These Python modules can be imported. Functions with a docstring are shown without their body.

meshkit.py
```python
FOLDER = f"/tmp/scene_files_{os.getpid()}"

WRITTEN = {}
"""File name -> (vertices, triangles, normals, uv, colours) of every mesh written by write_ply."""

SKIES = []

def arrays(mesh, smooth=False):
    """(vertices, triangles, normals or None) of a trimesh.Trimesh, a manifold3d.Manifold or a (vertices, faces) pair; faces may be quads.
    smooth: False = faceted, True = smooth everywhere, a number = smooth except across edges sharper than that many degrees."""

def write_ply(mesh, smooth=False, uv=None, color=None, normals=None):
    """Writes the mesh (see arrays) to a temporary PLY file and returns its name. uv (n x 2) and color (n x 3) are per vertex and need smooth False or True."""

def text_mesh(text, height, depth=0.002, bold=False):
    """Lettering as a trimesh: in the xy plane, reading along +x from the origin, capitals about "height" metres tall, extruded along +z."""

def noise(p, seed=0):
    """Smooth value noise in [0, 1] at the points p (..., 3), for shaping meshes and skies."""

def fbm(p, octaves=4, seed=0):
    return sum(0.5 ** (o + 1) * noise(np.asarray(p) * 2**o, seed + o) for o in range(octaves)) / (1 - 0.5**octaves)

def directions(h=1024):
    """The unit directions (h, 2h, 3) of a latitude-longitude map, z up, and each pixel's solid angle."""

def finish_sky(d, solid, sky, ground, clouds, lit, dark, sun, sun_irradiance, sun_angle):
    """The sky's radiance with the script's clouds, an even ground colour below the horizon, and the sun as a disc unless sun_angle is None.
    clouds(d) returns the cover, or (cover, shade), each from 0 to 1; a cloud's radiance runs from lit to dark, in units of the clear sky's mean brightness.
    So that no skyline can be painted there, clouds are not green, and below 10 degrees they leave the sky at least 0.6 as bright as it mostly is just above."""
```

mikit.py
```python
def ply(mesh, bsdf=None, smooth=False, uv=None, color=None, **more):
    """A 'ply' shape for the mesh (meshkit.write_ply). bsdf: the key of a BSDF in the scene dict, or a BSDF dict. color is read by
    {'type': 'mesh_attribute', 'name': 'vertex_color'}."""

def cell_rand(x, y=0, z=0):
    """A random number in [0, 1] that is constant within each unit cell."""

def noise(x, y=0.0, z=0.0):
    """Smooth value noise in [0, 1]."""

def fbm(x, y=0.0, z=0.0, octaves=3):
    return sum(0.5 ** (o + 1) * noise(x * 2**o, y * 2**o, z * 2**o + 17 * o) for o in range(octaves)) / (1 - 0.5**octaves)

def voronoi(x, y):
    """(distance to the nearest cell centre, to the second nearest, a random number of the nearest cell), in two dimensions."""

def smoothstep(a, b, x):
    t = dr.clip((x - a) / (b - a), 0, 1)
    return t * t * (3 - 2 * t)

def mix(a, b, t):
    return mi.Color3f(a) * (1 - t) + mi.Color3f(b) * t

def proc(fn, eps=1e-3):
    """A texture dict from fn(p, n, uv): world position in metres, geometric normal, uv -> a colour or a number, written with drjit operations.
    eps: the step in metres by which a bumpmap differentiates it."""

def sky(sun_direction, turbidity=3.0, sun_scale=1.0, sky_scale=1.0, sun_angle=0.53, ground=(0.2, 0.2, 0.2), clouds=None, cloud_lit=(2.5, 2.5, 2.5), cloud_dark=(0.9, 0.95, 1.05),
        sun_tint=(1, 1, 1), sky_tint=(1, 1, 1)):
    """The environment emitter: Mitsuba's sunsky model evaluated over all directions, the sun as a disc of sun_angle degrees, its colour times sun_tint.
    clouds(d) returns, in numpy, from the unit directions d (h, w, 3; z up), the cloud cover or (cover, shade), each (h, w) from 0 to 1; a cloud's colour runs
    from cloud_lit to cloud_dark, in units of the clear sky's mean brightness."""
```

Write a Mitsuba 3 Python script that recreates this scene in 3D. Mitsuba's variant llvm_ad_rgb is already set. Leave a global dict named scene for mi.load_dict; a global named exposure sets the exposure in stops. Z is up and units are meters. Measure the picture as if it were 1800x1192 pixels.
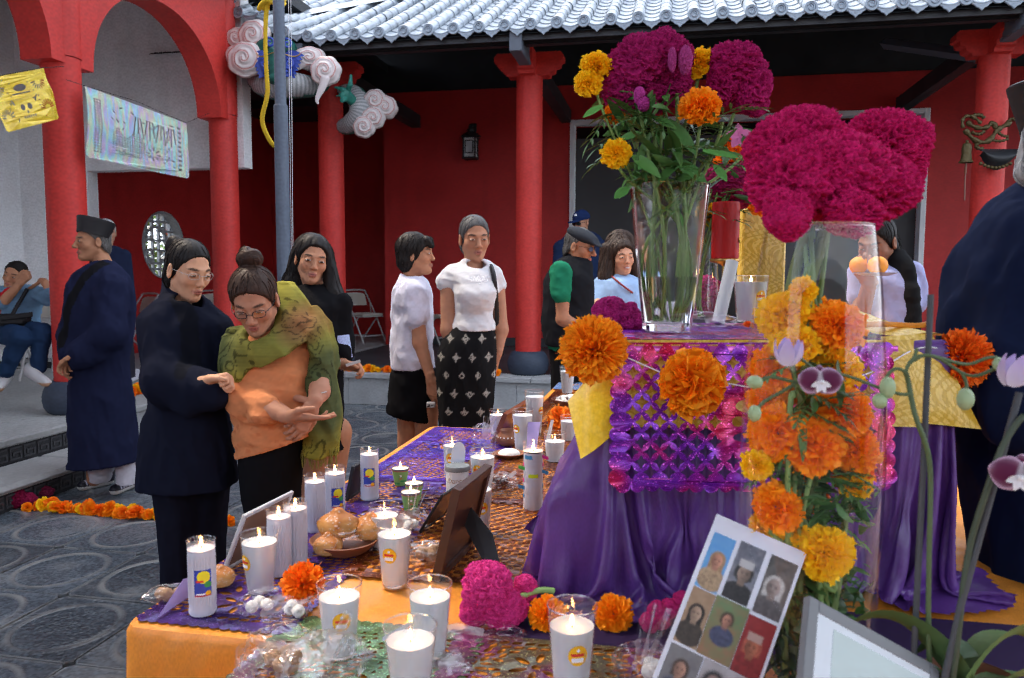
import math, random, numpy as np, trimesh, mitsuba as mi, drjit as dr, mikit, meshkit
from mikit import noise, fbm, voronoi, cell_rand, smoothstep, mix, proc
from shapely.geometry import Polygon, box as sbox, Point
from shapely.ops import unary_union
from shapely import affinity

scene, labels = {}, {}
# ------------------------------------------------------------------ camera, sky, exposure
CAM = np.array([0.0, 0.0, 1.42]); PITCH, YAW, ROLL, FPX = 0.0848, 0.1955, 0.004, 1379.0
FW = np.array([-math.sin(YAW)*math.cos(PITCH), math.cos(YAW)*math.cos(PITCH), -math.sin(PITCH)])
_R = np.array([math.cos(YAW), math.sin(YAW), 0.0]); _U = np.cross(_R, FW)
RT = _R*math.cos(ROLL) + _U*math.sin(ROLL); UP = _U*math.cos(ROLL) - _R*math.sin(ROLL)
scene['camera'] = {'type': 'thinlens', 'fov': math.degrees(2*math.atan(900/FPX)), 'fov_axis': 'x', 'aperture_radius': 0.0022, 'focus_distance': 3.0,
                   'near_clip': 0.05, 'far_clip': 400.0,
                   'to_world': mi.ScalarTransform4f().look_at(origin=CAM.tolist(), target=(CAM+FW).tolist(), up=UP.tolist())}
def _clouds(d):
    c = meshkit.fbm(d*np.array([2.2, 2.2, 3.5]), 4, 3)
    return np.clip(0.62 + (c-0.5)*1.6, 0, 1), np.clip((meshkit.fbm(d*3.1, 3, 9)-0.42)*1.5, 0, 0.55)
scene['sky'] = mikit.sky([-0.50, 0.10, 0.86], turbidity=3.5, sun_scale=0.16, sun_angle=9, sky_scale=1.0, clouds=_clouds, cloud_lit=(1.9, 1.95, 2.05), cloud_dark=(1.0, 1.05, 1.15), sky_tint=(1.05, 1.0, .94))
exposure = 3.95

# ------------------------------------------------------------------ helpers
T4 = mi.ScalarTransform4f
def at(u, v, d):
    """A point d metres in front of the survey position in the direction read off the photograph; every thing gets its own real distance."""
    return CAM + (FW + RT*(u-900)/FPX - UP*(v-596)/FPX)*d
def onz(u, v, z):
    r = FW + RT*(u-900)/FPX - UP*(v-596)/FPX
    return CAM + r*((z-CAM[2])/r[2])
def ony(u, v, y):
    r = FW + RT*(u-900)/FPX - UP*(v-596)/FPX
    return CAM + r*(y/r[1])
def onx(u, v, x):
    r = FW + RT*(u-900)/FPX - UP*(v-596)/FPX
    return CAM + r*(x/r[0])
def depth(p): return float((np.asarray(p)-CAM) @ FW)
def nrm(a):
    a = np.asarray(a, float); return a/np.linalg.norm(a)
_used = {}
def key(name):
    if name not in scene and name not in _used:
        _used[name] = 0; return name
    n = _used.get(name, 0)
    while True:
        n += 1
        k = f'{name}_{n:03d}'
        if k not in scene and k not in _used:
            _used[name] = n; _used[k] = 0; return k
def thing(name, label=None, cat=None, group=None, kind=None):
    k = key(name); d = {}
    if label: d['label'] = label
    if cat: d['category'] = cat
    if group: d['group'] = group
    if kind: d['kind'] = kind
    if d: labels[k] = d
    return k
def put(k, shape, xf=None, label=None, kind=None):
    if xf is not None: shape = {**shape, 'to_world': xf}
    scene[k] = shape; _used.setdefault(k, 0)
    if label or kind:
        labels.setdefault(k, {})
        if label: labels[k]['label'] = label
        if kind: labels[k]['kind'] = kind
    return k
FAM = {}
def ply(mesh, m, smooth=False, **kw):
    """A shape dict; materials of a family share one BSDF and pick their colours by a constant u coordinate."""
    if m in FAM:
        v, f, _ = meshkit.arrays(mesh, False)
        if smooth is not False and smooth is not True:
            t = trimesh.graph.smooth_shade(trimesh.Trimesh(v, f, process=False), angle=math.radians(smooth), facet_minarea=None); v, f, smooth = np.array(t.vertices), np.array(t.faces), True
        b, k = FAM[m]; return mikit.ply((v, f), b, smooth, uv=np.tile([[float(k), 0.0]], (len(v), 1)), **kw)
    return mikit.ply(mesh, m, smooth, **kw)
def pick(uv, cols):
    c = mi.Color3f(*cols[0])
    for k in range(1, len(cols)): c = dr.select(uv.x > k-.5, mi.Color3f(*cols[k]), c)
    return c
def family(bsdf, names):
    for k, n in enumerate(names): FAM[n] = (bsdf, k)
def part(parent, name, mesh, m, smooth=False, xf=None, label=None, kind=None, **kw):
    k = key(f'{parent}__{name}')
    return put(k, mesh if isinstance(mesh, dict) else ply(mesh, m, smooth, **kw), xf, label, kind)
def solo(name, mesh, m, label, cat, group=None, smooth=False, xf=None, kind=None, **kw):
    k = thing(name, label, cat, group, kind)
    return put(k, mesh if isinstance(mesh, dict) else ply(mesh, m, smooth, **kw), xf)
def xform(pos=(0, 0, 0), rz=0, s=1.0, rx=0, ry=0):
    t = T4().translate(list(map(float, pos)))
    if rz: t = t @ T4().rotate([0, 0, 1], float(rz))
    if ry: t = t @ T4().rotate([0, 1, 0], float(ry))
    if rx: t = t @ T4().rotate([1, 0, 0], float(rx))
    return t @ T4().scale([float(x) for x in (s if hasattr(s, '__len__') else (s, s, s))])
def frame(pos, zdir, s=1.0, twist=0.0):
    z = nrm(zdir); a = np.array([0, 0, 1.0]) if abs(z[2]) < .95 else np.array([0, 1.0, 0])
    x = nrm(np.cross(a, z)); y = np.cross(z, x)
    c, n = math.cos(twist), math.sin(twist); x, y = x*c+y*n, y*c-x*n
    m = np.eye(4); sc = np.broadcast_to(s, 3); m[:3, 0], m[:3, 1], m[:3, 2], m[:3, 3] = x*sc[0], y*sc[1], z*sc[2], pos
    return T4(m.tolist())
class MB:
    """Collects vertices and triangles."""
    def __init__(s): s.v, s.f, s.n = [], [], 0
    def add(s, v, f):
        v = np.asarray(v, float); f = np.asarray(f, int)
        if len(f) and f.shape[1] == 4: f = np.vstack([f[:, [0, 1, 2]], f[:, [0, 2, 3]]])
        s.v.append(v); s.f.append(f+s.n); s.n += len(v); return s
    def mesh(s): return np.vstack(s.v), np.vstack(s.f)
    def tm(s, m): return s.add(m.vertices, m.faces)
    def box(s, lo, hi, c=0.0, R=None, o=None):
        v, f = boxvf(lo, hi, c)
        if R is not None: v = (v - (o if o is not None else 0)) @ np.asarray(R).T + (o if o is not None else 0)
        return s.add(v, f)
    def tube(s, P, r, n=8, cap=True): return s.add(*tube(P, r, n, cap))
    def lathe(s, prof, n=24, pos=(0, 0, 0), ax=None): return s.add(*lathe(prof, n, pos, ax))
_cb = {}
def boxvf(lo, hi, c=0.0):
    lo, hi = np.asarray(lo, float), np.asarray(hi, float)
    if c <= 0:
        v = np.array([[x, y, z] for x in (0, 1) for y in (0, 1) for z in (0, 1)])*(hi-lo)+lo
        f = np.array([[0, 1, 3, 2], [4, 6, 7, 5], [0, 4, 5, 1], [2, 3, 7, 6], [0, 2, 6, 4], [1, 5, 7, 3]])
        return v, np.vstack([f[:, [0, 1, 2]], f[:, [0, 2, 3]]])
    if 'f' not in _cb:
        sg = np.array([[x, y, z] for x in (-1, 1) for y in (-1, 1) for z in (-1, 1)], float)
        p = np.vstack([sg*[1, .8, .8], sg*[.8, 1, .8], sg*[.8, .8, 1]])
        h = trimesh.Trimesh(p).convex_hull
        idx = [int(np.argmin(((p-q)**2).sum(1))) for q in h.vertices]
        _cb['f'] = np.array(idx)[h.faces]; _cb['sg'] = sg
    m, e = (lo+hi)/2, (hi-lo)/2; c = min(c, e.min()*.9); sg = _cb['sg']
    v = np.vstack([sg*np.where(np.arange(3) == k, e, e-c) for k in range(3)])+m
    return v, _cb['f']
def tube(P, r, n=8, cap=True):
    P = np.asarray(P, float); r = np.broadcast_to(r, len(P)); tn = np.gradient(P, axis=0); tn /= np.linalg.norm(tn, axis=1, keepdims=True)+1e-12
    a = np.array([0, 0, 1.0]) if abs(tn[0][2]) < .9 else np.array([1.0, 0, 0]); x = nrm(np.cross(a, tn[0])); xs = []
    for t in tn:
        x = x - t*(x@t); x /= np.linalg.norm(x); xs.append(x)
    xs = np.array(xs); ys = np.cross(tn, xs); an = np.arange(n)*2*np.pi/n
    v = (P[:, None]+r[:, None, None]*(np.cos(an)[None, :, None]*xs[:, None]+np.sin(an)[None, :, None]*ys[:, None])).reshape(-1, 3)
    i, j = np.meshgrid(np.arange(len(P)-1), np.arange(n), indexing='ij'); a0, b0 = i*n+j, i*n+(j+1) % n
    f = np.vstack([np.stack([a0, b0, b0+n], -1).reshape(-1, 3), np.stack([a0, b0+n, a0+n], -1).reshape(-1, 3)])
    if cap:
        m = len(v); v = np.vstack([v, P[0], P[-1]]); k = np.arange(n); L = (len(P)-1)*n
        f = np.vstack([f, np.stack([k*0+m, (k+1) % n, k], 1), np.stack([k*0+m+1, L+k, L+(k+1) % n], 1)])
    return v, f
def lathe(prof, n=24, pos=(0, 0, 0), ax=None):
    prof = np.asarray(prof, float); an = np.arange(n)*2*np.pi/n
    v = np.stack([prof[:, None, 0]*np.cos(an), prof[:, None, 0]*np.sin(an), np.repeat(prof[:, 1:2], n, 1)], -1).reshape(-1, 3)
    i, j = np.meshgrid(np.arange(len(prof)-1), np.arange(n), indexing='ij'); a, b = i*n+j, i*n+(j+1) % n
    f = np.vstack([np.stack([a, b, b+n], -1).reshape(-1, 3), np.stack([a, b+n, a+n], -1).reshape(-1, 3)])
    if ax is not None:
        z = nrm(ax); q = np.array([0, 0, 1.0]) if abs(z[2]) < .95 else np.array([0, 1.0, 0]); x = nrm(np.cross(q, z)); y = np.cross(z, x)
        v = v @ np.array([x, y, z])
    return v+np.asarray(pos), f
def extrude(poly, h, z0=0.0):
    ms = [trimesh.creation.extrude_polygon(g, h, engine='earcut') for g in getattr(poly, 'geoms', [poly]) if g.area > 1e-9]
    m = trimesh.util.concatenate(ms); return np.array(m.vertices)+[0, 0, z0], np.array(m.faces)
def flat(poly):
    V, F, n = [], [], 0
    for g in getattr(poly, 'geoms', [poly]):
        if g.area < 1e-9: continue
        v, f = trimesh.creation.triangulate_polygon(g, engine='earcut'); V.append(v); F.append(f+n); n += len(v)
    return np.vstack(V), np.vstack(F)
def grid(fn, nu, nv, closed_u=False):
    """A sheet from fn(U, V) -> (..., 3) with U, V in [0, 1]."""
    u = np.linspace(0, 1, nu+1); v = np.linspace(0, 1, nv+1); U, V = np.meshgrid(u, v, indexing='ij')
    p = fn(U, V).reshape(-1, 3); i, j = np.meshgrid(np.arange(nu), np.arange(nv), indexing='ij'); a = i*(nv+1)+j; b = a+nv+1
    return p, np.vstack([np.stack([a, b, b+1], -1).reshape(-1, 3), np.stack([a, b+1, a+1], -1).reshape(-1, 3)])
def spline(P, n=24):
    P = np.asarray(P, float); k = np.arange(len(P))
    from scipy.interpolate import CubicSpline
    return CubicSpline(k, P)(np.linspace(0, len(P)-1, n))
def mat(name, d):
    scene[name] = d; return name
def rgb(c): return {'type': 'rgb', 'value': [float(x) for x in c]}
def pbr(name, c, rough=.6, spec=.4, metal=0.0, two=True, **kw):
    b = {'type': 'principled', 'base_color': c if isinstance(c, dict) else rgb(c), 'roughness': rough, 'specular': spec, 'metallic': metal, **kw}
    return mat(name, {'type': 'twosided', 'bsdf': b} if two else b)
def vcol(name, rough=.7, spec=.3, **kw):
    return pbr(name, {'type': 'mesh_attribute', 'name': 'vertex_color'}, rough, spec, **kw)
def bumped(name, c, fn, scale, rough=.6, spec=.4, metal=0.0, eps=1e-3, **kw):
    b = {'type': 'principled', 'base_color': c if isinstance(c, dict) else rgb(c), 'roughness': rough, 'specular': spec, 'metallic': metal, **kw}
    return mat(name, {'type': 'twosided', 'bsdf': {'type': 'bumpmap', 'arbitrary': proc(fn, eps), 'scale': scale, 'bsdf': b}})
def rot(axis, a):
    x, y, z = nrm(axis); c, s = math.cos(a), math.sin(a); C = 1-c
    return np.array([[c+x*x*C, x*y*C-z*s, x*z*C+y*s], [y*x*C+z*s, c+y*y*C, y*z*C-x*s], [z*x*C-y*s, z*y*C+x*s, c+z*z*C]])
# ================================================================== materials of the place
def _plas(p, n, uv):
    a = fbm(p.x*2.3+p.y*.7, p.y*1.6+p.x*.3, p.z*1.9, 3); g = noise(p.x*62, p.y*62, p.z*62); st = smoothstep(.56, .78, noise(p.x*8+p.y*5, p.y*2, p.z*1.2))
    lo = pick(uv, PL[0]); hi = pick(uv, PL[1])
    return (lo*(1-a)+hi*a)*(.88+.24*g)*(1-.07*st)
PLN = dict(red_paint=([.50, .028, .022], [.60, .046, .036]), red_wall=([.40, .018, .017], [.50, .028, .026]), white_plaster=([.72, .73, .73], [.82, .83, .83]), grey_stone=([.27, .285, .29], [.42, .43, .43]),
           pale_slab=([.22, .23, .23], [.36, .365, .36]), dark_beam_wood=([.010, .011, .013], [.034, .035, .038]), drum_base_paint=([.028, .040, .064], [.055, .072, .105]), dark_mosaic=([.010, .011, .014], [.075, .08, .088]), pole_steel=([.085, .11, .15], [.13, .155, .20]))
family('plaster', list(PLN)); PL = [[c[k] for c in PLN.values()] for k in (0, 1)]
pbr('plaster', proc(_plas), .55, .35)
TX0, TDX, TY0, TDY = -2.576, .475, 2.891, .52
def _tl(p):
    gx = (p.x-TX0)/TDX; gy = (p.y-TY0)/TDY; ix, iy = dr.floor(gx), dr.floor(gy)
    x = gx-ix-.5; y = gy-iy-.5
    return ix, iy, x, y, dr.sqrt(x*x+y*y)
def _tile_c(p, n, uv):
    ix, iy, x, y, r = _tl(p); c = cell_rand(ix, iy, 3)
    a = fbm(p.x*5, p.y*5, 0, 3); g = noise(p.x*95, p.y*95)
    base = mix([.046, .060, .075], [.110, .132, .154], a)*(.62+.5*c)*(.55+.9*g)
    dust = smoothstep(.36, .40, r)*(1-smoothstep(.40, .455, r))
    edge = dr.maximum(smoothstep(.455, .5, dr.abs(x)), smoothstep(.455, .5, dr.abs(y)))
    w = noise(p.x*7, p.y*7, 5); k = dr.clip(dust*(.1+1.3*w) + .9*edge*(1-w) + .35*smoothstep(.5, .75, a), 0, 1)
    return mix(base, mi.Color3f(.25, .25, .235), k*.70)
def _tile_b(p, n, uv):
    ix, iy, x, y, r = _tl(p); th = dr.atan2(y, x); inner = 1-smoothstep(.33, .36, r)
    return inner*(dr.sin(th*8)*dr.sin(r*60)*.5+dr.sin(th*16+r*30)*.35*smoothstep(.18, .25, r))*.6 + (.3+.6*inner+.7*smoothstep(.455, .47, r))*noise(p.x*80, p.y*80)
bumped('floor_tile_stone', proc(_tile_c), _tile_b, .006, .34, .55, eps=1.5e-3)
pbr('joint_dirt', [.09, .09, .088], .9, .2)
pbr('black_stone', [.022, .024, .028], .45, .5)
pbr('key_relief', [.040, .042, .047], .5, .5)
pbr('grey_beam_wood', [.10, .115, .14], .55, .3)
def _tilec(p, n, uv):
    a = fbm(p.x*5, p.y*5, p.z*5, 2); c = cell_rand(p.x*4.05, p.y*4.2, 1)
    return mix([.17, .21, .26], [.38, .42, .45], a)*(.82+.3*c)*(1-.3*smoothstep(.55, .8, noise(p.x*23, p.y*8, p.z*20)))
pbr('silver_glaze', proc(_tilec), .26, .75)
pbr('tile_shadow_gap', [.05, .055, .06], .7, .3)
pbr('silver_relief', [.24, .29, .34], .4, .6)
pbr('door_grey', [.060, .060, .062], .6, .3); pbr('door_black', [.006, .006, .007], .8, .1); pbr('frame_white', [.72, .73, .74], .6, .3)
pbr('cord_white', [.75, .76, .78], .6, .3)
pbr('yellow_rope', [.70, .47, .03], .7, .2)
pbr('black_iron', [.015, .016, .018], .5, .4); pbr('lamp_glass', [.45, .47, .48], .3, .5)

# ================================================================== ground and paving
def struct(name, mesh, m, smooth=False): 
    k = key(name); labels[k] = {'kind': 'structure'}; return put(k, ply(mesh, m, smooth))
PY, PX, PH = 7.84, -4.15, .34              # rear platform edge, side platform edge, platform height
fl = struct('ground', grid(lambda U, V: np.stack([-60+120*U, -60+120*V, 0*U-.030], -1), 1, 1), 'joint_dirt')
def tile_mesh():
    n = 64; an = (np.arange(n)+.5)*2*np.pi/n; hx, hy = TDX/2-.003, TDY/2-.003
    q = 1/np.maximum(np.abs(np.cos(an))/1, np.abs(np.sin(an))/1)
    prof = [(.0, -.0015), (.10, -.001), (.22, -.002), (.325, -.002), (.345, .0015), (.362, .0), (.375, -.0025), (.392, .0025), (.425, .003), (.440, -.001), (.452, -.002)]
    V = []
    for r, z in prof: V.append(np.stack([np.cos(an)*r*TDX, np.sin(an)*r*TDY, an*0+z], -1))
    for s, z in ((.955, -.002), (.972, .001), (.99, .0005), (1.0, -.004), (1.0, -.03)): V.append(np.stack([np.cos(an)*q*hx*s, np.sin(an)*q*hy*s, an*0+z], -1))
    V = np.vstack(V); m = len(prof)+5
    i, j = np.meshgrid(np.arange(m-1), np.arange(n), indexing='ij'); a, b = i*n+j, i*n+(j+1) % n
    return V, np.vstack([np.stack([a, b+n, b], -1).reshape(-1, 3), np.stack([a, a+n, b+n], -1).reshape(-1, 3)])[:, ::-1]
tl = ply(tile_mesh(), 'floor_tile_stone', 30)
rng = random.Random(4)
for ix in range(-3, 12):
    for iy in range(-4, 10):
        x0, y0 = TX0+(ix+.5)*TDX, TY0+(iy+.5)*TDY
        if x0 < -3.95 or y0 > PY+.1 or y0 < .8: continue
        part(fl, 'paving_tile', tl, None, xf=xform((x0, y0, rng.uniform(-.0015, .0015)), ry=rng.uniform(-.12, .12), rx=rng.uniform(-.12, .12)))
# rear platform: core, slabs, nosing, facing panels
pf = struct('rear_platform', MB().box((PX+.06, PY+.05, -.02), (7, 14.0, PH-.006)).mesh(), 'dark_mosaic')
xs = [-4.15, -3.2, -2.32, -1.36, -.5, .4, 1.35, 2.2, 3.1, 4.0, 5.0]
for a, b in zip(xs[:-1], xs[1:]):
    part(pf, 'nosing_slab', MB().box((a+.002, PY-.01, PH-.052), (b-.002, PY+.34, PH), .006).mesh(), 'grey_stone')
for a, b in zip(xs[:-1], xs[1:]):
    part(pf, 'facing_panel', MB().box((a-.15+.0015, PY+.025, 0), (b-.15-.0015, PY+.06, PH-.054), .003).mesh(), 'grey_stone')
part(pf, 'skirting', MB().box((-4.1, 11.17, PH), (7, 11.2, PH+.13), .005).mesh(), 'black_stone')
# side platform with its two steps
sp = struct('side_platform', MB().box((-9.5, -3, -.02), (PX-.04, 13.5, PH-.006)).mesh(), 'pale_slab')
for i, a in enumerate(np.arange(-2.4, 8.0, 1.05)):
    part(sp, 'nosing_slab', MB().box((PX-.42, a+.002, PH-.055), (PX+.012, min(a+1.048, PY), PH), .012).mesh(), 'pale_slab')
    for k in range(3): part(sp, 'floor_slab', MB().box((PX-.424-.9*(k+1), a+.002, PH-.03), (PX-.424-.9*k-.003, a+1.048, PH-.001), .002).mesh(), 'pale_slab')
part(sp, 'side_wall', MB().box((PX-.04, 5.05, -.01), (PX-.012, PY+.02, PH-.057)).mesh(), 'grey_stone')
part(sp, 'riser', MB().box((PX-.04, -3, .12), (PX-.02, 5.04, PH-.057)).mesh(), 'black_stone')
st = struct('lower_step', MB().box((PX-.019, -3, -.02), (-3.79, 5.02, .118)).mesh(), 'black_stone')
for i, a in enumerate(np.arange(-2.5, 5.0, 1.0)):
    part(st, 'tread_slab', MB().box((PX-.018, a+.0015, .119), (-3.735, min(a+.9985, 5.035), .17), .022).mesh(), 'pale_slab')
def greek_key(x, y0, y1, z0, z1):
    m = MB(); h = z1-z0; w = h*.14; p = h*1.35; y = y0
    while y < y1:
        for (a, b, c, d) in ((0, 0, 1.12, .14), (0, .86, 1.12, 1), (.98, .14, 1.12, .6), (.3, .46, .98, .6), (.3, .28, .44, .46), (0, .14, .14, .86)):
            m.box((x, y+a*h, z0+b*h), (x+.007, y+c*h, z0+d*h))
        y += p
    return m.mesh()
part(sp, 'key_relief', greek_key(PX-.02, -1, 5.0, .185, .27), 'key_relief', kind='stuff')
part(st, 'key_relief', greek_key(-3.79, -1, 5.0, .022, .10), 'key_relief', kind='stuff')

# ================================================================== columns
def column(x, y, top, lab, bracket=True):
    k = thing('column', lab, 'column', 'red columns round the courtyard')
    r = .137
    part(k, 'shaft', lathe([(r, PH+.24), (r, PH+1.2), (r*.99, top-.02), (r*.985, top)], 40), 'red_paint', True, xform((x, y, 0)))
    part(k, 'drum_base', lathe([(0, PH), (.17, PH), (.19, PH+.012), (.212, PH+.05), (.222, PH+.10), (.218, PH+.15), (.2, PH+.20), (.175, PH+.235), (.15, PH+.248), (0, PH+.248)], 40), 'drum_base_paint', 40, xform((x, y, 0)))
    if bracket:
        w, h, b = .36, .235, top-.01
        pts = [(-.17, 0), (.17, 0), (.215, .0), (.225, .03), (.265, .045), (.275, .085), (.32, .10), (.33, .14), (w, .15), (w, .20), (w-.03, h), (-w+.03, h), (-w, .20), (-w, .15), (-.33, .14), (-.32, .10), (-.275, .085), (-.265, .045), (-.225, .03), (-.215, 0)]
        for nm, rz in (('bracket', 0), ('cross_bracket', 90)):
            v, f = extrude(Polygon(pts), .17, -.085); v = v[:, [0, 2, 1]]*[1, 1, 1] + [0, 0, b]
            if rz: v[:, 2] -= .003; v[:, 1] *= .97
            part(k, nm, (v, f[:, ::-1]), 'red_paint', 25, xform((x, y, 0), rz))
    return k
CT = 3.44
for x, l in ((-3.66, 'red column left of the boy, carved white cloud against its top'), (-1.45, 'red round column on a dark drum base behind the woman in the white shirt'), (2.93, 'red column at the right edge behind the hanging bell')):
    column(x, 8.21, CT, l)
WX = -4.45
for y, l in ((5.20, 'nearest red column left, behind the robed man with the black hat'), (7.37, 'red column behind the woman with glasses, right foot of the white arch'), (3.05, 'red column carrying the arch cut by the left picture edge')):
    column(WX, y, 2.98, l, False)
# ------------------------------------------------------------------ arcade wall over the side columns
ar = thing('arcade_wall', 'red arched wall panels standing over the left columns', 'wall', None)
for (y0, y1) in ((3.05, 5.20), (5.20, 7.37), (.9, 3.05)):
    c, hw = (y0+y1)/2, (y1-y0)/2; a = hw-.21
    an = np.linspace(0, np.pi, 49); zz = 2.93
    arc = [(c+a*math.cos(t), zz+.80*math.sin(t)**.95) for t in an]
    poly = Polygon([(y0, zz), (y0, 4.32), (y1, 4.32), (y1, zz)] + arc)
    v, f = extrude(poly, .26, -.13); v = np.stack([v[:, 2], v[:, 0], v[:, 1]], -1)
    part(ar, 'arch_panel', (v, f), 'red_paint', 30, xform((WX-.02, 0, 0)))
for y in (3.05, 5.2, 7.37):
    part(ar, 'pilaster', lathe([(.142, 2.985), (.142, 4.3)], 40), 'red_paint', True, xform((WX, y, 0)))
# ------------------------------------------------------------------ walls
wl = thing('side_gallery_wall', 'white plaster back wall of the left gallery behind the seated woman', 'wall')
part(wl, 'long_wall', MB().box((-7.15, -3, PH-.02), (-6.99, 7.5, 4.6)).mesh(), 'white_plaster')
cw = thing('cross_wall', 'white plaster cross wall with a wide opening behind the iridescent banner', 'wall')
wp = Polygon([(-6.99, PH-.01), (-6.99, 4.5), (-4.3, 4.5), (-4.3, 2.487), (-6.15, 2.487), (-6.15, PH-.01)])
v, f = extrude(wp, .16); v = np.stack([v[:, 0], 7.5+v[:, 2], v[:, 1]], -1); part(cw, 'wall_face', (v, f[:, ::-1]), 'white_plaster')
part(wl, 'skirting', MB().box((-6.989, -3, PH), (-6.975, 7.48, PH+.11)).mesh(), 'black_stone')
part(cw, 'skirting', MB().box((-6.97, 7.484, PH), (-6.15, 7.499, PH+.11)).mesh(), 'black_stone')
rw = thing('window_wall', 'dark red gallery wall pierced by a round lattice window', 'wall')
WY, WZ, WR = 9.85, 1.777, .47
wp = Polygon([(7.66, PH-.01), (13.0, PH-.01), (13.0, 4.6), (7.66, 4.6)]).difference(Point(WY, WZ).buffer(WR, 48))
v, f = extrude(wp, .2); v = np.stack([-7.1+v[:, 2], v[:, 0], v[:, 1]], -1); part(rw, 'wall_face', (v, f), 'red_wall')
win = part(rw, 'round_window', (lambda q: (np.stack([-7.12+q[0][:, 2], WY+q[0][:, 0], WZ+q[0][:, 1]], -1), q[1]))(extrude(Point(0, 0).buffer(WR-.001, 48).difference(Point(0, 0).buffer(WR-.028, 48)), .225)), 'grey_stone', 30)
def lattice():
    R = WR-.02; b = []; w = .016
    def seg(p, q): b.append(unary_union([Polygon([(p[0], p[1]), (q[0], q[1]), (q[0]+1e-4, q[1]+1e-4)])]).buffer(w, cap_style=3, join_style=2))
    for s in (-1, 1):
        for o in (.07, .2, .33):
            seg((s*o, -R), (s*o, R)) if o != .2 else (seg((s*o, -R), (s*o, -.12)), seg((s*o, .12), (s*o, R)))
            seg((-R, s*o), (R, s*o)) if o != .2 else (seg((-R, s*o), (-.12, s*o)), seg((.12, s*o), (R, s*o)))
    for r in (.13, .27):
        pts = [(r*math.cos(math.pi/8+k*math.pi/4), r*math.sin(math.pi/8+k*math.pi/4)) for k in range(9)]
        for p, q in zip(pts[:-1], pts[1:]): seg(p, q)
    g = unary_union(b)
    for s in (-1, 1):
        g = g.difference(sbox(-.055, min(s*.075, s*.19), .055, max(s*.075, s*.19))).difference(sbox(min(s*.075, s*.19), -.055, max(s*.075, s*.19), .055))
    return g.intersection(Point(0, 0).buffer(R, 40))
q = extrude(lattice(), .035); part(win.split('__')[0], 'round_window__lattice', (np.stack([-7.05+q[0][:, 2], WY+q[0][:, 0], WZ+q[0][:, 1]], -1), q[1]), 'grey_stone')
bw = thing('rear_wall', 'long red wall under the tiled roof with a wide grey doorway', 'wall')
DX0, DX1, DZ = -1.33, 3.21, 3.49
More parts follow.
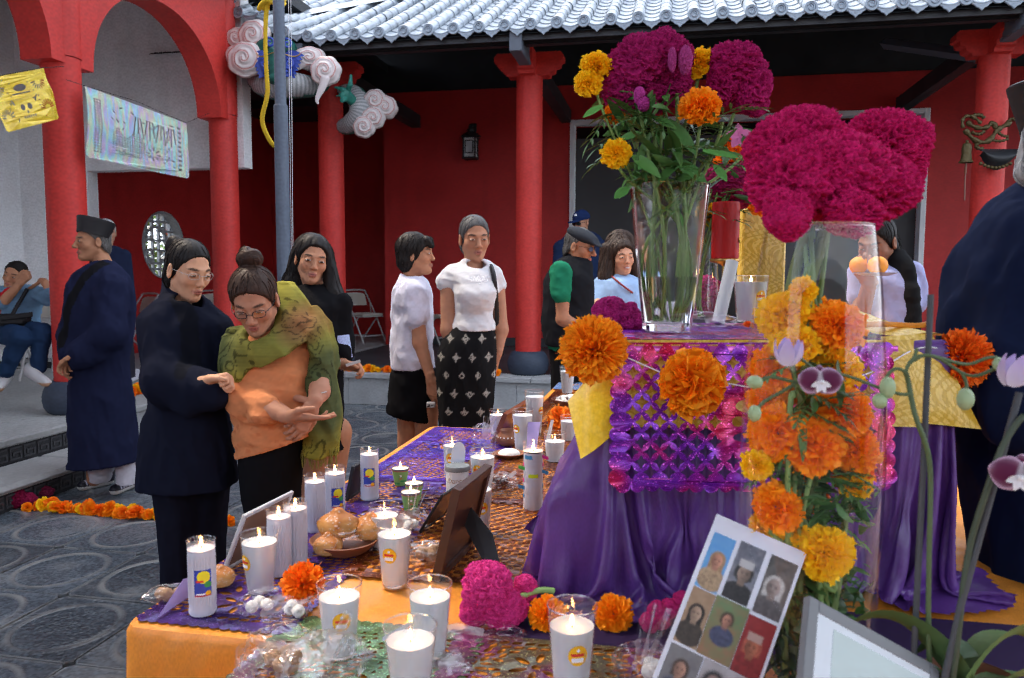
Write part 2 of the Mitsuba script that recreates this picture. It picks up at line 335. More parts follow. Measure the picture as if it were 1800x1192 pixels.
wp = Polygon([(-4.16, PH-.01), (-4.16, 4.035), (8, 4.035), (8, PH-.01), (DX1, PH-.01), (DX1, DZ), (DX0, DZ), (DX0, PH-.01)])
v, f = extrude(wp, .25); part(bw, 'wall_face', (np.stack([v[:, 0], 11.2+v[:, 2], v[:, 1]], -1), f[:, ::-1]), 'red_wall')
m = MB().box((DX0-.065, 11.165, PH), (DX0+.003, 11.35, DZ+.065), .004).box((DX1-.003, 11.165, PH), (DX1+.065, 11.35, DZ+.065), .004).box((DX0+.0035, 11.166, DZ-.003), (DX1-.0035, 11.35, DZ+.064), .004)
dk = part(bw, 'doorway', m.mesh(), 'frame_white')
part(bw, 'doorway__shutter', MB().box((DX0+.004, 11.36, PH), (DX1-.004, 11.39, DZ-.17)).mesh(), 'door_grey')
part(bw, 'doorway__dark_gap', MB().box((DX0-.2, 11.55, PH), (DX1+.2, 11.58, DZ+.2)).mesh(), 'door_black')
cr = thing('corner_wall', 'dark red recessed wall left of the rear wall in deep shade', 'wall')
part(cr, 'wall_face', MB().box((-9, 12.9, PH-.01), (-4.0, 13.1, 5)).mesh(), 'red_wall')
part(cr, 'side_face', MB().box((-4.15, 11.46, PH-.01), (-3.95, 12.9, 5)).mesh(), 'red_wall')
# ------------------------------------------------------------------ rear roof
rf = thing('tiled_roof', 'silver grey glazed tile roof with barrel rows over the red wall', 'roof')
EY, EZ, RS, DXT = 7.4, 3.72, .5, .247
X0 = -2.29
sl = math.hypot(1, RS); dy, dz = 1/sl, RS/sl
def eave_lift(x): return .32*max(0, (-3.45-x)/.9)**1.6
m = MB(); g = grid(lambda U, V: np.stack([-5.3+14*U, EY+.02+3.9*V, EZ-.075+RS*3.9*V], -1), 1, 1); m.add(*g)
part(rf, 'roof_deck', m.mesh(), 'tile_shadow_gap')
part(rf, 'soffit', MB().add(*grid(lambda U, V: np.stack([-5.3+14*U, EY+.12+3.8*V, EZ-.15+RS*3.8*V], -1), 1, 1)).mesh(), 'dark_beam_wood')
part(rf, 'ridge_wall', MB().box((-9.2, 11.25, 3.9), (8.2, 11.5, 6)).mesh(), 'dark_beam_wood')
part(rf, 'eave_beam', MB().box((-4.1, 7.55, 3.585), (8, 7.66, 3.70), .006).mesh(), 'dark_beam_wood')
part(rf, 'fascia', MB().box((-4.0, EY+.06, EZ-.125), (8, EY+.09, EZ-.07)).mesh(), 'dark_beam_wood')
SL = .205; BR = .056
def barrel(first):
    n = 12; an = np.linspace(-.25, math.pi+.25, n); ln = SL*1.06; pr = [(0, BR*1.03), (.03, BR*1.06), (.05, BR), (ln, BR*.96)] if not first else [(0, BR), (.012, BR*1.05), (.03, BR), (ln, BR*.97)]
    V = np.vstack([np.stack([np.cos(an)*r, an*0+t, np.sin(an)*r], -1) for t, r in pr]); k = len(pr)
    i, j = np.meshgrid(np.arange(k-1), np.arange(n-1), indexing='ij'); a = i*n+j
    return V, np.vstack([np.stack([a, a+1, a+1+n], -1).reshape(-1, 3), np.stack([a, a+1+n, a+n], -1).reshape(-1, 3)])[:, ::-1]
def pan():
    n = 9; xx = np.linspace(-.088, .088, n); zz = -.042+.030*(np.abs(xx)/.088)**2; ln = SL*1.1
    V = np.vstack([np.stack([xx, xx*0+t, zz+h], -1) for t, h in ((0, -.008), (0, .006), (ln, -.004))]); k = 3
    i, j = np.meshgrid(np.arange(k-1), np.arange(n-1), indexing='ij'); a = i*n+j
    return V, np.vstack([np.stack([a, a+1, a+1+n], -1).reshape(-1, 3), np.stack([a, a+1+n, a+n], -1).reshape(-1, 3)])[:, ::-1]
def drip():
    pts = [(-.098, .0), (-.094, -.022), (-.075, -.042), (-.058, -.05), (-.045, -.066), (-.022, -.076), (0, -.098)]
    pts += [(-x, z) for x, z in pts[::-1][1:]]; top = [(x, -.042+.034*(abs(x)/.098)**2+.012) for x in np.linspace(.098, -.098, 9)]
    def sh(s, d0, d1): 
        po = affinity.scale(Polygon(pts+top), s, s, origin=(0, -.03)); v, f = extrude(po, d1-d0, d0); return np.stack([v[:, 0], -v[:, 2], v[:, 1]], -1), f
    m1 = MB().add(*sh(1, -.012, .0)); rim = Polygon(pts+top).buffer(-.003); rim = rim.difference(rim.buffer(-.007)); v, f = extrude(rim, .004, .0); m1.add(np.stack([v[:, 0], -v[:, 2], v[:, 1]], -1), f)
    v, f = extrude(Polygon(pts+top).buffer(-.024), .003, .0); m1.add(np.stack([v[:, 0], -v[:, 2], v[:, 1]], -1), f)
    return m1.mesh()
def disc():
    m1 = MB().lathe([(0, .008), (.018, .010), (.024, .004), (.036, .004), (.040, .012), (BR*.98, .012), (BR*1.03, .004), (BR*1.03, -.01), (0, -.01)], 24, ax=(0, -1, 0))
    th = np.linspace(0, 4.6*np.pi/1.6, 26); r = np.linspace(.010, .036, 26)
    return m1.add(*tube(np.stack([r*np.cos(th), th*0-.010, r*np.sin(th)], -1), .0042, 5)).mesh()
m_b0, m_b, m_p, m_d, m_k = ply(barrel(True), 'silver_glaze', 40), ply(barrel(False), 'silver_glaze', 40), ply(pan(), 'silver_glaze', 30), ply(drip(), 'silver_relief', False), ply(disc(), 'silver_relief', 35)
tilt = math.degrees(math.atan(RS)); rr = random.Random(7); far = MB(); nb = 0; farp = MB()
Rm = rot([1, 0, 0], math.atan(RS))
for i in range(-9, 26):
    x = X0+i*DXT; lift = eave_lift(x); rows = 9 if x < .0 else (6 if x < 1.2 else 4)
    part(rf, 'eave_disc', m_k, None, xf=xform((x, EY-.006, EZ+lift), ry=rr.uniform(-20, 20)))
    part(rf, 'drip_tile', m_d, None, xf=xform((x+DXT/2, EY, EZ-.005+lift+eave_lift(x+.12)*.0), ry=rr.uniform(-2, 2)))
    for r in range(18):
        p = (x+rr.uniform(-.003, .003), EY+dy*SL*r, EZ+dz*SL*r+lift*max(0, 1-r/5)); q = (p[0]+DXT/2, p[1], p[2])
        if r < rows and nb < 230:
            part(rf, 'barrel_tile', m_b0 if r == 0 else m_b, None, xf=xform(p, rx=tilt, rz=rr.uniform(-.6, .6)))
            part(rf, 'pan_tile', m_p, None, xf=xform(q, rx=tilt)); nb += 1
        else:
            v, f = barrel(False); far.add(v@Rm.T+p, f); v, f = pan(); farp.add(v@Rm.T+q, f)
part(rf, 'upper_barrel_tiles', far.mesh(), 'silver_glaze', 40, kind='stuff'); part(rf, 'upper_pan_tiles', farp.mesh(), 'silver_glaze', 30, kind='stuff')
# valley flashing at the corner where the two roofs meet
vv = grid(lambda U, V: np.stack([-4.2+2.2*U+.25*(V-.5), EY+.75+1.9*U+.9*V, EZ+.42+.98*U+.40*V+.05*np.sin(V*3.1)], -1), 12, 6)
part(rf, 'valley_cap', vv, 'silver_glaze', True)
for x in (-1.45, 2.93, -3.66):
    part(rf, 'beam_end', MB().box((x-.06, 7.42, 3.49), (x+.06, 8.1, 3.675), .008).mesh(), 'grey_beam_wood')
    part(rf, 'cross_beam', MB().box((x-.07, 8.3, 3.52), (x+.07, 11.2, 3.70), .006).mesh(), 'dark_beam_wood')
    part(rf, 'strut', (lambda b: (b[0], b[1]))(tube([(x-.02, 8.3, 3.45), (x-.55, 9.9, 4.05)], .06, 4)), 'grey_beam_wood')
# side gallery roof: slab, eave tiles towards the courtyard
sr = thing('gallery_roof', 'dark tiled roof edge over the left arches', 'roof')
part(sr, 'ceiling', MB().box((-7.3, -3, 4.33), (-4.1, 13.2, 4.45)).mesh(), 'dark_beam_wood')
part(sr, 'lower_ceiling', MB().box((-7.0, 7.66, 4.0), (-4.4, 13.0, 4.1)).mesh(), 'dark_beam_wood')
part(sr, 'slope', MB().add(*grid(lambda U, V: np.stack([-3.85-1.6*V, -3+10.6*U, 4.36+.85*V], -1), 1, 1)).mesh(), 'silver_glaze')
part(sr, 'eave_board', MB().box((-4.3, -3, 4.20), (-3.9, 7.3, 4.34)).mesh(), 'dark_beam_wood')
# ------------------------------------------------------------------ wall lantern
ln = thing('wall_lantern', 'black iron wall lantern with fretwork panes on the red wall', 'lantern')
c = np.array([-2.80, 11.04, 3.19])
m = MB(); 
for sx in (-1, 1):
    for sy in (-1, 1): m.box(c+[sx*.085-.009, sy*.085-.009, -.14], c+[sx*.085+.009, sy*.085+.009, .13], .002)
m.box(c+[-.1, -.1, -.165], c+[.1, .1, -.14], .004).box(c+[-.115, -.115, .13], c+[.115, .115, .15], .004)
m.add(*lathe([(.16, .15), (.10, .20), (.05, .225), (.05, .26), (0, .27)], 4, c))
for k in range(4):
    R = rot([0, 0, 1], k*math.pi/2)
    for (a, b) in (((-.06, -.09), (.06, -.08)), ((-.06, .08), (.06, .09)), ((-.06, -.09), (-.05, .09)), ((.05, -.09), (.06, .09)), ((-.085, -.02), (-.06, -.012)), ((.06, -.02), (.085, -.012))):
        v, f = boxvf((a[0], -.09, a[1]), (b[0], -.083, b[1])); m.add(v@R.T+c, f)
part(ln, 'housing', m.mesh(), 'black_iron')
part(ln, 'pane', MB().box(c+[-.078, -.078, -.14], c+[.078, .078, .128]).mesh(), 'lamp_glass')
part(ln, 'wall_arm', MB().box(c+[-.03, .0, .26], c+[.03, .16, .31], .004).box(c+[-.05, .13, .12], c+[.05, .16, .36], .004).mesh(), 'black_iron')
# ------------------------------------------------------------------ flag pole with rope and cords
pb = onz(506, 802, 0.0); pz = lambda v: ony(495, v, pb[1])[2]
pl = thing('flag_pole', 'slate grey steel pole in two diameters between scarf woman and dragon', 'pole')
zj = pz(185)
part(pl, 'lower_tube', lathe([(.052, 0), (.052, zj-.004), (.048, zj)], 24), 'pole_steel', 40, xform((pb[0], pb[1], 0)))
part(pl, 'upper_tube', lathe([(.0415, zj-.01), (.0405, 6.0), (0, 6.0)], 24), 'pole_steel', 40, xform((pb[0], pb[1], 0)))
part(pl, 'base_plate', MB().box((pb[0]-.12, pb[1]-.12, .001), (pb[0]+.12, pb[1]+.12, .02), .003).mesh(), 'pole_steel')
dp = depth(pb)
m = MB()
for o in (0, 4): m.tube([at(506+o, -140, dp-.06), at(509+o, 200, dp-.06), at(512+o*.7, 420, dp-.06), at(513+o*.5, 700, dp-.06)], .0022, 5)
solo('halyard', m.mesh(), 'cord_white', 'pair of thin white cords running down beside the steel pole', 'cord')
path = spline([at(480, -25, dp-.16), at(472, 4, dp-.17), at(467, 40, dp-.16), at(468, 120, dp-.15), at(470, 165, dp-.15), at(462, 200, dp-.14), at(463, 222, dp-.12), at(472, 243, dp-.1), at(482, 256, dp-.08)], 150)
m = MB(); tn = np.gradient(path, axis=0); tn /= np.linalg.norm(tn, axis=1, keepdims=True); ss = np.cumsum(np.linalg.norm(np.gradient(path, axis=0), axis=1))
xx = np.cross(tn, [0.3, .9, .1]); xx /= np.linalg.norm(xx, axis=1, keepdims=True); yy = np.cross(tn, xx)
for k in range(3):
    a = ss*2*np.pi/.06+k*2.094; m.tube(path+.0085*(np.cos(a)[:, None]*xx+np.sin(a)[:, None]*yy), .0105, 6)
ropek = solo('yellow_rope', m.mesh(), 'yellow_rope', 'thick twisted yellow rope hanging in a curve beside the pole', 'rope', smooth=True)
m = MB()
for k in range(3): m.tube(spline([at(455+8*k, 18, dp-.15), at(466+3*k, 2, dp-.2), at(486, -4+6*k, dp-.2), at(500, 6*k-6, dp-.12)], 14), .016, 7)
part(ropek, 'knot', m.mesh(), 'yellow_rope', True)
# ================================================================== tables, cloths and cut foil mats
# cloth family: colours, damask figure of the brocades, and weave
CLN = dict(orange_satin=([.62, .215, .022], [.72, .27, .030]), purple_satin=([.070, .022, .155], [.115, .040, .235]), gold_brocade=([.62, .39, .028], [.76, .53, .10]), gold_satin=([.82, .52, .015], [.86, .56, .03]))
family('cloth', list(CLN)); CL = [[c[k] for c in CLN.values()] for k in (0, 1)]
def _cloth(p, n, uv):
    a = noise(p.x*9, p.y*9, p.z*9); q = a*14; x = (p.x+p.y*.4)*230+dr.sin(q)*4.0; y = p.z*230+p.y*130+dr.cos(q)*4.0
    k = smoothstep(-.05, .25, dr.sin(x)*dr.sin(y)+.55*dr.sin(x*1.9+q)*dr.cos(y*2.1)); k = dr.select(uv.x > 1.5, k, a)
    w = noise(p.x*420, p.y*420, p.z*160)
    return (pick(uv, CL[0])*(1-k)+pick(uv, CL[1])*k)*(.9+.2*w)
bumped('cloth', proc(_cloth), lambda p, n, uv: noise(p.x*13, p.y*13, p.z*9)+.4*noise(p.x*31, p.y*31, p.z*22), .010, .40, .5, sheen=.4)
pbr('dark_purple_cloth', [.028, .014, .055], .75, .2)
FON = dict(purple_foil=([.050, .022, .135], [.085, .030, .24], [.10, .06, .22]), violet_blue_foil=([.055, .030, .30], [.10, .035, .38], [.22, .12, .5]), copper_foil=([.080, .013, .005], [.19, .042, .012], [.5, .22, .10]), magenta_foil=([.56, .010, .075], [.20, .022, .46], [.7, .15, .5]),
           green_holo_foil=([.11, .19, .08], [.20, .09, .14], [.2, .5, .25]), plum_holo_foil=([.24, .045, .17], [.14, .12, .07], [.3, .35, .12]), sky_blue_foil=([.16, .27, .55], [.22, .33, .6], [.3, .4, .6]), silver_holo_foil=([.34, .68, .74], [.50, .46, .72], [.9, .9, .9]), gold_foil=([.60, .40, .015], [.72, .52, .04], [.9, .7, .2]))
family('foil', list(FON)); FO = [[c[k] for c in FON.values()] for k in range(3)]
def _foil(p, n, uv):
    a = smoothstep(.35, .62, .6*noise(p.x*9, p.y*9, p.z*9)+.4*noise(p.x*24, p.y*24, p.z*24)); k = cell_rand(p.x*430, p.y*430, p.z*430)
    h = noise(p.y*46, p.z*5, p.x*5)*1.3+.7*noise(p.y*9, p.z*9)+.15*k; iri = .60+.17*mi.Color3f(dr.cos(6.283*h), dr.cos(6.283*(h-.30)), dr.cos(6.283*(h-.58)))
    base = dr.select((uv.x > 6.5) & (uv.x < 7.5), iri*mi.Color3f(.85, 1, 1.05), pick(uv, FO[0])*(1-a)+pick(uv, FO[1])*a)
    return base*(.55+.7*k)+pick(uv, FO[2])*smoothstep(.93, .97, k)
bumped('foil', proc(_foil), lambda p, n, uv: (.7*noise(p.x*14, p.y*14, p.z*14)+.35*noise(p.x*37, p.y*37, p.z*37))*dr.select(uv.x > 6.5, .3, 1.0), .020, .22, .45, proc(lambda p, n, uv: dr.select(uv.x > 6.5, .12, .34)), 2e-3)
TZ = .75
def rounded_path(x0, x1, y0, y1, r, n=6):
    P = []
    for cx, cy, a0 in ((x1-r, y1-r, 0), (x0+r, y1-r, 90), (x0+r, y0+r, 180), (x1-r, y0+r, 270)):
        for k in range(n+1):
            a = math.radians(a0+90*k/n); P.append((cx+r*math.cos(a), cy+r*math.sin(a)))
    return np.array(P)
def resample(P, n, closed=True):
    Q = np.vstack([P, P[:1]]) if closed else P
    s = np.concatenate([[0], np.cumsum(np.linalg.norm(np.diff(Q, axis=0), axis=1))]); t = np.linspace(0, s[-1], n, endpoint=not closed)
    return np.stack([np.interp(t, s, Q[:, k]) for k in range(Q.shape[1])], 1), t
def table_cloth(name, lab, x0, x1, y0, y1, z, drop, seed, m='orange_satin', group=None):
    P, s = resample(rounded_path(x0, x1, y0, y1, .035), 420); tn = np.roll(P, -1, 0)-np.roll(P, 1, 0); tn /= np.linalg.norm(tn, axis=1, keepdims=True); nn = np.stack([tn[:, 1], -tn[:, 0]], 1)
    L = np.linspace(0, 1, 26); V = []
    f1 = meshkit.fbm(np.stack([P[:, 0]*3.2, P[:, 1]*3.2, P[:, 0]*0+seed], -1), 3, seed)-.5; f2 = np.sin(s*19+4*f1*3+seed)
    for t in L:
        a = min(t*drop/.02, 1)*math.pi/2; out = .006*math.sin(a)+(f1*.10+f2*.012)*(t**1.3)*drop*1.2+.03*t*drop
        zz = z-.006*(1-math.cos(a))-max(0, t*drop-.02)
        V.append(np.concatenate([P+nn*out[:, None], np.full((len(P), 1), zz)], 1))
    V = np.vstack(V); n = len(P); i, j = np.meshgrid(np.arange(len(L)-1), np.arange(n), indexing='ij'); a, b = i*n+j, i*n+(j+1) % n
    f = np.vstack([np.stack([a, b, b+n], -1).reshape(-1, 3), np.stack([a, b+n, a+n], -1).reshape(-1, 3)])
    c = len(V); V = np.vstack([V, [[(x0+x1)/2, (y0+y1)/2, z]]]); k = np.arange(n); f = np.vstack([f, np.stack([k*0+c, k, (k+1) % n], 1)])
    return solo(name, (V, f), m, lab, 'tablecloth', group, smooth=50)
table_cloth('tablecloth', 'orange satin tablecloth of the middle table, its front falling at the lower left', -1.0, 1.35, 1.262, 3.245, TZ, .68, 3)
table_cloth('tablecloth', 'orange satin tablecloth of the table nearest the picture bottom', -.705, 1.35, .35, 1.256, TZ-.002, .68, 5)
table_cloth('tablecloth', 'orange satin tablecloth of the farthest table behind the gold cloth corner', -.645, 1.35, 3.252, 4.95, TZ-.002, .68, 8)
def scallop(w, h, r, sides='lrbt'):
    g = [sbox(0, 0, w, h)]
    for k in range(int(round(w/(2*r)))):
        c = (k+.5)*w/round(w/(2*r))
        if 'b' in sides: g.append(Point(c, 0).buffer(r*1.02, 8))
        if 't' in sides: g.append(Point(c, h).buffer(r*1.02, 8))
    for k in range(int(round(h/(2*r)))):
        c = (k+.5)*h/round(h/(2*r))
        if 'l' in sides: g.append(Point(0, c).buffer(r*1.02, 8))
        if 'r' in sides: g.append(Point(w, c).buffer(r*1.02, 8))
    return unary_union(g)
def ell(cx, cy, a, b, rz=0, n=5):
    return affinity.translate(affinity.rotate(affinity.scale(Point(0, 0).buffer(1, n), a, b), rz, origin=(0, 0)), cx, cy)
def picado(w, h, style, seed, r=.011):
    rg = random.Random(seed); holes = []; b = .028
    if style == 'cross':
        p = .036; i = 0; y = b
        while y < h-b*.8:
            x = b+(p/2 if i % 2 else 0)
            while x < w-b:
                q = .0102
                holes.append(Polygon([(x+q*1.35*math.cos(t)*(1 if k % 2 else .62), y+q*1.35*math.sin(t)*(1 if k % 2 else .62)) for k, t in enumerate(np.arange(8)*math.pi/4)]))
                x += p
            y += p/2*1.05; i += 1
    else:
        y = b; i = 0
        while y < h-b:
            x = b+(.006 if i % 2 else 0)
            while x < w-b:
                z = meshkit.noise(np.array([x*9, y*9, seed*3.1]))
                if z < .42: holes.append(Polygon([(x, y), (x+.017, y+.002), (x+.020, y+.012), (x+.003, y+.010)]))
                elif z < .60: holes.append(ell(x+.010, y+.006, .0110, .0052, rg.choice((20, -20, 60, 0))))
                elif z > .66: holes.append(Polygon([(x+.002, y), (x+.012, y+.004), (x+.006, y+.012)]))
                x += .0235
            y += .0165; i += 1
        for _ in range(7):
            cx, cy, a = rg.uniform(.2, .8)*w, rg.uniform(.2, .8)*h, rg.uniform(0, 60); R = rg.uniform(.03, .055)
            disc = Point(cx, cy).buffer(R*1.1, 8); holes = [q for q in holes if not q.intersects(disc)]
            for k in range(6): holes.append(ell(cx+.62*R*math.cos(math.radians(a+60*k)), cy+.62*R*math.sin(math.radians(a+60*k)), R*.32, R*.13, a+60*k))
            holes.append(Point(cx, cy).buffer(R*.16, 4))
    return scallop(w, h, r).difference(unary_union(holes))
def mat_on_table(name, lab, corner, rz, w, h, style, seed, m, z, group='cut foil mats on the tables', crease=.002):
    v, f = flat(picado(w, h, style, seed)); tmn = trimesh.Trimesh(v if v.shape[1] == 3 else np.c_[v, np.zeros(len(v))], f, process=False)
    q = meshkit.fbm(np.c_[tmn.vertices[:, :2]*9, np.full(len(tmn.vertices), seed)], 3, seed); V = np.array(tmn.vertices); V[:, 2] = z-TZ+crease*(q-.2)
    return solo(name, (V, tmn.faces), m, lab, 'paper mat', group, xf=xform((corner[0], corner[1], TZ), rz))
mat_on_table('cut_foil_mat', 'dark purple cut foil mat under the tall ribbed candle at the front left corner', (-.985, 1.292), 0, .30, .50, 'mix', 2, 'purple_foil', TZ+.0035)
mat_on_table('cut_foil_mat', 'dark purple cut foil mat under the three green paper cups', (-.975, 1.80), 0, .36, .56, 'mix', 3, 'purple_foil', TZ+.0045)
mat_on_table('cut_foil_mat', 'bright violet blue cut foil mat at the far left end of the table', (-.962, 2.37), 0, .40, .83, 'mix', 6, 'violet_blue_foil', TZ+.0055)
mat_on_table('cut_foil_mat', 'copper cut foil mat under the wooden frame with the black easel leg', (-.685, 1.575), 3, .50, .62, 'cross', 4, 'copper_foil', TZ+.0068)
mat_on_table('cut_foil_mat', 'copper cut foil mat around the candle with paper flags', (-.60, 2.18), 1, .52, .60, 'mix', 5, 'copper_foil', TZ+.008)
mat_on_table('cut_foil_mat', 'copper cut foil mat beneath the salt dish and clay mug', (-.56, 2.76), -1, .52, .62, 'mix', 15, 'copper_foil', TZ+.0092)
mat_on_table('cut_foil_mat', 'copper cut foil mat farthest back under the clay bowl', (-.60, 3.36), 0, .52, 1.0, 'mix', 16, 'copper_foil', TZ+.0104)
mat_on_table('cut_foil_mat', 'light blue cut foil mat at the far end of the tables', (-.63, 4.43), 0, .55, .40, 'mix', 18, 'sky_blue_foil', TZ+.004)
mat_on_table('cut_foil_mat', 'green and gold iridescent foil mat at the bottom left of the near table', (-.692, .86), 0, .37, .50, 'mix', 22, 'green_holo_foil', TZ+.003)
mat_on_table('cut_foil_mat', 'plum and green iridescent foil mat beneath the pink cockscomb', (-.345, .87), 2, .46, .50, 'mix', 25, 'plum_holo_foil', TZ+.0045)
# ------------------------------------------------------------------ raised altar block with its purple drape
AA = .2415; A0 = np.array([-.100, 1.575, 0]); AX = np.array([math.cos(AA), math.sin(AA), 0]); AY = nrm([-.055, 1.0, 0]); AZ = 1.285; AW, AD = .69, .66
def al(x, y, z): return A0+AX*x+AY*y+np.array([0, 0, z])
def alv(V): V = np.asarray(V, float); return A0+V[:, :1]*AX+V[:, 1:2]*AY+np.c_[np.zeros((len(V), 2)), V[:, 2]]
ab = thing('altar_block', 'raised altar block on the table under the purple drape', 'stand')
part(ab, 'body', (lambda q: (alv(q[0]), q[1]))(boxvf((.03, .03, TZ+.002), (AW-.03, AD-.03, AZ-.012), .01)), 'dark_purple_cloth')
part(ab, 'side_support', (lambda q: (alv(q[0]), q[1]))(boxvf((-.12, -.035, TZ+.002), (.02, .28, TZ+.22), .01)), 'dark_purple_cloth')
part(ab, 'foot_tray', (lambda q: (alv(q[0]), q[1]))(boxvf((.02, -.01, TZ+.006), (.62, .025, TZ+.05), .018)), 'black_iron')
def drape_cloth(w, d, h, dx=.0135, over=.495, back=.34, steps=110, iters=10, seed=3):
    """A sheet laid over a block and let fall (position based cloth), gathered a little along its rim and pinned together at a few knots."""
    X0 = np.arange(-over, w+over+1e-6, dx); Y0 = np.arange(-over, back+1e-6, dx); n, m = len(X0), len(Y0); gx, gy = np.meshgrid(X0, Y0, indexing='ij'); r_ = np.random.default_rng(seed)
    P = np.stack([gx, gy, np.full_like(gx, h)], -1); P[..., 2] += r_.normal(size=gx.shape)*.0006; top = (gx >= -1e-6) & (gx <= w+1e-6) & (gy >= -1e-6)
    V = np.zeros_like(P); wgt = np.where(top, 0.0, 1.0); full = 1+.24*np.clip((-gy-.01)/.10, 0, 1)*np.clip(np.minimum(gx+.1, w+.1-gx)/.12, 0, 1)
    def con(Q, a, b, rest, k):
        A, B = Q[a], Q[b]; D = B-A; L = np.sqrt((D*D).sum(-1))+1e-9; wa, wb = wgt[a], wgt[b]; c = (k*(L-rest)/L/np.maximum(wa+wb, 1e-9))[..., None]*D; Q[a] += c*wa[..., None]; Q[b] -= c*wb[..., None]
    S = slice; rx = dx*full
    kn = [(.125, -.325, .050), (.005, -.375, .045), (.30, -.30, .04), (.62, -.30, .045)]
    for st in range(steps):
        V[..., 2] -= 9.8*.010; V *= .965; Q = P+V*.010; Q[top] = P[top]
        for it in range(iters):
            for o in (0, 1):
                con(Q, (S(o, n-1, 2), S(None)), (S(o+1, n, 2), S(None)), (rx[o:n-1:2]+rx[o+1:n:2])/2, 1.0); con(Q, (S(None), S(o, m-1, 2)), (S(None), S(o+1, m, 2)), dx, 1.0)
            if it % 2 == 0:
                for o in (0, 1): con(Q, (S(o, n-1, 2), S(0, m-1)), (S(o+1, n, 2), S(1, m)), dx*1.45, .25); con(Q, (S(o+1, n, 2), S(0, m-1)), (S(o, n-1, 2), S(1, m)), dx*1.45, .25)
                q = 3
                for o in range(0, 1): con(Q, (S(0, n-q), S(None)), (S(q, n), S(None)), dx*q*.98, .035); con(Q, (S(None), S(0, m-q)), (S(None), S(q, m)), dx*q*.98, .035)
            if st > steps*.45:
                for kx, ky, kr in kn:
                    msk = ((gx-kx)**2+((gy-ky)*1.0)**2 < kr*kr); c = Q[msk].mean(0); Q[msk] += (c-Q[msk])*[.022, .006, .010]
            ins = (Q[..., 0] > -.006) & (Q[..., 0] < w+.006) & (Q[..., 1] > -.006) & (Q[..., 2] < h-.002) & ~top
            if ins.any():
                q = Q[ins]; dl, dr_, df = q[:, 0]+.006, w+.006-q[:, 0], q[:, 1]+.006; mn = np.minimum(np.minimum(dl, dr_), df); q[:, 0] = np.where(mn == dl, -.006, np.where(mn == dr_, w+.006, q[:, 0])); q[:, 1] = np.where((mn == df) & (mn != dl) & (mn != dr_), -.006, q[:, 1]); Q[ins] = q
            ins = (Q[..., 0] > -.135) & (Q[..., 0] < .0) & (Q[..., 1] > -.05) & (Q[..., 1] < .30) & (Q[..., 2] < .235) & ~top
            if ins.any():
                q = Q[ins]; dl, df, du = q[:, 0]+.135, q[:, 1]+.05, .235-q[:, 2]; mn = np.minimum(np.minimum(dl, df), du); q[:, 0] = np.where(mn == dl, -.135, q[:, 0]); q[:, 1] = np.where((mn == df) & (mn != dl), -.05, q[:, 1]); q[:, 2] = np.where((mn == du) & (mn != dl) & (mn != df), .235, q[:, 2]); Q[ins] = q
            Q[..., 2] = np.maximum(Q[..., 2], .012); Q[top] = P[top]
        V = (Q-P)/.010; P = Q
    i, j = np.meshgrid(np.arange(n-1), np.arange(m-1), indexing='ij'); ox = np.maximum(np.maximum(-gx, gx-w), 0); oy = np.maximum(-gy, 0); keep = (ox**2+oy**2 < (over*1.0)**2)[:-1, :-1].ravel(); a = (i*m+j).ravel()[keep]; b = a+m
    return P, np.vstack([np.stack([a, b, b+1], -1), np.stack([a, b+1, a+1], -1)])
_dc, _df = drape_cloth(AW, AD, AZ-TZ); _v = _dc.reshape(-1, 3)+[0, 0, TZ]; _t = trimesh.Trimesh(_v, _df, process=False); _t.remove_unreferenced_vertices()
_t = _t.subdivide(); trimesh.smoothing.filter_taubin(_t, iterations=8)
solo('purple_drape', (alv(np.array(_t.vertices)), _t.faces), 'purple_satin', 'purple satin drape falling in folds over the raised altar block', 'cloth', smooth=True)
solo('dark_cloth', MB().box((-.30, 1.36, TZ+.001), (.75, 1.60, TZ+.006), .002).mesh(), 'dark_purple_cloth', 'dark purple cloth lying flat below the purple drape', 'cloth')
# top mat of the altar (purple foil seen edge on)
v, f = flat(picado(.60, .50, 'cross', 33)); v = np.c_[v[:, :2], np.zeros(len(v))]; solo('altar_foil_top', (alv(v+[.02, .015, AZ+.002]), f), 'magenta_foil', 'magenta cut foil sheet lying on top of the altar block', 'paper mat')
# gold brocade runner in front, foil sheet before it
def hang(x0, x1, off, z0, z1, zf=None, wave=.006, seed=0, nu=60, nv=24, slope=.16):
    def fn(U, V):
        x = x0+(x1-x0)*U; zb = z1 if zf is None else zf(U); z = z0-(z0-zb)*V
        y = -off-slope*np.clip(AZ-z-.01, 0, 1)-wave*np.sin(U*17+seed+V*3)*V+.006*meshkit.fbm(np.stack([x*14, z*14, x*0+seed], -1), 2, seed)
        return A0+x[..., None]*AX+y[..., None]*AY+np.stack([0*z, 0*z, z], -1)
    return grid(fn, nu, nv)
solo('gold_runner', hang(.0, .60, .036, AZ+.004, AZ-.165, slope=.20), 'gold_brocade', 'gold brocade band hanging behind the magenta cut foil', 'cloth', smooth=True)
W2, H2 = .530, .268
pk = scallop(W2, H2, .014, 'lrb'); hs = []; p = .0355; i = 0; y = .022
while y < H2-.022:
    x = .030+(p/2 if i % 2 else 0)
    while x < W2-.03:
        if not (.205 < x < .345 and .05 < y < .185):
            q = .0118; hs.append(Polygon([(x+q*(1.2 if kk % 2 == 0 else .58)*math.cos(t), y+q*(1.2 if kk % 2 == 0 else .58)*math.sin(t)) for kk, t in enumerate(np.arange(8)*math.pi/4)]))
        x += p
    y += p/2*1.06; i += 1
hs += [ell(.275, .145, .045, .016), ell(.275, .085, .05, .012), ell(.235, .115, .012, .01), ell(.315, .115, .012, .01)]
hs += [Polygon([(x, H2-.004), (x+.022, H2-.004), (x+.011, H2-.022)]) for x in np.arange(.03, W2-.05, .036)]
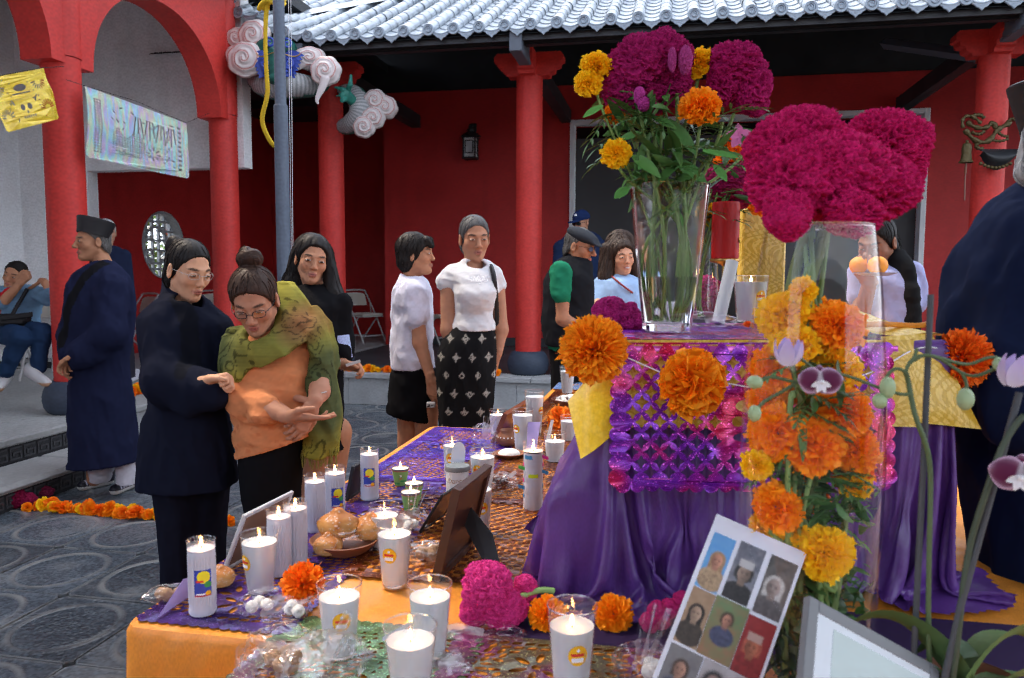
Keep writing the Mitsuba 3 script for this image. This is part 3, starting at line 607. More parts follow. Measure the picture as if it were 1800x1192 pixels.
pk = pk.difference(unary_union(hs)); v, f = flat(pk); tmn = trimesh.Trimesh(np.c_[v[:, :2], np.zeros(len(v))], f, process=False)
tmn = tmn.subdivide_to_size(.02) if False else tmn
X, Zl = np.array(tmn.vertices[:, 0]), np.array(tmn.vertices[:, 1]); dn = H2-Zl
yv = -.052-.20*dn-.004*np.sin(X*40+1)*dn/H2-.012*meshkit.fbm(np.stack([X*16, Zl*16, X*0], -1), 2, 4)-.012*np.exp(-(Zl/.02)**2)
solo('cut_foil_sheet', (alv(np.stack([X+.005, yv, AZ+.001-dn*.985], -1)), tmn.faces), 'magenta_foil', 'magenta violet cut foil sheet hanging on the altar front', 'paper mat')
pbr('pink_gloss', [.62, .10, .50], .16, .7, .35)
solo('foil_fold', hang(.004, .560, .058, AZ-.006, AZ-.017, slope=.3, nv=4, wave=.001), 'pink_gloss', 'shiny pink folded edge of the magenta foil along the altar rim', 'paper mat', smooth=True)
solo('foil_fold', hang(.0, .33, .118, AZ-.252, AZ-.268, zf=lambda U: AZ-.268-.012*np.exp(-((U-.78)/.08)**2), slope=.0, nv=4, wave=.002), 'pink_gloss', 'shiny pink curled lower edge of the magenta foil', 'paper mat', smooth=True)
# gold corner flap at the left and gold cloth over the right corner
def flap(C, m, name, lab, seed, nu=24, nv=24, bulge=.02):
    C = [np.asarray(c, float) for c in C]
    def fn(U, V):
        U, V = U[..., None], V[..., None]
        p = (C[0]*(1-U)+C[1]*U)*(1-V)+(C[3]*(1-U)+C[2]*U)*V
        q = meshkit.fbm(np.concatenate([U*3, V*3, 0*U+seed], -1), 2, seed)[..., None]-.5
        return p+bulge*np.sin(np.pi*U)*np.sin(np.pi*V)*(FW*-1)*.6+FW*q*.012+FW*np.sin(U*5+seed)*.006*V
    return solo(name, grid(fn, nu, nv), m, lab, 'cloth', smooth=True)
d0 = depth(al(0, 0, 1.2))
flap([at(998, 706, d0-.02), at(1090, 598, d0-.012), at(1097, 750, d0-.07), at(1021, 808, d0-.10)], 'gold_satin', 'gold_corner_flap', 'bright yellow gold cloth corner hanging at the left of the altar', 3, 24, 24, .012)
d1 = depth(al(.66, 0, 1.2))
flap([at(1548, 592, d1-.03), at(1640, 585, d1+.02), at(1722, 754, d1-.02), at(1546, 737, d1-.06)], 'gold_brocade', 'gold_cloth', 'gold brocade cloth draped over the right corner of the altar', 6, 40, 40)
dR = depth(al(.60, .25, 1.3))
def hump(U, V):
    x = .40+.30*U; y = .02+.5*V; z = AZ+.004+.055*np.exp(-((U-.35)/.35)**2)*np.sin(np.pi*np.clip(V*.9+.1, 0, 1))+.008*np.sin(U*9+V*5)
    return A0+x[..., None]*AX+y[..., None]*AY+np.stack([0*z, 0*z, z], -1)
solo('gold_cloth', grid(hump, 30, 30), 'gold_brocade', 'rumpled gold brocade cloth lying on top of the altar at its right', 'cloth', smooth=True)
solo('ribbon', tube(spline([al(.46, .02, AZ+.022), al(.56, .05, AZ+.03), al(.64, .1, AZ+.024), al(.69, .12, AZ+.028)], 14), .0065, 6), 'orange_satin', 'orange ribbon lying along the gold cloth on the altar', 'ribbon', smooth=True)
# ================================================================== candles, frames, bread and small things on the table
pbr('wax_white', [.54, .57, .59], .45, .4); pbr('wax_lit', {'type': 'rgb', 'value': [.86, .80, .70]}, .4, .4); pbr('cup_plastic', [.52, .53, .60], .35, .5)
mat('thin_glass', {'type': 'thindielectric', 'int_ior': 1.5}); mat('film', {'type': 'thindielectric', 'int_ior': 1.45})
mat('solid_glass', {'type': 'dielectric', 'int_ior': 1.5, 'ext_ior': 1.0}); mat('water', {'type': 'dielectric', 'int_ior': 1.33, 'ext_ior': 1.0})
pbr('wick_black', [.01, .01, .01], .9, .1); pbr('sticker_yellow', [.82, .45, .02], .4, .4); pbr('print_red', [.62, .04, .03], .5, .3); pbr('print_white', [.78, .78, .80], .5, .3)
pbr('print_blue', [.035, .06, .36], .4, .4); pbr('print_yellow', [.80, .68, .03], .4, .4); pbr('print_green', [.05, .30, .08], .5, .3); pbr('cup_green', [.22, .42, .12], .6, .3)
pbr('paper_lilac', [.42, .33, .62], .8, .2); pbr('paper_white', [.68, .72, .80], .7, .3); pbr('card_brown', [.20, .115, .075], .85, .2); pbr('board_tan', [.33, .20, .12], .85, .2)
pbr('frame_pale', [.50, .50, .50], .5, .4); pbr('frame_black', [.012, .012, .014], .5, .4); pbr('walnut', [.060, .022, .012], .35, .5); pbr('mahogany', [.16, .040, .016], .3, .5)
pbr('clay', [.23, .085, .04], .45, .4); pbr('clay_dark', [.12, .04, .022], .3, .5); pbr('salt', [.72, .70, .66], .8, .2); pbr('lid_grey', [.16, .18, .19], .5, .4); pbr('pink_flag', [.75, .04, .28], .6, .3); pbr('blue_flag', [.06, .26, .52], .6, .3); pbr('lime_flag', [.55, .72, .03], .6, .3); pbr('green_flag', [.10, .55, .10], .6, .3)
vcol('v_matte', .75, .25); vcol('v_satin', .5, .4); vcol('v_gloss', .3, .5)
def flame_shape(h=.017):
    pr = [(0, 0), (.0026, .002), (.0036, .005), (.0030, .009), (.0016, .014), (0, .0185)]
    v, f = lathe(np.array(pr)*h/.0185, 10)
    return {**ply((v, f), 'wick_black', True), 'emitter': {'type': 'area', 'radiance': {'type': 'rgb', 'value': [4.6, 2.0, .55]}}}
FLM = flame_shape()
def lit(k, p, s=1.0):
    part(k, 'flame', FLM, None, xf=xform(np.asarray(p)+[0, 0, .004], s=s))
    part(k, 'wick', MB().tube([np.asarray(p)+[0, 0, -.002], np.asarray(p)+[0.0008, 0, .006]], .0009, 5).mesh(), 'wick_black')
def curved_patch(r, z0, z1, a0, a1, rtop=None, n=14, m=8):
    def fn(U, V):
        a = a0+(a1-a0)*U; z = z0+(z1-z0)*V; rr = r+(rtop-r)*V if rtop else r
        return np.stack([rr*np.cos(a), rr*np.sin(a), z], -1)
    return grid(fn, n, m)
def disc_patch(rf, zc, ac, R, sx=1.0, n=24):
    """A round sticker wrapped on a cup of radius rf(z), facing the angle ac."""
    V = [[0, 0]]+[[R*s*math.cos(t)*sx, R*s*math.sin(t)] for s in (.5, 1) for t in np.arange(n)*2*np.pi/n]; V = np.array(V)
    z = zc+V[:, 1]; r = np.array([rf(q) for q in z]); a = ac+V[:, 0]/r
    k = np.arange(n); f = np.vstack([np.stack([k*0, 1+k, 1+(k+1) % n], 1), np.stack([1+k, 1+n+k, 1+n+(k+1) % n], 1), np.stack([1+k, 1+n+(k+1) % n, 1+(k+1) % n], 1)])
    return np.stack([r*np.cos(a), r*np.sin(a), z], -1), f
def to_cam(p): return math.atan2(-p[1], -p[0])
# ---- tall ribbed candles
def ribbed(h, r):
    n = 72; an = np.arange(n)*2*np.pi/n; pr = [(0, 0), (r*.96, 0), (r*1.02, .003), (r*1.02, .010), (r*.98, .013), (r*.98, .018), (r*1.0, .021)]
    rib = [(r*.965, .026), (r*.965, h-.03)]; po = [(r*1.0, h-.027), (r*1.0, h-.022), (r*.97, h-.020), (r*1.02, h-.016)]
    V = []
    for q, z in pr: V.append(np.stack([q*np.cos(an), q*np.sin(an), an*0+z], -1))
    for q, z in rib: V.append(np.stack([(q+.0016*np.cos(an*24))*np.cos(an), (q+.0016*np.cos(an*24))*np.sin(an), an*0+z], -1))
    for q, z in po+[(0, h-.016)]: V.append(np.stack([q*np.cos(an), q*np.sin(an), an*0+z], -1))
    m = len(V); V = np.vstack(V); i, j = np.meshgrid(np.arange(m-1), np.arange(n), indexing='ij'); a, b = i*n+j, i*n+(j+1) % n
    return V, np.vstack([np.stack([a, b, b+n], -1).reshape(-1, 3), np.stack([a, b+n, a+n], -1).reshape(-1, 3)])
TALLH = .145; RB = ply(ribbed(TALLH, .0255), 'cup_plastic', 50); CUPT = ply(lathe([(.0258, TALLH-.016), (.0262, TALLH-.002), (.0275, TALLH), (.0268, TALLH+.001), (.0255, TALLH-.003), (.0252, TALLH-.016)], 40), 'thin_glass', True)
def tall_candle(u, v, lab, label_dir=None, s=1.0):
    p = onz(u, v, TZ+.006); k = thing('pillar_candle', lab, 'candle', 'tall ribbed white candles'); X = xform(p, s=s)
    part(k, 'body', RB, None, xf=X); part(k, 'clear_rim', CUPT, None, xf=X); lit(k, p+[0, 0, (TALLH-.016)*s])
    if label_dir is not None:
        a = to_cam(p)+label_dir; r = .0262
        part(k, 'paper_label', curved_patch(r, .042, .093, a-.62, a+.62), 'print_blue', True, X)
        part(k, 'label_spot', disc_patch(lambda z: r+.0003, .079, a+.05, .0125, 1.0), 'print_yellow', True, X)
        part(k, 'label_band', curved_patch(r+.0005, .069, .073, a-.5, a+.05, n=6, m=1), 'print_red', True, X)
        part(k, 'label_leaf', disc_patch(lambda z: r+.0005, .064, a+.35, .006, 1.2), 'print_green', True, X)
        part(k, 'label_fruit', disc_patch(lambda z: r+.0005, .047, a+.36, .005, 1.1), 'sticker_yellow', True, X)
        part(k, 'label_text', curved_patch(r+.0005, .0445, .0475, a-.5, a+.15, n=6, m=1), 'print_white', True, X)
        part(k, 'label_foot', curved_patch(r+.0006, .0415, .0435, a-.6, a+.6, n=8, m=1), 'print_red', True, X)
    return k
tall_candle(357, 1076, 'tall ribbed white candle with blue and yellow label at the table corner', .05, 1.0)
tall_candle(492, 1008, 'tall ribbed white candle without label, standing left of its twin before the bread')
tall_candle(521, 990, 'tall ribbed white candle without label, right behind the one nearest the pale picture back')
tall_candle(555, 932, 'tall ribbed white candle beside the bread dish, label side turned away')
tall_candle(590, 914, 'tall ribbed white candle with label in front of the small black frame', .25, 1.0)
tall_candle(650, 876, 'tall ribbed white candle with blue label left of the green paper cups', -.05, 1.03)
# ---- glass votives
def vaso(h, rb, rt, wax):
    n = 64; an = np.arange(n)*2*np.pi/n; V = []; rr = lambda z: rb+(rt-rb)*z/h
    for z, fl in ((.0, 0), (.004, .5), (.012, 1), (h*.82, 1), (h*.88, .2), (h*.93, 0), (h, 0)):
        r = rr(z)*(1+.014*fl*np.cos(an*16)); V.append(np.stack([r*np.cos(an), r*np.sin(an), an*0+z], -1))
    m = len(V); V = np.vstack(V); i, j = np.meshgrid(np.arange(m-1), np.arange(n), indexing='ij'); a, b = i*n+j, i*n+(j+1) % n
    gl = (V, np.vstack([np.stack([a, b, b+n], -1).reshape(-1, 3), np.stack([a, b+n, a+n], -1).reshape(-1, 3)]))
    t = 6.2832*np.arange(40)/40
    rim = tube(np.stack([rt*np.cos(t), rt*np.sin(t), t*0+h], -1).tolist()+[[rt, 0, h]], .0011, 6, False)
    wx = lathe([(0, .006), (rr(.006)*.93, .006), (rr(wax*.5)*.945, wax*.5), (rr(wax)*.95, wax), (rr(wax)*.80, wax-.0025), (0, wax-.004)], 40)
    return gl, rim, wx, rr
_vs = {}
def votive(p, lab, h=.13, rb=.027, rt=.0385, wax=.105, sticker=None, on=True, sc=1.0, group='glass votive candles'):
    q = (h, rb, rt, wax)
    if q not in _vs:
        g, r, w, rr = vaso(*q); _vs[q] = (ply(g, 'thin_glass', True), ply(r, 'solid_glass', True), ply(w, 'wax_white', 40), rr)
    g, r, w, rr = _vs[q]; k = thing('votive_candle', lab, 'candle', group); X = xform(p, s=sc, rz=(p[0]*997) % 90)
    part(k, 'glass', g, None, xf=X); part(k, 'glass_rim', r, None, xf=X); part(k, 'wax', w, None, xf=X)
    part(k, 'glass_foot', lathe([(0, .0005), (rb*.9, .0005), (rb*.98, .003), (rb*.9, .0045), (0, .0045)], 24), 'solid_glass', True, X)
    if on: lit(k, np.asarray(p)+[0, 0, (wax-.004)*sc], 1.05)
    if sticker is not None:
        a = to_cam(p)+sticker; X = xform(p, s=sc); R = .0165; zc = h*.56
        part(k, 'sticker', disc_patch(lambda z: rr(z)*1.018, zc, a, R, .95), 'sticker_yellow', True, X)
        f = lambda z: rr(z)*1.018+.0004
        part(k, 'sticker_print', curved_patch(f(zc), zc-.001, zc+.0035, a-.32, a+.28, n=6, m=1), 'print_red', True, X)
        part(k, 'sticker_barcode', curved_patch(f(zc-.007)+.0002, zc-.0105, zc-.0035, a-.30, a+.26, n=6, m=1), 'print_white', True, X)
        part(k, 'sticker_mark', disc_patch(f, zc+.0085, a, .0028), 'print_white', True, X)
    return k
Z0 = TZ+.006
votive(onz(458, 1038, Z0), 'glass votive with orange sticker beside the pale picture back', h=.122, sticker=-1.05)
votive(onz(598, 1150, Z0), 'glass votive with round orange sticker on the green foil, facing front', h=.128, sticker=.1)
votive(onz(756, 1150, Z0), 'glass votive in the middle of the orange cloth, bare glass with bluish wax', h=.128)
votive(onz(722, 1240, Z0), 'glass votive cut by the lower picture edge, nearest of all', h=.128, rt=.041)
votive(onz(1004, 1226, Z0), 'glass votive with tilted orange sticker in front of the orange marigold', h=.150, rt=.0385, wax=.118, sticker=.3)
votive(onz(694, 1028, Z0), 'glass votive with creamy wax and orange sticker on the copper foil edge', h=.134, wax=.112, sticker=-.35)
votive(onz(676, 962, Z0), 'glass votive half hidden behind the creamy votive, before the bag of sweets', h=.105, rb=.03, rt=.036, wax=.08)
votive(onz(843, 935, Z0), 'unlit glass votive with orange sticker right behind the wooden frame', h=.125, rb=.026, rt=.032, wax=.112, sticker=.25, on=False)
votive(onz(848, 862, Z0), 'lit wide glass votive above the wooden frame, sticker half hidden', h=.125, rb=.03, rt=.040, wax=.105, sticker=-.45)
votive(onz(918, 792, Z0), 'glass votive with orange sticker beside the reddish wooden frame', h=.155, rb=.027, rt=.040, wax=.135, sticker=-.75, on=False)
votive(onz(939, 762, Z0), 'tall grey glass votive with sticker on its right side, before the grey platform', h=.178, rb=.030, rt=.040, wax=.155, sticker=.95, on=False)
votive(onz(997, 692, Z0), 'slim glass votive on the light blue foil at the far table end', h=.150, rb=.028, rt=.043, wax=.125, on=False)
votive(onz(875, 765, Z0), 'glass votive behind the reddish frame with its flame showing', h=.105, rb=.028, rt=.036, wax=.085)
votive(onz(795, 842, Z0), 'slim glass votive behind the white oval paper', h=.132, rb=.025, rt=.030, wax=.11, sticker=-.2)
votive(onz(975, 812, Z0), 'glass votive between the flagged candle and the purple drape', h=.105, rb=.03, rt=.039, wax=.075)
votive(onz(1000, 775, Z0), 'glass votive half behind the purple drape, farther back', h=.10, rb=.03, rt=.036, wax=.08, on=False)
# ---- candle with paper flags
p = onz(937, 893, Z0); k = thing('flagged_candle', 'tall pinkish white candle stuck with coloured paper flags', 'candle'); h = .185
n = 40; part(k, 'body', lathe([(0, 0), (.027, 0), (.0285, .006), (.0275, .012), (.0275, .04), (.0262, .043), (.0275, .046), (.0275, .075), (.0262, .078), (.0275, .081), (.0275, .115), (.0262, .118), (.0275, .121), (.0275, .165), (0, .163)], n), 'cup_plastic', 40, xform(p))
part(k, 'clear_rim', lathe([(.0278, .16), (.0285, h), (.030, h+.006), (.0285, h+.007), (.0275, .162)], n), 'thin_glass', True, xform(p)); lit(k, p+[0, 0, .163], 1.35)
for z, a, w, c in ((.150, -.55, .9, 'blue_flag'), (.128, -1.4, .5, 'pink_flag'), (.098, .0, 1.0, 'lime_flag'), (.083, -1.35, .45, 'pink_flag'), (.038, -1.3, .4, 'blue_flag'), (.066, 1.45, .5, 'blue_flag'), (.058, 1.5, .4, 'green_flag'), (.050, 1.55, .4, 'pink_flag'), (.128, 1.3, .4, 'pink_flag')):
    part(k, 'paper_flag', curved_patch(.0283, z-.005, z+.0055, to_cam(p)+a-w/2, to_cam(p)+a+w/2, .0288), c, True, xform(p))
for z, s, c in ((.115, -1, 'green_flag'), (.060, -1, 'blue_flag'), (.150, 1, 'pink_flag'), (.108, 1, 'blue_flag')):
    q = p+[0, 0, z]; part(k, 'paper_flag', grid(lambda U, V: q+RT*(s*(.024+.018*U))[..., None]+np.stack([0*U, 0*U, -.005+.010*V-.006*U*s], -1)-FW*.012, 3, 2), c)
t = ply((lambda b: b)(meshkit.text_mesh('Alma', .0042, .0003)), 'print_blue'); a = to_cam(p); e = np.array([math.cos(a), math.sin(a), 0]); rx = np.cross([0, 0, 1], e)
# ---- green paper cups
for u, v, l in ((704, 852, 'green paper cup candle, farthest of three'), (728, 880, 'green paper cup candle, right one of three'), (722, 897, 'green paper cup candle, nearest of three')):
    p = onz(u, v, Z0); k = thing('paper_cup', l, 'cup', 'green paper cups with candles'); h = .054
    part(k, 'cup', lathe([(0, 0), (.0175, 0), (.0180, .002), (.0258, h*.86)], 28), 'cup_green', True, xform(p)); part(k, 'rim_band', lathe([(.0258, h*.86), (.0266, h*.985), (.0272, h), (.0262, h*.99), (.0255, h*.86)], 28), 'lid_grey', True, xform(p))
    part(k, 'red_line', lathe([(.02615, h*.86), (.0263, h*.89)], 28), 'print_red', True, xform(p)); part(k, 'wax', lathe([(.0258, h*.96), (0, h*.94)], 28), 'wax_white', True, xform(p)); lit(k, p+[0, 0, h*.94], 1.1)
    a = to_cam(p); part(k, 'emblem', disc_patch(lambda z: .0180+(.0258-.018)*z/(h*.86)+.0005, h*.62, a+.05, .0035), 'print_white', True, xform(p)); part(k, 'emblem_text', curved_patch(.0226, h*.42, h*.47, a-.15, a+.25, n=5, m=1), 'print_red', True, xform(p))
    for (z0, z1, aa) in ((.1, .2, -.6), (.26, .34, .5)):
        part(k, 'swirl', curved_patch(.0183+.0078*z0*1.16+.0006, h*z0, h*z1, a+aa-.5, a+aa+.5, .0183+.0078*z1*1.16+.0006, 8, 1), 'print_green', True, xform(p))
# ---- white jar with grey lid, oval papers
p = onz(804, 868, Z0); k = thing('jar', 'white jar with a grey lid and brown lettering behind the wooden frame', 'jar'); h = .085
part(k, 'body', lathe([(0, 0), (.032, 0), (.034, .006), (.034, h*.82), (.030, h*.9), (.030, h*.95), (0, h*.95)], 32), 'wax_white', 40, xform(p)); part(k, 'lid', lathe([(0, h*.86), (.037, h*.86), (.038, h*.98), (.036, h*1.03), (0, h*1.05)], 32), 'lid_grey', 35, xform(p))
a = to_cam(p); e = np.array([math.cos(a), math.sin(a), 0]); rx = np.cross([0, 0, 1], e); tm = meshkit.text_mesh('Dance', .014, .0006); V = np.array(tm.vertices); V[:, 0] -= V[:, 0].mean(); th = V[:, 0]/.0345
part(k, 'lettering', (p+(np.cos(th)*(.0345))[:, None]*e+(np.sin(th)*.0345)[:, None]*rx+np.c_[V[:, 0]*0, V[:, 0]*0, V[:, 1]+.040], np.array(tm.faces)), 'board_tan')
def sheet(name, C, m, lab, cat, t=.0015, bulge=0.0, group=None, rounded=False):
    C = [np.asarray(c, float) for c in C]; nn = nrm(np.cross(C[1]-C[0], C[3]-C[0]))
    def fn(U, V):
        U, V = U[..., None], V[..., None]
        p = (C[0]*(1-U)+C[1]*U)*(1-V)+(C[3]*(1-U)+C[2]*U)*V; return p+nn*bulge*np.sin(np.pi*U)
    v, f = grid(fn, 12, 6); return solo(name, MB().add(v, f).add(v+nn*t, f[:, ::-1]).mesh(), m, lab, cat, group)
pa = onz(803, 868, Z0); tt = np.linspace(0, np.pi, 13)
ov = Polygon([(-.021, 0), (.021, 0)]+[(.021*math.cos(a), .115+.021*math.sin(a)*1.6) for a in tt]); v, f = extrude(ov, .0015); ex = RT; v = onz(801, 862, Z0)+v[:, :1]*ex+v[:, 1:2]*np.array([.05, .1, .99])+v[:, 2:]*FW
solo('oval_card', (v, f), 'paper_white', 'upright white card with a rounded top behind the jar', 'card')
C = onz(925, 800, Z0); sheet('folded_card', [at(925, 798, 2.85), at(942, 798, 2.85), at(950, 742, 2.9), at(928, 742, 2.9)], 'paper_lilac', 'pinkish folded card beside the flagged candle', 'card')
sheet('folded_card', [at(958, 775, 2.8), at(966, 775, 2.83), at(973, 738, 2.86), at(968, 738, 2.84)], 'frame_pale', 'thin pale card standing edge on before the copper foil', 'card')
sheet('lilac_paper', [onz(276, 1086, Z0+.002), onz(330, 1050, Z0+.002), at(346, 1012, depth(onz(346, 1050, Z0))), at(322, 1018, depth(onz(310, 1060, Z0)))], 'paper_lilac', 'pale lilac paper leaning on the corner candle', 'paper')
sheet('lilac_paper', [onz(543, 935, Z0), onz(556, 935, Z0), at(558, 868, 2.12), at(538, 878, 2.12)], 'paper_lilac', 'pale lilac card behind the candle beside the bread', 'card')
sheet('brown_card', [onz(800, 845, Z0), onz(845, 808, Z0), at(845, 795, depth(onz(845, 808, Z0))), at(812, 818, depth(onz(800, 845, Z0)))], 'board_tan', 'small brown card standing behind the jar', 'card')
# ---- picture frames seen from behind or edge on
def frame_panel(name, lab, bl, br, tr, tl, t, w, mf, mb, easel=None, mfront=None, cat='picture frame'):
    bl, br, tr, tl = [np.asarray(c, float) for c in (bl, br, tr, tl)]; ux = br-bl; W = np.linalg.norm(ux); ux /= W; uy = (tl-bl); uy -= ux*(uy@ux); Hh = np.linalg.norm(uy); uy /= Hh; uz = np.cross(ux, uy)
    k = thing(name, lab, cat); R = np.array([ux, uy, uz])
    def b(lo, hi, c=.001): v, f = boxvf(lo, hi, c); return bl+v@R, f
    m = MB(); m.add(*b((0, 0, 0), (w, Hh, t))).add(*b((W-w, 0, 0), (W, Hh, t))).add(*b((w, 0, .0004), (W-w, w, t-.0004))).add(*b((w, Hh-w, .0004), (W-w, Hh, t-.0004)))
    part(k, 'border', m.mesh(), mf); part(k, 'backing', MB().add(*b((w*.8, w*.8, t*.25), (W-w*.8, Hh-w*.8, t*.7))).mesh(), mb)
    if mfront: part(k, 'picture', MB().add(*b((w, w, t*.71), (W-w, Hh-w, t*.74))).mesh(), mfront)
    return k, bl, ux, uy, uz, W, Hh
Z1 = TZ+.008
k, o, ux, uy, uz, W, Hh = frame_panel('wooden_frame', 'dark wooden picture frame with a black easel leg, seen from behind', onz(757, 1020, Z1), onz(818, 958, Z1), at(857, 822, depth(onz(818, 958, Z1))-.03), at(795, 858, depth(onz(757, 1020, Z1))-.03), .020, .022, 'walnut', 'walnut')
e0 = at(822, 905, 1.80); e1 = onz(866, 1004, Z1); s = nrm(np.cross(e1-e0, FW))
m = MB(); V = np.array([e0-s*.018, e0+s*.010+[0, 0, .012], e0*.45+e1*.55+s*.030+[0, 0, .01], e1+s*.020, e1-s*.008, e0*.5+e1*.5-s*.014]); 
part(k, 'easel_leg', trimesh.Trimesh(np.vstack([V, V+FW*.004])).convex_hull, 'frame_black')
for z in (.3, .62): part(k, 'clip', MB().add(*(lambda q: (o+ux*W*.35+uy*Hh*z+uz*.0+q[0], q[1]))(boxvf((-.004, -.004, -.004), (.004, .004, .008), .001))).mesh(), 'frame_black')
frame_panel('wooden_frame', 'reddish wooden frame standing edge on before the grey platform', onz(862, 778, Z1), onz(905, 748, Z1), at(924, 700, depth(onz(905, 748, Z1))-.02), at(884, 726, depth(onz(862, 778, Z1))-.03), .018, .02, 'mahogany', 'mahogany')
k, o, ux, uy, uz, W, Hh = frame_panel('pale_frame', 'pale picture frame with brown cardboard back, left behind the candles', onz(389, 1004, Z1), onz(478, 952, Z1), at(483, 877, depth(onz(478, 952, Z1))-.02), at(424, 905, depth(onz(389, 1004, Z1))-.03), .008, .010, 'frame_pale', 'card_brown')
part(k, 'easel_flap', MB().add(*(lambda q: (o+q[0]@np.array([ux, uy, uz]), q[1]))(boxvf((W*.35, Hh*.30, -.022), (W*.62, Hh*.62, -.004), .001))).mesh(), 'board_tan')
k, o, ux, uy, uz, W, Hh = frame_panel('black_frame', 'small black picture frame leaning behind the labelled candle', onz(605, 880, Z1), onz(632, 862, Z1), at(634, 808, 2.28), at(606, 826, 2.22), .010, .010, 'frame_black', 'frame_black')
k, o, ux, uy, uz, W, Hh = frame_panel('thin_frame', 'thin dark frame leaning left of the wooden frame under clear film', onz(735, 935, Z1), onz(778, 905, Z1), at(797, 852, 1.98), at(752, 884, 1.90), .006, .008, 'frame_black', 'walnut')
# grey frame in the lower right corner, facing us
d = 1.02
k, o, ux, uy, uz, W, Hh = frame_panel('grey_frame', 'grey picture frame with a pale photograph in the bottom right corner', at(1392, 1262, d-.10), at(1640, 1390, d-.06), at(1690, 1206, d+.02), at(1478, 1086, d), .012, .016, 'frame_pale', 'board_tan', mfront=None)
pbr('photo_pale', [.42, .52, .50], .25, .5); pbr('photo_mid', [.16, .22, .22], .25, .5); pbr('mat_white', [.66, .72, .76], .6, .3); pbr('frame_grey', [.17, .18, .19], .45, .4)
for nm in list(scene):
    if nm.startswith(k+'__border'): scene[nm]['bsdf'] = {'type': 'ref', 'id': 'frame_grey'}
def fr(lo, hi): 
    v, f = boxvf(lo, hi); return o+v@np.array([ux, uy, uz]), f
part(k, 'mount', MB().add(*fr((.016, .016, .009), (W-.016, Hh-.016, .0105))).mesh(), 'mat_white'); part(k, 'photograph', MB().add(*fr((.042, .03, .0106), (W-.022, Hh-.026, .011))).mesh(), 'photo_pale'); part(k, 'photo_figure', MB().add(*fr((W*.56, .03, .0111), (W*.80, Hh*.62, .0113))).mesh(), 'photo_mid')
# ---- photo collage sheet leaning on the tall vase
TL, TR_, BL = at(1260, 903, 1.20), at(1418, 972, 1.16), at(1180, 1182, 1.12); ux = TR_-TL; W = np.linalg.norm(ux); ux /= W; uy = BL-TL; uy -= ux*(ux@uy); Hh = np.linalg.norm(uy)*1.12; uy /= np.linalg.norm(uy); uz = np.cross(uy, ux)
if uz@FW > 0: uz = -uz
k = thing('photo_sheet', 'white sheet with a collage of six portrait photographs leaning on the tall vase', 'photo')
def cp(poly, lift): v, f = flat(poly); return TL+v[:, :1]*ux+v[:, 1:2]*uy+uz*lift, f
part(k, 'paper', MB().add(*cp(sbox(0, 0, W, Hh), 0)).add(*(lambda q: (q[0]-uz*.0008, q[1][:, ::-1]))(cp(sbox(0, 0, W, Hh), 0))).mesh(), 'paper_white')
pbr('ph_navy', [.06, .07, .13], .4, .3); pbr('ph_red', [.30, .035, .03], .4, .3)
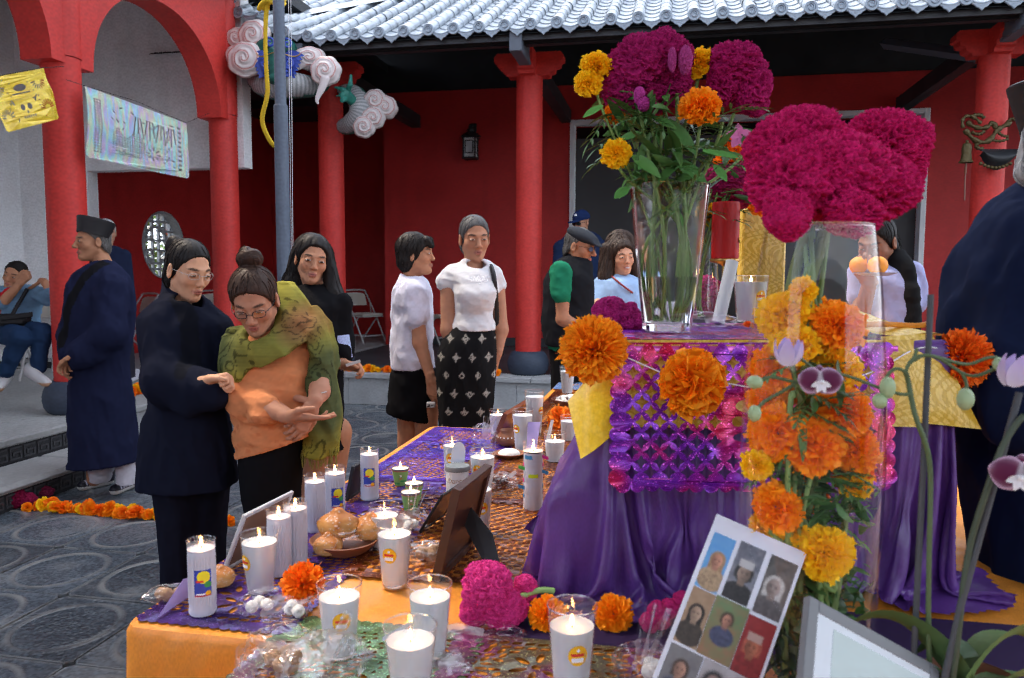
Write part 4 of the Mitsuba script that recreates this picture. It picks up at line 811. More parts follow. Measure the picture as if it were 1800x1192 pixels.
def photo(x0, y0, x1, y1, bg0, bg1, hair, skin, coat, cx=.5, cy=.42, r=.24, seed=0, lit=1, hairlen=.5, hat=None):
    """A little printed portrait: head, hair and shoulders with their own light and shade, as any photograph has."""
    nx, ny = 44, 60; U, Vv = np.meshgrid(np.linspace(0, 1, nx), np.linspace(0, 1, ny), indexing='ij'); asp = (y1-y0)*Hh/((x1-x0)*W); X = U-cx; Y = (Vv-cy)*asp
    n = lambda f, k: meshkit.fbm(np.stack([U*f, Vv*f*asp, U*0+seed+k], -1), 3, seed+k); bg0, bg1, hair, skin, coat = [np.array(q, float) for q in (bg0, bg1, hair, skin, coat)]
    t = np.clip(.5*Vv+.9*(n(5, 1)-.35), 0, 1)[..., None]; c = bg0*(1-t)+bg1*t; sm = lambda q, w=.06: np.clip(.5-q/w, 0, 1)[..., None]
    hr = np.hypot(X/(r*1.28), (Y+.02)/(r*1.42))-1; low = np.where(Y > 0, np.maximum(np.abs(X)/(r*1.22)-1, Y/(r*(.6+hairlen*2.2))-1), 9); m = np.maximum(sm(hr*r), sm(low*r)); c = c*(1-m)+hair*(.5+1.1*n(22, 2))[..., None]*m
    sh = np.maximum(np.hypot(X/(r*2.3), (Y-r*3.3)/(r*1.9))-1, -9); m = sm(sh*r*2); c = c*(1-m)+coat*(.5+1.0*n(12, 3))[..., None]*m
    nk = np.maximum(np.abs(X)/(r*.48)-1, np.maximum(Y/(r*1.75)-1, -Y/.02)); m = sm(nk*r); c = c*(1-m)+skin*.62*m
    fx, fy = X+.06*r*lit, Y-.12*r; fr = np.hypot(fx/(r*.86), fy/(r*1.16))-1; m = sm(fr*r); shade = np.clip(.78+.42*lit*X/r-.12*(fy/r), .3, 1.25)[..., None]; fc = skin*shade*(.85+.3*n(16, 4))[..., None]
    g = lambda a, b, sx, sy: np.exp(-((fx/r-a)/sx)**2-((fy/r-b)/sy)**2)[..., None]
    fc = fc*(1-.72*g(-.36, -.10, .20, .10)-.72*g(.34, -.10, .20, .10)-.45*g(-.36, -.30, .24, .07)-.45*g(.34, -.30, .24, .07)-.35*g(.05, .28, .14, .10)-.5*g(0, .60, .32, .07))+skin*.25*g(-.02, .10, .08, .25)
    c = c*(1-m)+fc*m
    if hat is not None: m = sm((np.maximum(np.abs(X)/(r*1.0)-1, np.abs(Y+r*1.25)/(r*.55)-1))*r); c = c*(1-m)+np.array(hat)*m
    p = TL+((x0+(x1-x0)*U)*W)[..., None]*ux+((y0+(y1-y0)*Vv)*Hh)[..., None]*uy+uz*.0007; i, jj = np.meshgrid(np.arange(nx-1), np.arange(ny-1), indexing='ij'); a = i*ny+jj; b = a+ny
    part(k, 'print', (p.reshape(-1, 3), np.vstack([np.stack([a, b, b+1], -1).reshape(-1, 3), np.stack([a, b+1, a+1], -1).reshape(-1, 3)])), 'v_satin', True, color=np.clip(c.reshape(-1, 3), 0, .9))
photo(.05, .10, .295, .42, (.10, .30, .60), (.16, .38, .62), (.30, .19, .10), (.55, .27, .18), (.35, .25, .15), .55, .45, .27, 1, 1, 1.2)
photo(.34, .085, .62, .41, (.09, .10, .13), (.30, .31, .34), (.03, .03, .03), (.30, .22, .17), (.03, .03, .03), .5, .5, .28, 2, -1, .1, (.42, .42, .42))
photo(.68, .085, .965, .415, (.05, .05, .05), (.18, .17, .16), (.42, .41, .39), (.34, .27, .24), (.10, .09, .09), .45, .5, .29, 3, 1, .4)
photo(.05, .425, .30, .735, (.30, .20, .12), (.42, .30, .19), (.02, .015, .012), (.42, .30, .21), (.05, .04, .03), .5, .42, .27, 4, 1, .9)
photo(.305, .415, .665, .74, (.14, .22, .10), (.30, .14, .08), (.05, .03, .02), (.50, .25, .17), (.06, .07, .13), .5, .32, .15, 5, -1, .1)
photo(.67, .435, .965, .745, (.30, .03, .03), (.20, .02, .02), (.40, .10, .06), (.46, .16, .09), (.22, .02, .02), .45, .5, .26, 6, 1, .2, (.45, .30, .26))
photo(.05, .75, .40, .99, (.20, .20, .20), (.10, .10, .12), (.06, .04, .03), (.42, .24, .17), (.05, .06, .10), .5, .45, .2, 7, 1, .3); photo(.41, .745, .93, .99, (.42, .42, .44), (.16, .14, .12), (.02, .02, .02), (.36, .26, .22), (.03, .03, .03), .3, .45, .17, 8, -1, .8)
# ---- bread in a clay dish, clay pots and dishes
def bowl(name, lab, p, R, h, m, fill=None, cat='dish', fr=.8):
    k = thing(name, lab, cat); part(k, 'shell', lathe([(0, 0), (R*.62, 0), (R*.70, .004), (R*.95, h*.8), (R, h), (R*.96, h*1.03), (R*.90, h*.85), (R*.64, .010), (0, .009)], 40), m, 40, xform(p)); return k
p = onz(606, 968, Z1); bk = bowl('clay_dish', 'shallow brown clay dish holding the sweet bread', p, .082, .030, 'clay')
def bread(name, lab, pos, R, seed, rz):
    s = trimesh.creation.icosphere(subdivisions=4); v = np.array(s.vertices); q = v.copy(); r = 1+.06*(meshkit.fbm(v*2+seed, 3, seed)-.5)
    az = np.arctan2(v[:, 1], v[:, 0]); bone = np.zeros(len(v))
    for a in (0, np.pi/2):
        d = np.minimum(np.abs(v@np.array([-math.sin(a), math.cos(a), 0])), 9); bone += np.exp(-(d/.17)**2)*np.clip(v[:, 2]*2+.4, 0, 1)*(.9+.35*np.cos(6*(v@np.array([math.cos(a), math.sin(a), 0]))))
    knob = np.exp(-((v[:, 0]**2+v[:, 1]**2)/.07))*np.clip(v[:, 2], 0, 1)
    r = r+.13*np.clip(bone, 0, 1.2)*.8+.22*knob; q = v*r[:, None]*[R, R, R*.72]; q[:, 2] = np.maximum(q[:, 2], -R*.45)
    crust = np.clip(.35+.75*v[:, 2]+.35*bone+.5*(meshkit.fbm(v*5+seed, 3, seed)-.5), 0, 1)[:, None]
    col = (1-crust)*np.array([.66, .42, .15])+crust*np.array([.42, .145, .028]); sug = meshkit.noise(v*60+seed) > .78; col[sug] = col[sug]*.5+.36
    return solo(name, (q, s.faces), 'v_satin', lab, 'bread', 'sweet breads', smooth=True, xf=xform(pos, rz), color=col)
bread('sweet_bread', 'golden round sweet bread with a knob, upper one in the clay dish', p+[-.018, .005, .058], .046, 2, 20)
bread('sweet_bread', 'golden sweet bread at the front rim of the clay dish', p+[-.022, -.045, .026], .034, 5, 50)
bread('sweet_bread', 'sugar coated sweet bread behind, on the right in the clay dish', p+[.050, .040, .045], .042, 8, 70)
bread('sweet_bread', 'small crusty bread roll beside the corner candle', onz(388, 1030, Z0)+[0, .0, .018], .030, 11, 0)
p = onz(1004, 716, Z1); bowl('clay_bowl', 'dark clay bowl filled with white food near the gold cloth corner', p, .10, .042, 'clay_dark')
rg = random.Random(3); m = MB()
for _ in range(90):
    a, r = rg.uniform(0, 6.28), .075*math.sqrt(rg.random()); c = p+[r*math.cos(a), r*math.sin(a), .030+.022*(1-(r/.075)**2)+rg.uniform(0, .006)]; b = rg.uniform(0, 3.1); m.tube([c-[.012*math.cos(b), .012*math.sin(b), 0], c+[0, 0, .004], c+[.012*math.cos(b), .012*math.sin(b), 0]], .005, 5)
solo('white_food', m.mesh(), 'salt', 'heap of pale sliced food in the dark clay bowl', 'food', kind='stuff')
p = onz(895, 802, Z1); bowl('clay_saucer', 'clay saucer of salt in front of the little clay jug', p, .058, .014, 'clay')
s = trimesh.creation.icosphere(subdivisions=3); v = np.array(s.vertices); v = v*(1+.15*meshkit.fbm(v*3, 3, 2))[:, None]*[.038, .038, .018]; v[:, 2] = np.maximum(v[:, 2], 0)
solo('salt_heap', (v+p+[0, 0, .008], s.faces), 'salt', 'white salt heap on the clay saucer', 'salt', smooth=True)
p = onz(893, 782, Z1); k = thing('clay_jug', 'small brown clay jug with white painted dots', 'jug'); part(k, 'body', lathe([(0, 0), (.030, 0), (.042, .012), (.046, .026), (.038, .042), (.030, .050), (.034, .060), (.030, .058), (.026, .048), (0, .02)], 32), 'clay', True, xform(p))
part(k, 'handle', tube(spline([p+[.035, 0, .05], p+[.058, 0, .052], p+[.06, 0, .03], p+[.042, 0, .018]], 12), .005, 6), 'clay', True)
m = MB()
for a in np.arange(0, 6.28, .35): m.add(*(lambda s: (np.array(s.vertices)*.003+p+[.0425*math.cos(a), .0425*math.sin(a), .034], s.faces))(trimesh.creation.icosphere(subdivisions=1)))
part(k, 'painted_dots', m.mesh(), 'salt', kind='stuff')
# ---- clear bags and film
def bag(name, lab, c, sx, sy, sz, seed, tails=(), rz=0, fill=None):
    s = trimesh.creation.icosphere(subdivisions=4); v = np.array(s.vertices)
    n1 = meshkit.noise(v*2.3+seed, seed); rd = 1-np.abs(2*meshkit.fbm(v*2.6+seed*1.7, 2, seed+3)-1)
    v = v*(.62+.25*n1+.35*rd)[:, None]*[sx, sy, sz]; v[:, 2] = np.maximum(v[:, 2]+sz*.45, .0015)
    k = thing(name, lab, 'bag', 'clear plastic bags of sweets'); X = xform(c, rz); part(k, 'film', (v, s.faces), 'film', 25, X)
    for i, (d, ln, w) in enumerate(tails):
        d = np.asarray(d, float)
        def fn(U, V):
            a = (U-.5)*2; q = V
            pl = np.sin(a*9+seed)*.16*w*(1-.3*q)+.10*w*np.sin(a*23+seed*2)
            sd = nrm(np.cross(d, [.1, .2, 1]))
            return d*(.4*max(sx, sy)*0+ln*q)[..., None]+sd*(a*w*(.25+.75*q))[..., None]+np.cross(nrm(d), sd)*pl[..., None]+np.array([0, 0, sz*.5])
        v, f = grid(fn, 22, 7); part(k, 'film_tail', (v, f), 'film', 25, X)
    if fill:
        rg = random.Random(seed); m = MB()
        for _ in range(fill[1]):
            q = trimesh.creation.icosphere(subdivisions=2); w = np.array(q.vertices)*(1+.3*meshkit.noise(np.array(q.vertices)*2+rg.random()*9))[:, None]*fill[2]; m.add(w+[rg.uniform(-.5, .5)*sx, rg.uniform(-.5, .5)*sy, fill[2]+rg.uniform(0, .3)*sz], q.faces)
        part(k, 'sweets', m.mesh(), fill[0], True, X)
    return k
bag('candy_bag', 'clear bag of white sugared sweets beside the orange crepe flower', onz(468, 1075, Z0), .055, .03, .030, 3, [((.9, .55, .25), .07, .03)], 20, ('salt', 3, .0105))
bag('candy_bag', 'second clear bag of white sweets nearest the purple mat corner', onz(505, 1085, Z0), .045, .028, .026, 5, [((.9, .3, .35), .06, .03)], 35, ('salt', 3, .0105))
bag('candy_bag', 'flat clear bag behind the lilac paper at the table corner', onz(300, 1052, Z0), .05, .025, .02, 7, [((-.6, -.2, .3), .04, .02)], 30, ('board_tan', 4, .011))
bag('candy_bag', 'crumpled clear bag at the bottom edge left of the stickered votive', onz(500, 1170, Z0), .075, .06, .045, 9, [((-.4, -.5, .5), .07, .05), ((.8, .2, .5), .06, .04)], 0, ('board_tan', 6, .012))
bag('candy_bag', 'clear bag at the foot of the orange stickered votive', onz(570, 1190, Z0), .07, .05, .05, 12, [((.5, .1, .8), .09, .05)], 40)
bag('candy_bag', 'clear bag lying below the middle votive at the bottom edge', onz(770, 1175, Z0), .05, .03, .015, 13, [((.8, .2, .2), .05, .03)], 10)
bag('candy_bag', 'clear bag over the sugared bread in the clay dish', onz(668, 955, Z0)+[0, 0, .02], .06, .05, .045, 14, [((-.5, -.9, .1), .13, .05)], 0)
bag('candy_bag', 'clear bag of pale sweets below the green cups', onz(722, 930, Z0), .05, .04, .035, 16, [((.25, .3, .9), .11, .05)], 25, ('salt', 4, .010))
bag('candy_bag', 'clear bag of sweets between creamy votive and wooden frame', onz(752, 985, Z0), .05, .035, .032, 18, [((.4, .6, .4), .05, .03)], 0, ('board_tan', 7, .012))
bag('candy_bag', 'clear bag of dark sweets beside the flagged candle', onz(882, 855, Z0), .05, .04, .03, 20, [((.7, .3, .5), .06, .03)], 0, ('clay_dark', 6, .012))
bag('candy_bag', 'clear bag leaning on the reddish wooden frame', onz(850, 785, Z0), .05, .05, .06, 22, [((.2, .3, .9), .09, .05)], 0)
bag('candy_bag', 'clear bag tied with orange string before the photo collage', onz(1130, 1190, Z0), .05, .04, .04, 24, [((.25, .35, .9), .10, .05)], 0, ('salt', 4, .010))
bag('candy_bag', 'clear crinkled bag in front of the photo collage', onz(1235, 1195, Z0), .055, .04, .06, 26, [((.2, .2, .95), .08, .05)], 0)
bag('candy_bag', 'clear sheet of film right of the middle votive', onz(850, 1120, Z0), .075, .03, .018, 28, [((-.9, -.1, .2), .08, .03)], 10)
sheet('printed_paper', [onz(672, 1128, Z0+.002), onz(740, 1088, Z0+.002), at(742, 1080, depth(onz(740, 1088, Z0))), at(672, 1120, depth(onz(672, 1128, Z0)))], 'paper_white', 'narrow strip of pale paper lying beside the middle votive', 'paper')
# ---- things on the altar top
p = al(.225, .32, AZ+.004); d = depth(p)
def on_altar(u, v): return onz(u, v, AZ+.004)
p = on_altar(1318, 566); k = votive(p, 'large glass votive with orange sticker on the altar beside the red candle', h=.125, rb=.034, rt=.046, wax=.108, sticker=.72)
p = at(1274, 455, depth(on_altar(1270, 566))+.03); q = np.array([p[0], p[1], AZ+.004]); k = thing('red_candle', 'thick red candle on a brass stand on the altar', 'candle')
zt = at(1274, 356, depth(p))[2]; r = .0345*depth(p)/2.0
part(k, 'wax', lathe([(0, 0), (r*.97, 0), (r, .004), (r, zt-p[2]-.006), (r*.95, zt-p[2]-.001), (r*.86, zt-p[2]), (0, zt-p[2]-.006)], 40), pbr('red_wax', [.36, .004, .004], .45, .3), 40, xform(p))
pbr('brass', [.45, .26, .08], .28, .5, .85)
part(k, 'brass_stand', lathe([(0, 0), (.035, 0), (.036, .005), (.010, .014), (.007, .05), (.007, p[2]-q[2]-.020), (.014, p[2]-q[2]-.014), (.036, p[2]-q[2]-.010), (.041, p[2]-q[2]-.005), (.040, p[2]-q[2]-.0005), (0, p[2]-q[2]-.0005)], 32), 'brass', 40, xform(q))
d = depth(on_altar(1318, 566))+.20; b0 = at(1298, 465, d); b1 = at(1390, 366, d); wv = .075
k = thing('brocade_box', 'yellow brocade covered box standing on the altar behind the red candle', 'box')
bc = np.array([(b0[0]+b1[0])/2, (b0[1]+b1[1])/2, 0])
V, f = boxvf((-.066, 0, AZ+.004), (.066, .10, b1[2]), .006); part(k, 'cover', (bc+V[:, :1]*AX+V[:, 1:2]*AY+np.c_[np.zeros((len(V), 2)), V[:, 2]], f), 'gold_brocade')
lp = at(1318, 366, d+.03); k = thing('oil_lamp', 'little clear glass oil lamp burning on the yellow box', 'lamp')
part(k, 'glass', lathe([(.012, .0), (.013, .004), (.008, .012), (.0085, .05), (.0075, .075)], 24), 'solid_glass', True, xform(lp, s=1.25)); part(k, 'base', lathe([(0, 0), (.026, 0), (.026, .005), (.012, .010), (0, .010)], 24), 'thin_glass', True, xform(lp)); lit(k, lp+[0, 0, .012], 1.5)
e0 = on_altar(1262, 570); e1 = at(1287, 460, depth(e0)+.03)
solo('white_taper', tube([e0+[0, 0, .002], e0*.5+e1*.5, e1], .0165, 20), 'wax_white', 'plain white candle leaning slantwise against the glass votive on the altar', 'candle', smooth=40)
sheet('striped_paper', [on_altar(1278, 560), on_altar(1298, 560), at(1312, 505, depth(on_altar(1298, 560))), at(1290, 505, depth(on_altar(1278, 560)))], 'frame_black', 'dark folded paper standing behind the slanting candle', 'paper')
p = on_altar(1232, 552)+AY*.05; bowl('clay_dish', 'small red clay dish with grey herbs on the altar', p, .062, .022, 'clay')
m = MB(); rg = random.Random(5)
for _ in range(60):
    a, r = rg.uniform(0, 6.28), .042*math.sqrt(rg.random()); c = p+[r*math.cos(a), r*math.sin(a), .018+.02*(1-r/.045)]; b = rg.uniform(0, 6.28); m.add(*boxvf(c-[.005, .005, .001], c+[.005, .005, .001]))
solo('dried_herbs', m.mesh(), 'salt', 'heap of grey flakes in the red clay dish on the altar', 'food', kind='stuff')
bag('candy_bag', 'crumpled clear bag on the altar right of the flower vase', on_altar(1240, 574), .07, .03, .025, 31, [((.9, .1, .2), .05, .03)], 0)
solo('white_box', MB().box(al(.10, .42, AZ+.004), al(.10, .42, AZ+.004)+[.07, .05, .075], .003).mesh(), 'print_white', 'small white box at the back of the altar beside the flower vase', 'box')
# ================================================================== flowers
vcol('petal', .6, .25, sheen=.3); vcol('leaf', .5, .35); vcol('crest', .8, .12)
ORANGE, DEEP, YELLOW = (.90, .29, .005), (.86, .19, .005), (.90, .55, .008)
def marigold(seed, n, c, flat_=.72, curl=.35):
    r_ = np.random.default_rng(seed); V, Fc, C = [], [], []; k = 0
    for i in range(n):
        t = (i+.5)/n; cz = 1-1.45*t; ph = i*2.39996+r_.normal()*.12; s = math.sqrt(max(0, 1-cz*cz)); d = np.array([s*math.cos(ph), s*math.sin(ph), cz])
        up = nrm(np.array([0, 0, 1.0])-d*cz+r_.normal(size=3)*.15); sd = nrm(np.cross(d, up)); up = np.cross(sd, d)
        w = (.17+.08*r_.random())*(1.25 if n < 120 else (1.0 if n < 200 else .66)); L = 1+.10*r_.normal(); cu = curl*(r_.random()-.2)
        for a, rr, ww in ((0, .25, .25), (1, .72, .9), (2, L, 1.0)):
            for b in (-1, 0, 1):
                q = d*rr+sd*b*w*ww+up*((abs(b)-.5)*.10*a*(1 if i % 2 else -1)+.06*a*a*cu)+r_.normal(size=3)*.018*a
                V.append(q*[1, 1, flat_]); j = r_.normal()*.05
                C.append(np.clip(np.array(c)*(.86+.10*a+.1*r_.random()), 0, .95))
        f = np.array([[0, 1, 4, 3], [1, 2, 5, 4], [3, 4, 7, 6], [4, 5, 8, 7]])+k; Fc.append(f); k += 9
    f = np.vstack(Fc); return np.array(V), np.vstack([f[:, [0, 1, 2]], f[:, [0, 2, 3]]]), np.array(C)
_mg = {}
def mg(kind, var, n):
    q = (kind, var, n)
    if q not in _mg:
        c = {'o': ORANGE, 'd': DEEP, 'y': YELLOW}[kind]; v, f, col = marigold(hash(q[1:]) % 9999+ord(kind), n, c); _mg[q] = ply((v, f), 'petal', False, color=col)
    return _mg[q]
rF = np.random.default_rng(11)
CN = {'o': 'orange', 'd': 'deep orange', 'y': 'yellow'}
def put_marigold(p, R, kind, lab=None, n=150, face=None, group=None, name='marigold', var=None):
    k = thing(name, lab, 'flower', group); d = face if face is not None else nrm(np.array([0, 0, 1.0])-.45*nrm(FW)+rF.normal(size=3)*.25)
    put(k, mg(kind, int(rF.integers(3)) if var is None else var, n), frame(p, d, R, rF.random()*6)); return k
def crest(lumps, seed, c0, c1, sub=5, tuft=900, amp=.20, freq=2.6, nsub=7):
    """Cockscomb: lumps (centre, radius(3)) with a brain-like wrinkled surface and many little tufts."""
    r_ = np.random.default_rng(seed); V, Fc, C, k = [], [], [], 0; lumps = [(np.asarray(c, float), np.broadcast_to(np.asarray(R, float), 3)) for c, R in lumps]
    for c, R in list(lumps):
        for _ in range(nsub):
            d = r_.normal(size=3); d = nrm(d-FW*.6); lumps.append((c+d*R*.72, R.mean()*(.30+.22*r_.random())*np.ones(3)))
    for li, (c, R) in enumerate(lumps):
        small = li >= len(lumps)*1/(1+nsub)-1e-6 and nsub > 0; s = trimesh.creation.icosphere(subdivisions=sub-1 if small else sub); v = np.array(s.vertices); q = v*freq*(.62 if small else 1)+seed*1.3+li*7.7
        w = meshkit.fbm(q*.8, 2, seed)*1.6; rd = 1-np.abs(2*meshkit.noise(q*1.7+w[:, None], seed+1)-1); r2 = 1-np.abs(2*meshkit.noise(q*4.1+w[:, None], seed+2)-1); sm = meshkit.noise(q*11, seed+4)
        h = amp*(rd**1.2-.5)+amp*.55*(r2-.5)+.07*(sm-.5)+.28*(meshkit.noise(v*1.3+li*3+seed, seed)-.5); p = np.asarray(c)+v*(1+h)[:, None]*R
        t = np.clip(.15+.55*rd*r2+.45*(sm-.35)+.15*r_.normal(size=len(v)), 0, 1)[:, None]; col = np.array(c0)*(1-t)+np.array(c1)*t
        V.append(p); Fc.append(s.faces+k); C.append(col); k += len(p)
        idx = r_.choice(len(v), tuft//4 if small else tuft); Rm = R.mean()*(1.6 if small else 1)
        N = len(idx); un = lambda q: q/np.linalg.norm(q, axis=1, keepdims=True); n_ = un(v[idx]+r_.normal(size=(N, 3))*.5); a = un(np.cross(n_, r_.normal(size=(N, 3))))*Rm*.030*(.6+.8*r_.random((N, 1))); b = np.cross(n_, a); tip = p[idx]+n_*Rm*(.025+.045*r_.random((N, 1)))
        V.append(np.stack([p[idx]-a-n_*Rm*.02, p[idx]+a-n_*Rm*.02, tip+a*.9+b*.5, tip-a*.9-b*.4], 1).reshape(-1, 3)); q = k+4*np.arange(N)[:, None]; Fc.append(np.vstack([q+[0, 1, 2], q+[0, 2, 3]])); k += 4*N
        tt = .45+.5*r_.random((N, 1)); C.append(np.repeat(np.array(c0)*(1-tt)+np.array(c1)*tt, 4, 0))
    return np.vstack(V), np.vstack(Fc), np.vstack(C)
def put_crest(lab, lumps, seed, c0=(.14, .003, .025), c1=(.50, .016, .155), group=None, **kw):
    v, f, c = crest(lumps, seed, c0, c1, **kw); k = thing('cockscomb', lab, 'flower', group); return put(k, ply((v, f), 'crest', True, color=c))
def blade(base, d, L, w, nrm_, bend=.25, seg=5, tip=.0):
    d = nrm(d); n_ = nrm(np.asarray(nrm_)-d*(np.asarray(nrm_)@d)); s = np.cross(d, n_); V, Fc = [], []
    for i in range(seg+1):
        t = i/seg; ww = w*(math.sin(math.pi*min(t*.92+.06, 1))**.8); c = np.asarray(base)+d*L*t-n_*bend*L*t*t
        V += [c-s*ww+n_*ww*.25, c-n_*ww*.1, c+s*ww+n_*ww*.25]
    for i in range(seg):
        a = i*3; Fc += [[a, a+1, a+4, a+3], [a+1, a+2, a+5, a+4]]
    return np.array(V), np.array(Fc)
def foliage(bases, rg, n, L, w, spread, green, axis=None, pinnate=.35):
    """Many leaves in one mesh with their own greens."""
    m = MB(); C = []
    for i in range(n):
        b = bases[rg.integers(len(bases))]+rg.normal(size=3)*spread; out = rg.normal(size=3)*[1, 1, .6]+(axis if axis is not None else 0); out = nrm(out); g = np.array(green)*(.55+.9*rg.random())*[1+.3*rg.random(), 1, 1]
        if rg.random() < pinnate:
            ln = L*(1.1+.5*rg.random()); v, f = tube([b, b+out*ln*.5-[0, 0, .04*ln], b+out*ln-[0, 0, .22*ln]], .0011, 4, False); m.add(v, f); C.append(np.tile(g, (len(v), 1)))
            for t in (.3, .5, .7, .88):
                for sgn in (-1, 1):
                    sd = nrm(np.cross(out, [0, 0, 1])+1e-3); v, f = blade(b+out*ln*t-[0, 0, .2*ln*t*t], out*.6+sd*sgn*.8, ln*.33, w*.30, [0, 0, 1], .2, 3); m.add(v, f); C.append(np.tile(g, (len(v), 1)))
            v, f = blade(b+out*ln*.95-[0, 0, .2*ln], out-[0, 0, .3], ln*.36, w*.30, [0, 0, 1], .2, 3); m.add(v, f); C.append(np.tile(g, (len(v), 1)))
        else:
            v, f = blade(b, out, L*(.6+.8*rg.random()), w*(.6+.6*rg.random()), rg.normal(size=3)+[0, 0, 1.5], .1+.4*rg.random()); m.add(v, f); C.append(np.tile(g, (len(v), 1)))
    v, f = m.mesh(); return v, f, np.vstack(C)
def stems(paths, r, green, rg):
    m = MB(); C = []
    for P in paths:
        v, f = tube(spline(P, 14), r*(.75+.5*rg.random()), 7); m.add(v, f); g = np.array(green)*(.7+.6*rg.random()); C.append(np.tile(g, (len(v), 1)))
    v, f = m.mesh(); return v, f, np.vstack(C)
GR = (.055, .16, .035); GRS = (.16, .26, .06)
# ---------------- bouquet in the flared vase on the altar
vb = on_altar(1172, 582)+AY*.0; vd = depth(vb); VH = .325
k = thing('flared_vase', 'flared square glass vase with flower stems in water on the altar', 'vase')
def sq(r, n=8, e=4.0):
    an = (np.arange(n*8)+.5)*2*np.pi/(n*8); q = r/(np.abs(np.cos(an))**e+np.abs(np.sin(an))**e)**(1/e); return np.stack([q*np.cos(an), q*np.sin(an)], 1)
def sqloft(pr, e=5.0):
    V = [np.c_[sq(r, e=e), np.full(64, z)] for r, z in pr]; n = 64; m = len(V); i, j = np.meshgrid(np.arange(m-1), np.arange(n), indexing='ij'); a, b = i*n+j, i*n+(j+1) % n
    return np.vstack(V), np.vstack([np.stack([a, b, b+n], -1).reshape(-1, 3), np.stack([a, b+n, a+n], -1).reshape(-1, 3)])
X1 = xform(vb, 22)
part(k, 'glass', sqloft([(.0001, 0), (.044, 0), (.047, .004), (.058, .12), (.076, VH-.004), (.0765, VH), (.0725, VH), (.0715, VH-.004), (.054, .12), (.0425, .020), (.0001, .018)]), 'solid_glass', 50, X1)
part(k, 'water', sqloft([(.0001, .0185), (.0420, .0205), (.0532, .122), (.0533, .1225), (.0001, .1228)]), 'water', 30, X1)
rg = np.random.default_rng(5); heads = {}
def V1(u, v, dd=0.0): return at(u, v, vd+dd)
st_to = [(1140, 190, 0), (1120, 200, .03), (1165, 205, -.02), (1290, 200, .03), (1270, 215, 0), (1045, 150, 0), (1228, 130, .03), (1232, 205, -.05), (1085, 285, -.04), (1078, 215, 0), (1125, 190, -.05), (1200, 250, .04), (1310, 262, .08), (1165, 150, .03), (1190, 165, .0), (1150, 240, -.04)]
ps = []
for i, (u, v, dd) in enumerate(st_to):
    a = rg.random()*6.28; b = vb+np.array([.026*math.cos(a), .026*math.sin(a), .024]); a2 = a+.3; mid = vb+np.array([.038*math.cos(a2), .038*math.sin(a2), .22]); e = V1(u, v, dd); ps.append([b, mid, mid*.45+e*.55+[0, 0, .0], e])
v, f, c = stems(ps, .0038, GRS, rg); bq = thing('bouquet_stems', 'green stems and leaves of the bouquet in the flared vase', 'leaves'); part(bq, 'stems', (v, f), 'leaf', True, color=c)
bases = [V1(u, v_, dd) for u, v_, dd in ((1110, 230, 0), (1140, 250, -.03), (1180, 230, 0), (1210, 260, .02), (1150, 290, 0), (1100, 200, .02), (1230, 290, 0), (1190, 310, -.03), (1075, 190, .02), (1260, 240, .03), (1150, 205, 0), (1120, 310, .02))]
v, f, c = foliage(bases, rg, 120, .085, .012, .026, GR, nrm(-FW*.3+np.array([0, 0, -.1]))*.5); part(bq, 'leaves', (v, f), 'leaf', True, color=c, kind='stuff')
for (u0, v0, u1, v1, w, n_) in ((1175, 210, 1225, 270, .016, 1), (1185, 282, 1243, 320, .018, 2), (1145, 205, 1190, 225, .011, 3), (1090, 245, 1130, 232, .011, 4), (1105, 330, 1080, 348, .012, 5), (1255, 290, 1278, 318, .011, 6), (1235, 265, 1300, 275, .010, 7), (1060, 185, 1025, 205, .009, 8)):
    a, b = V1(u0, v0, -.04), V1(u1, v1, -.06); v, f = blade(a, b-a, np.linalg.norm(b-a), w, -FW+[0, 0, .6], .05, 8); part(bq, 'leaf', (v, f), 'leaf', True, color=np.tile(np.array(GR)*(.8+.15*n_), (len(v), 1)))
DC0, DC1 = (.13, .003, .035), (.42, .012, .13)
put_crest('broad dark crimson cockscomb at the top left of the altar bouquet', [(V1(1120, 112, 0), (.060, .045, .052)), (V1(1165, 100, .01), (.058, .045, .052)), (V1(1092, 150, .02), (.036, .035, .052)), (V1(1186, 140, .03), (.034, .035, .05)), (V1(1140, 170, .04), (.045, .04, .035))], 3, DC0, DC1, sub=5, tuft=1400, amp=.32)
put_crest('dark crimson cockscomb at the right of the altar bouquet', [(V1(1290, 115, .02), (.056, .05, .046)), (V1(1318, 148, .03), (.040, .04, .056)), (V1(1270, 150, .03), (.034, .04, .042)), (V1(1328, 182, .04), (.026, .03, .028))], 8, DC0, (.46, .010, .13), sub=5, tuft=1300, amp=.32)
put_crest('small magenta plume low in the middle of the altar bouquet', [(V1(1124, 168, -.06), (.012, .012, .018)), (V1(1133, 182, -.06), (.014, .014, .016))], 12, (.28, .02, .14), (.52, .06, .32), sub=4, tuft=350, nsub=0)
put_crest('slim magenta plume beside the cockscomb in the altar bouquet', [(V1(1205, 105, -.05), (.014, .014, .030)), (V1(1182, 105, -.05), (.009, .009, .026))], 13, (.22, .02, .10), (.45, .06, .24), sub=4, tuft=350, nsub=0)
for (u, v, R, kd, dd, l) in ((1050, 116, .036, 'y', 0, 'upper yellow marigold at the far left of the altar bouquet'), (1034, 146, .030, 'y', -.01, 'lower yellow marigold at the far left of the altar bouquet'), (1226, 112, .036, 'y', .03, 'yellow marigold between the two dark cockscombs'), (1231, 188, .043, 'o', -.06, 'large orange marigold facing front in the altar bouquet'), (1078, 200, .022, 'o', .02, 'small amber marigold in the leaves left of the plume'), (1083, 271, .030, 'y', -.04, 'yellow marigold low at the left of the altar bouquet')):
    put_marigold(V1(u, v, dd), R, kd, l, 380, nrm(-FW+rF.normal(size=3)*.35+[0, 0, .25]))
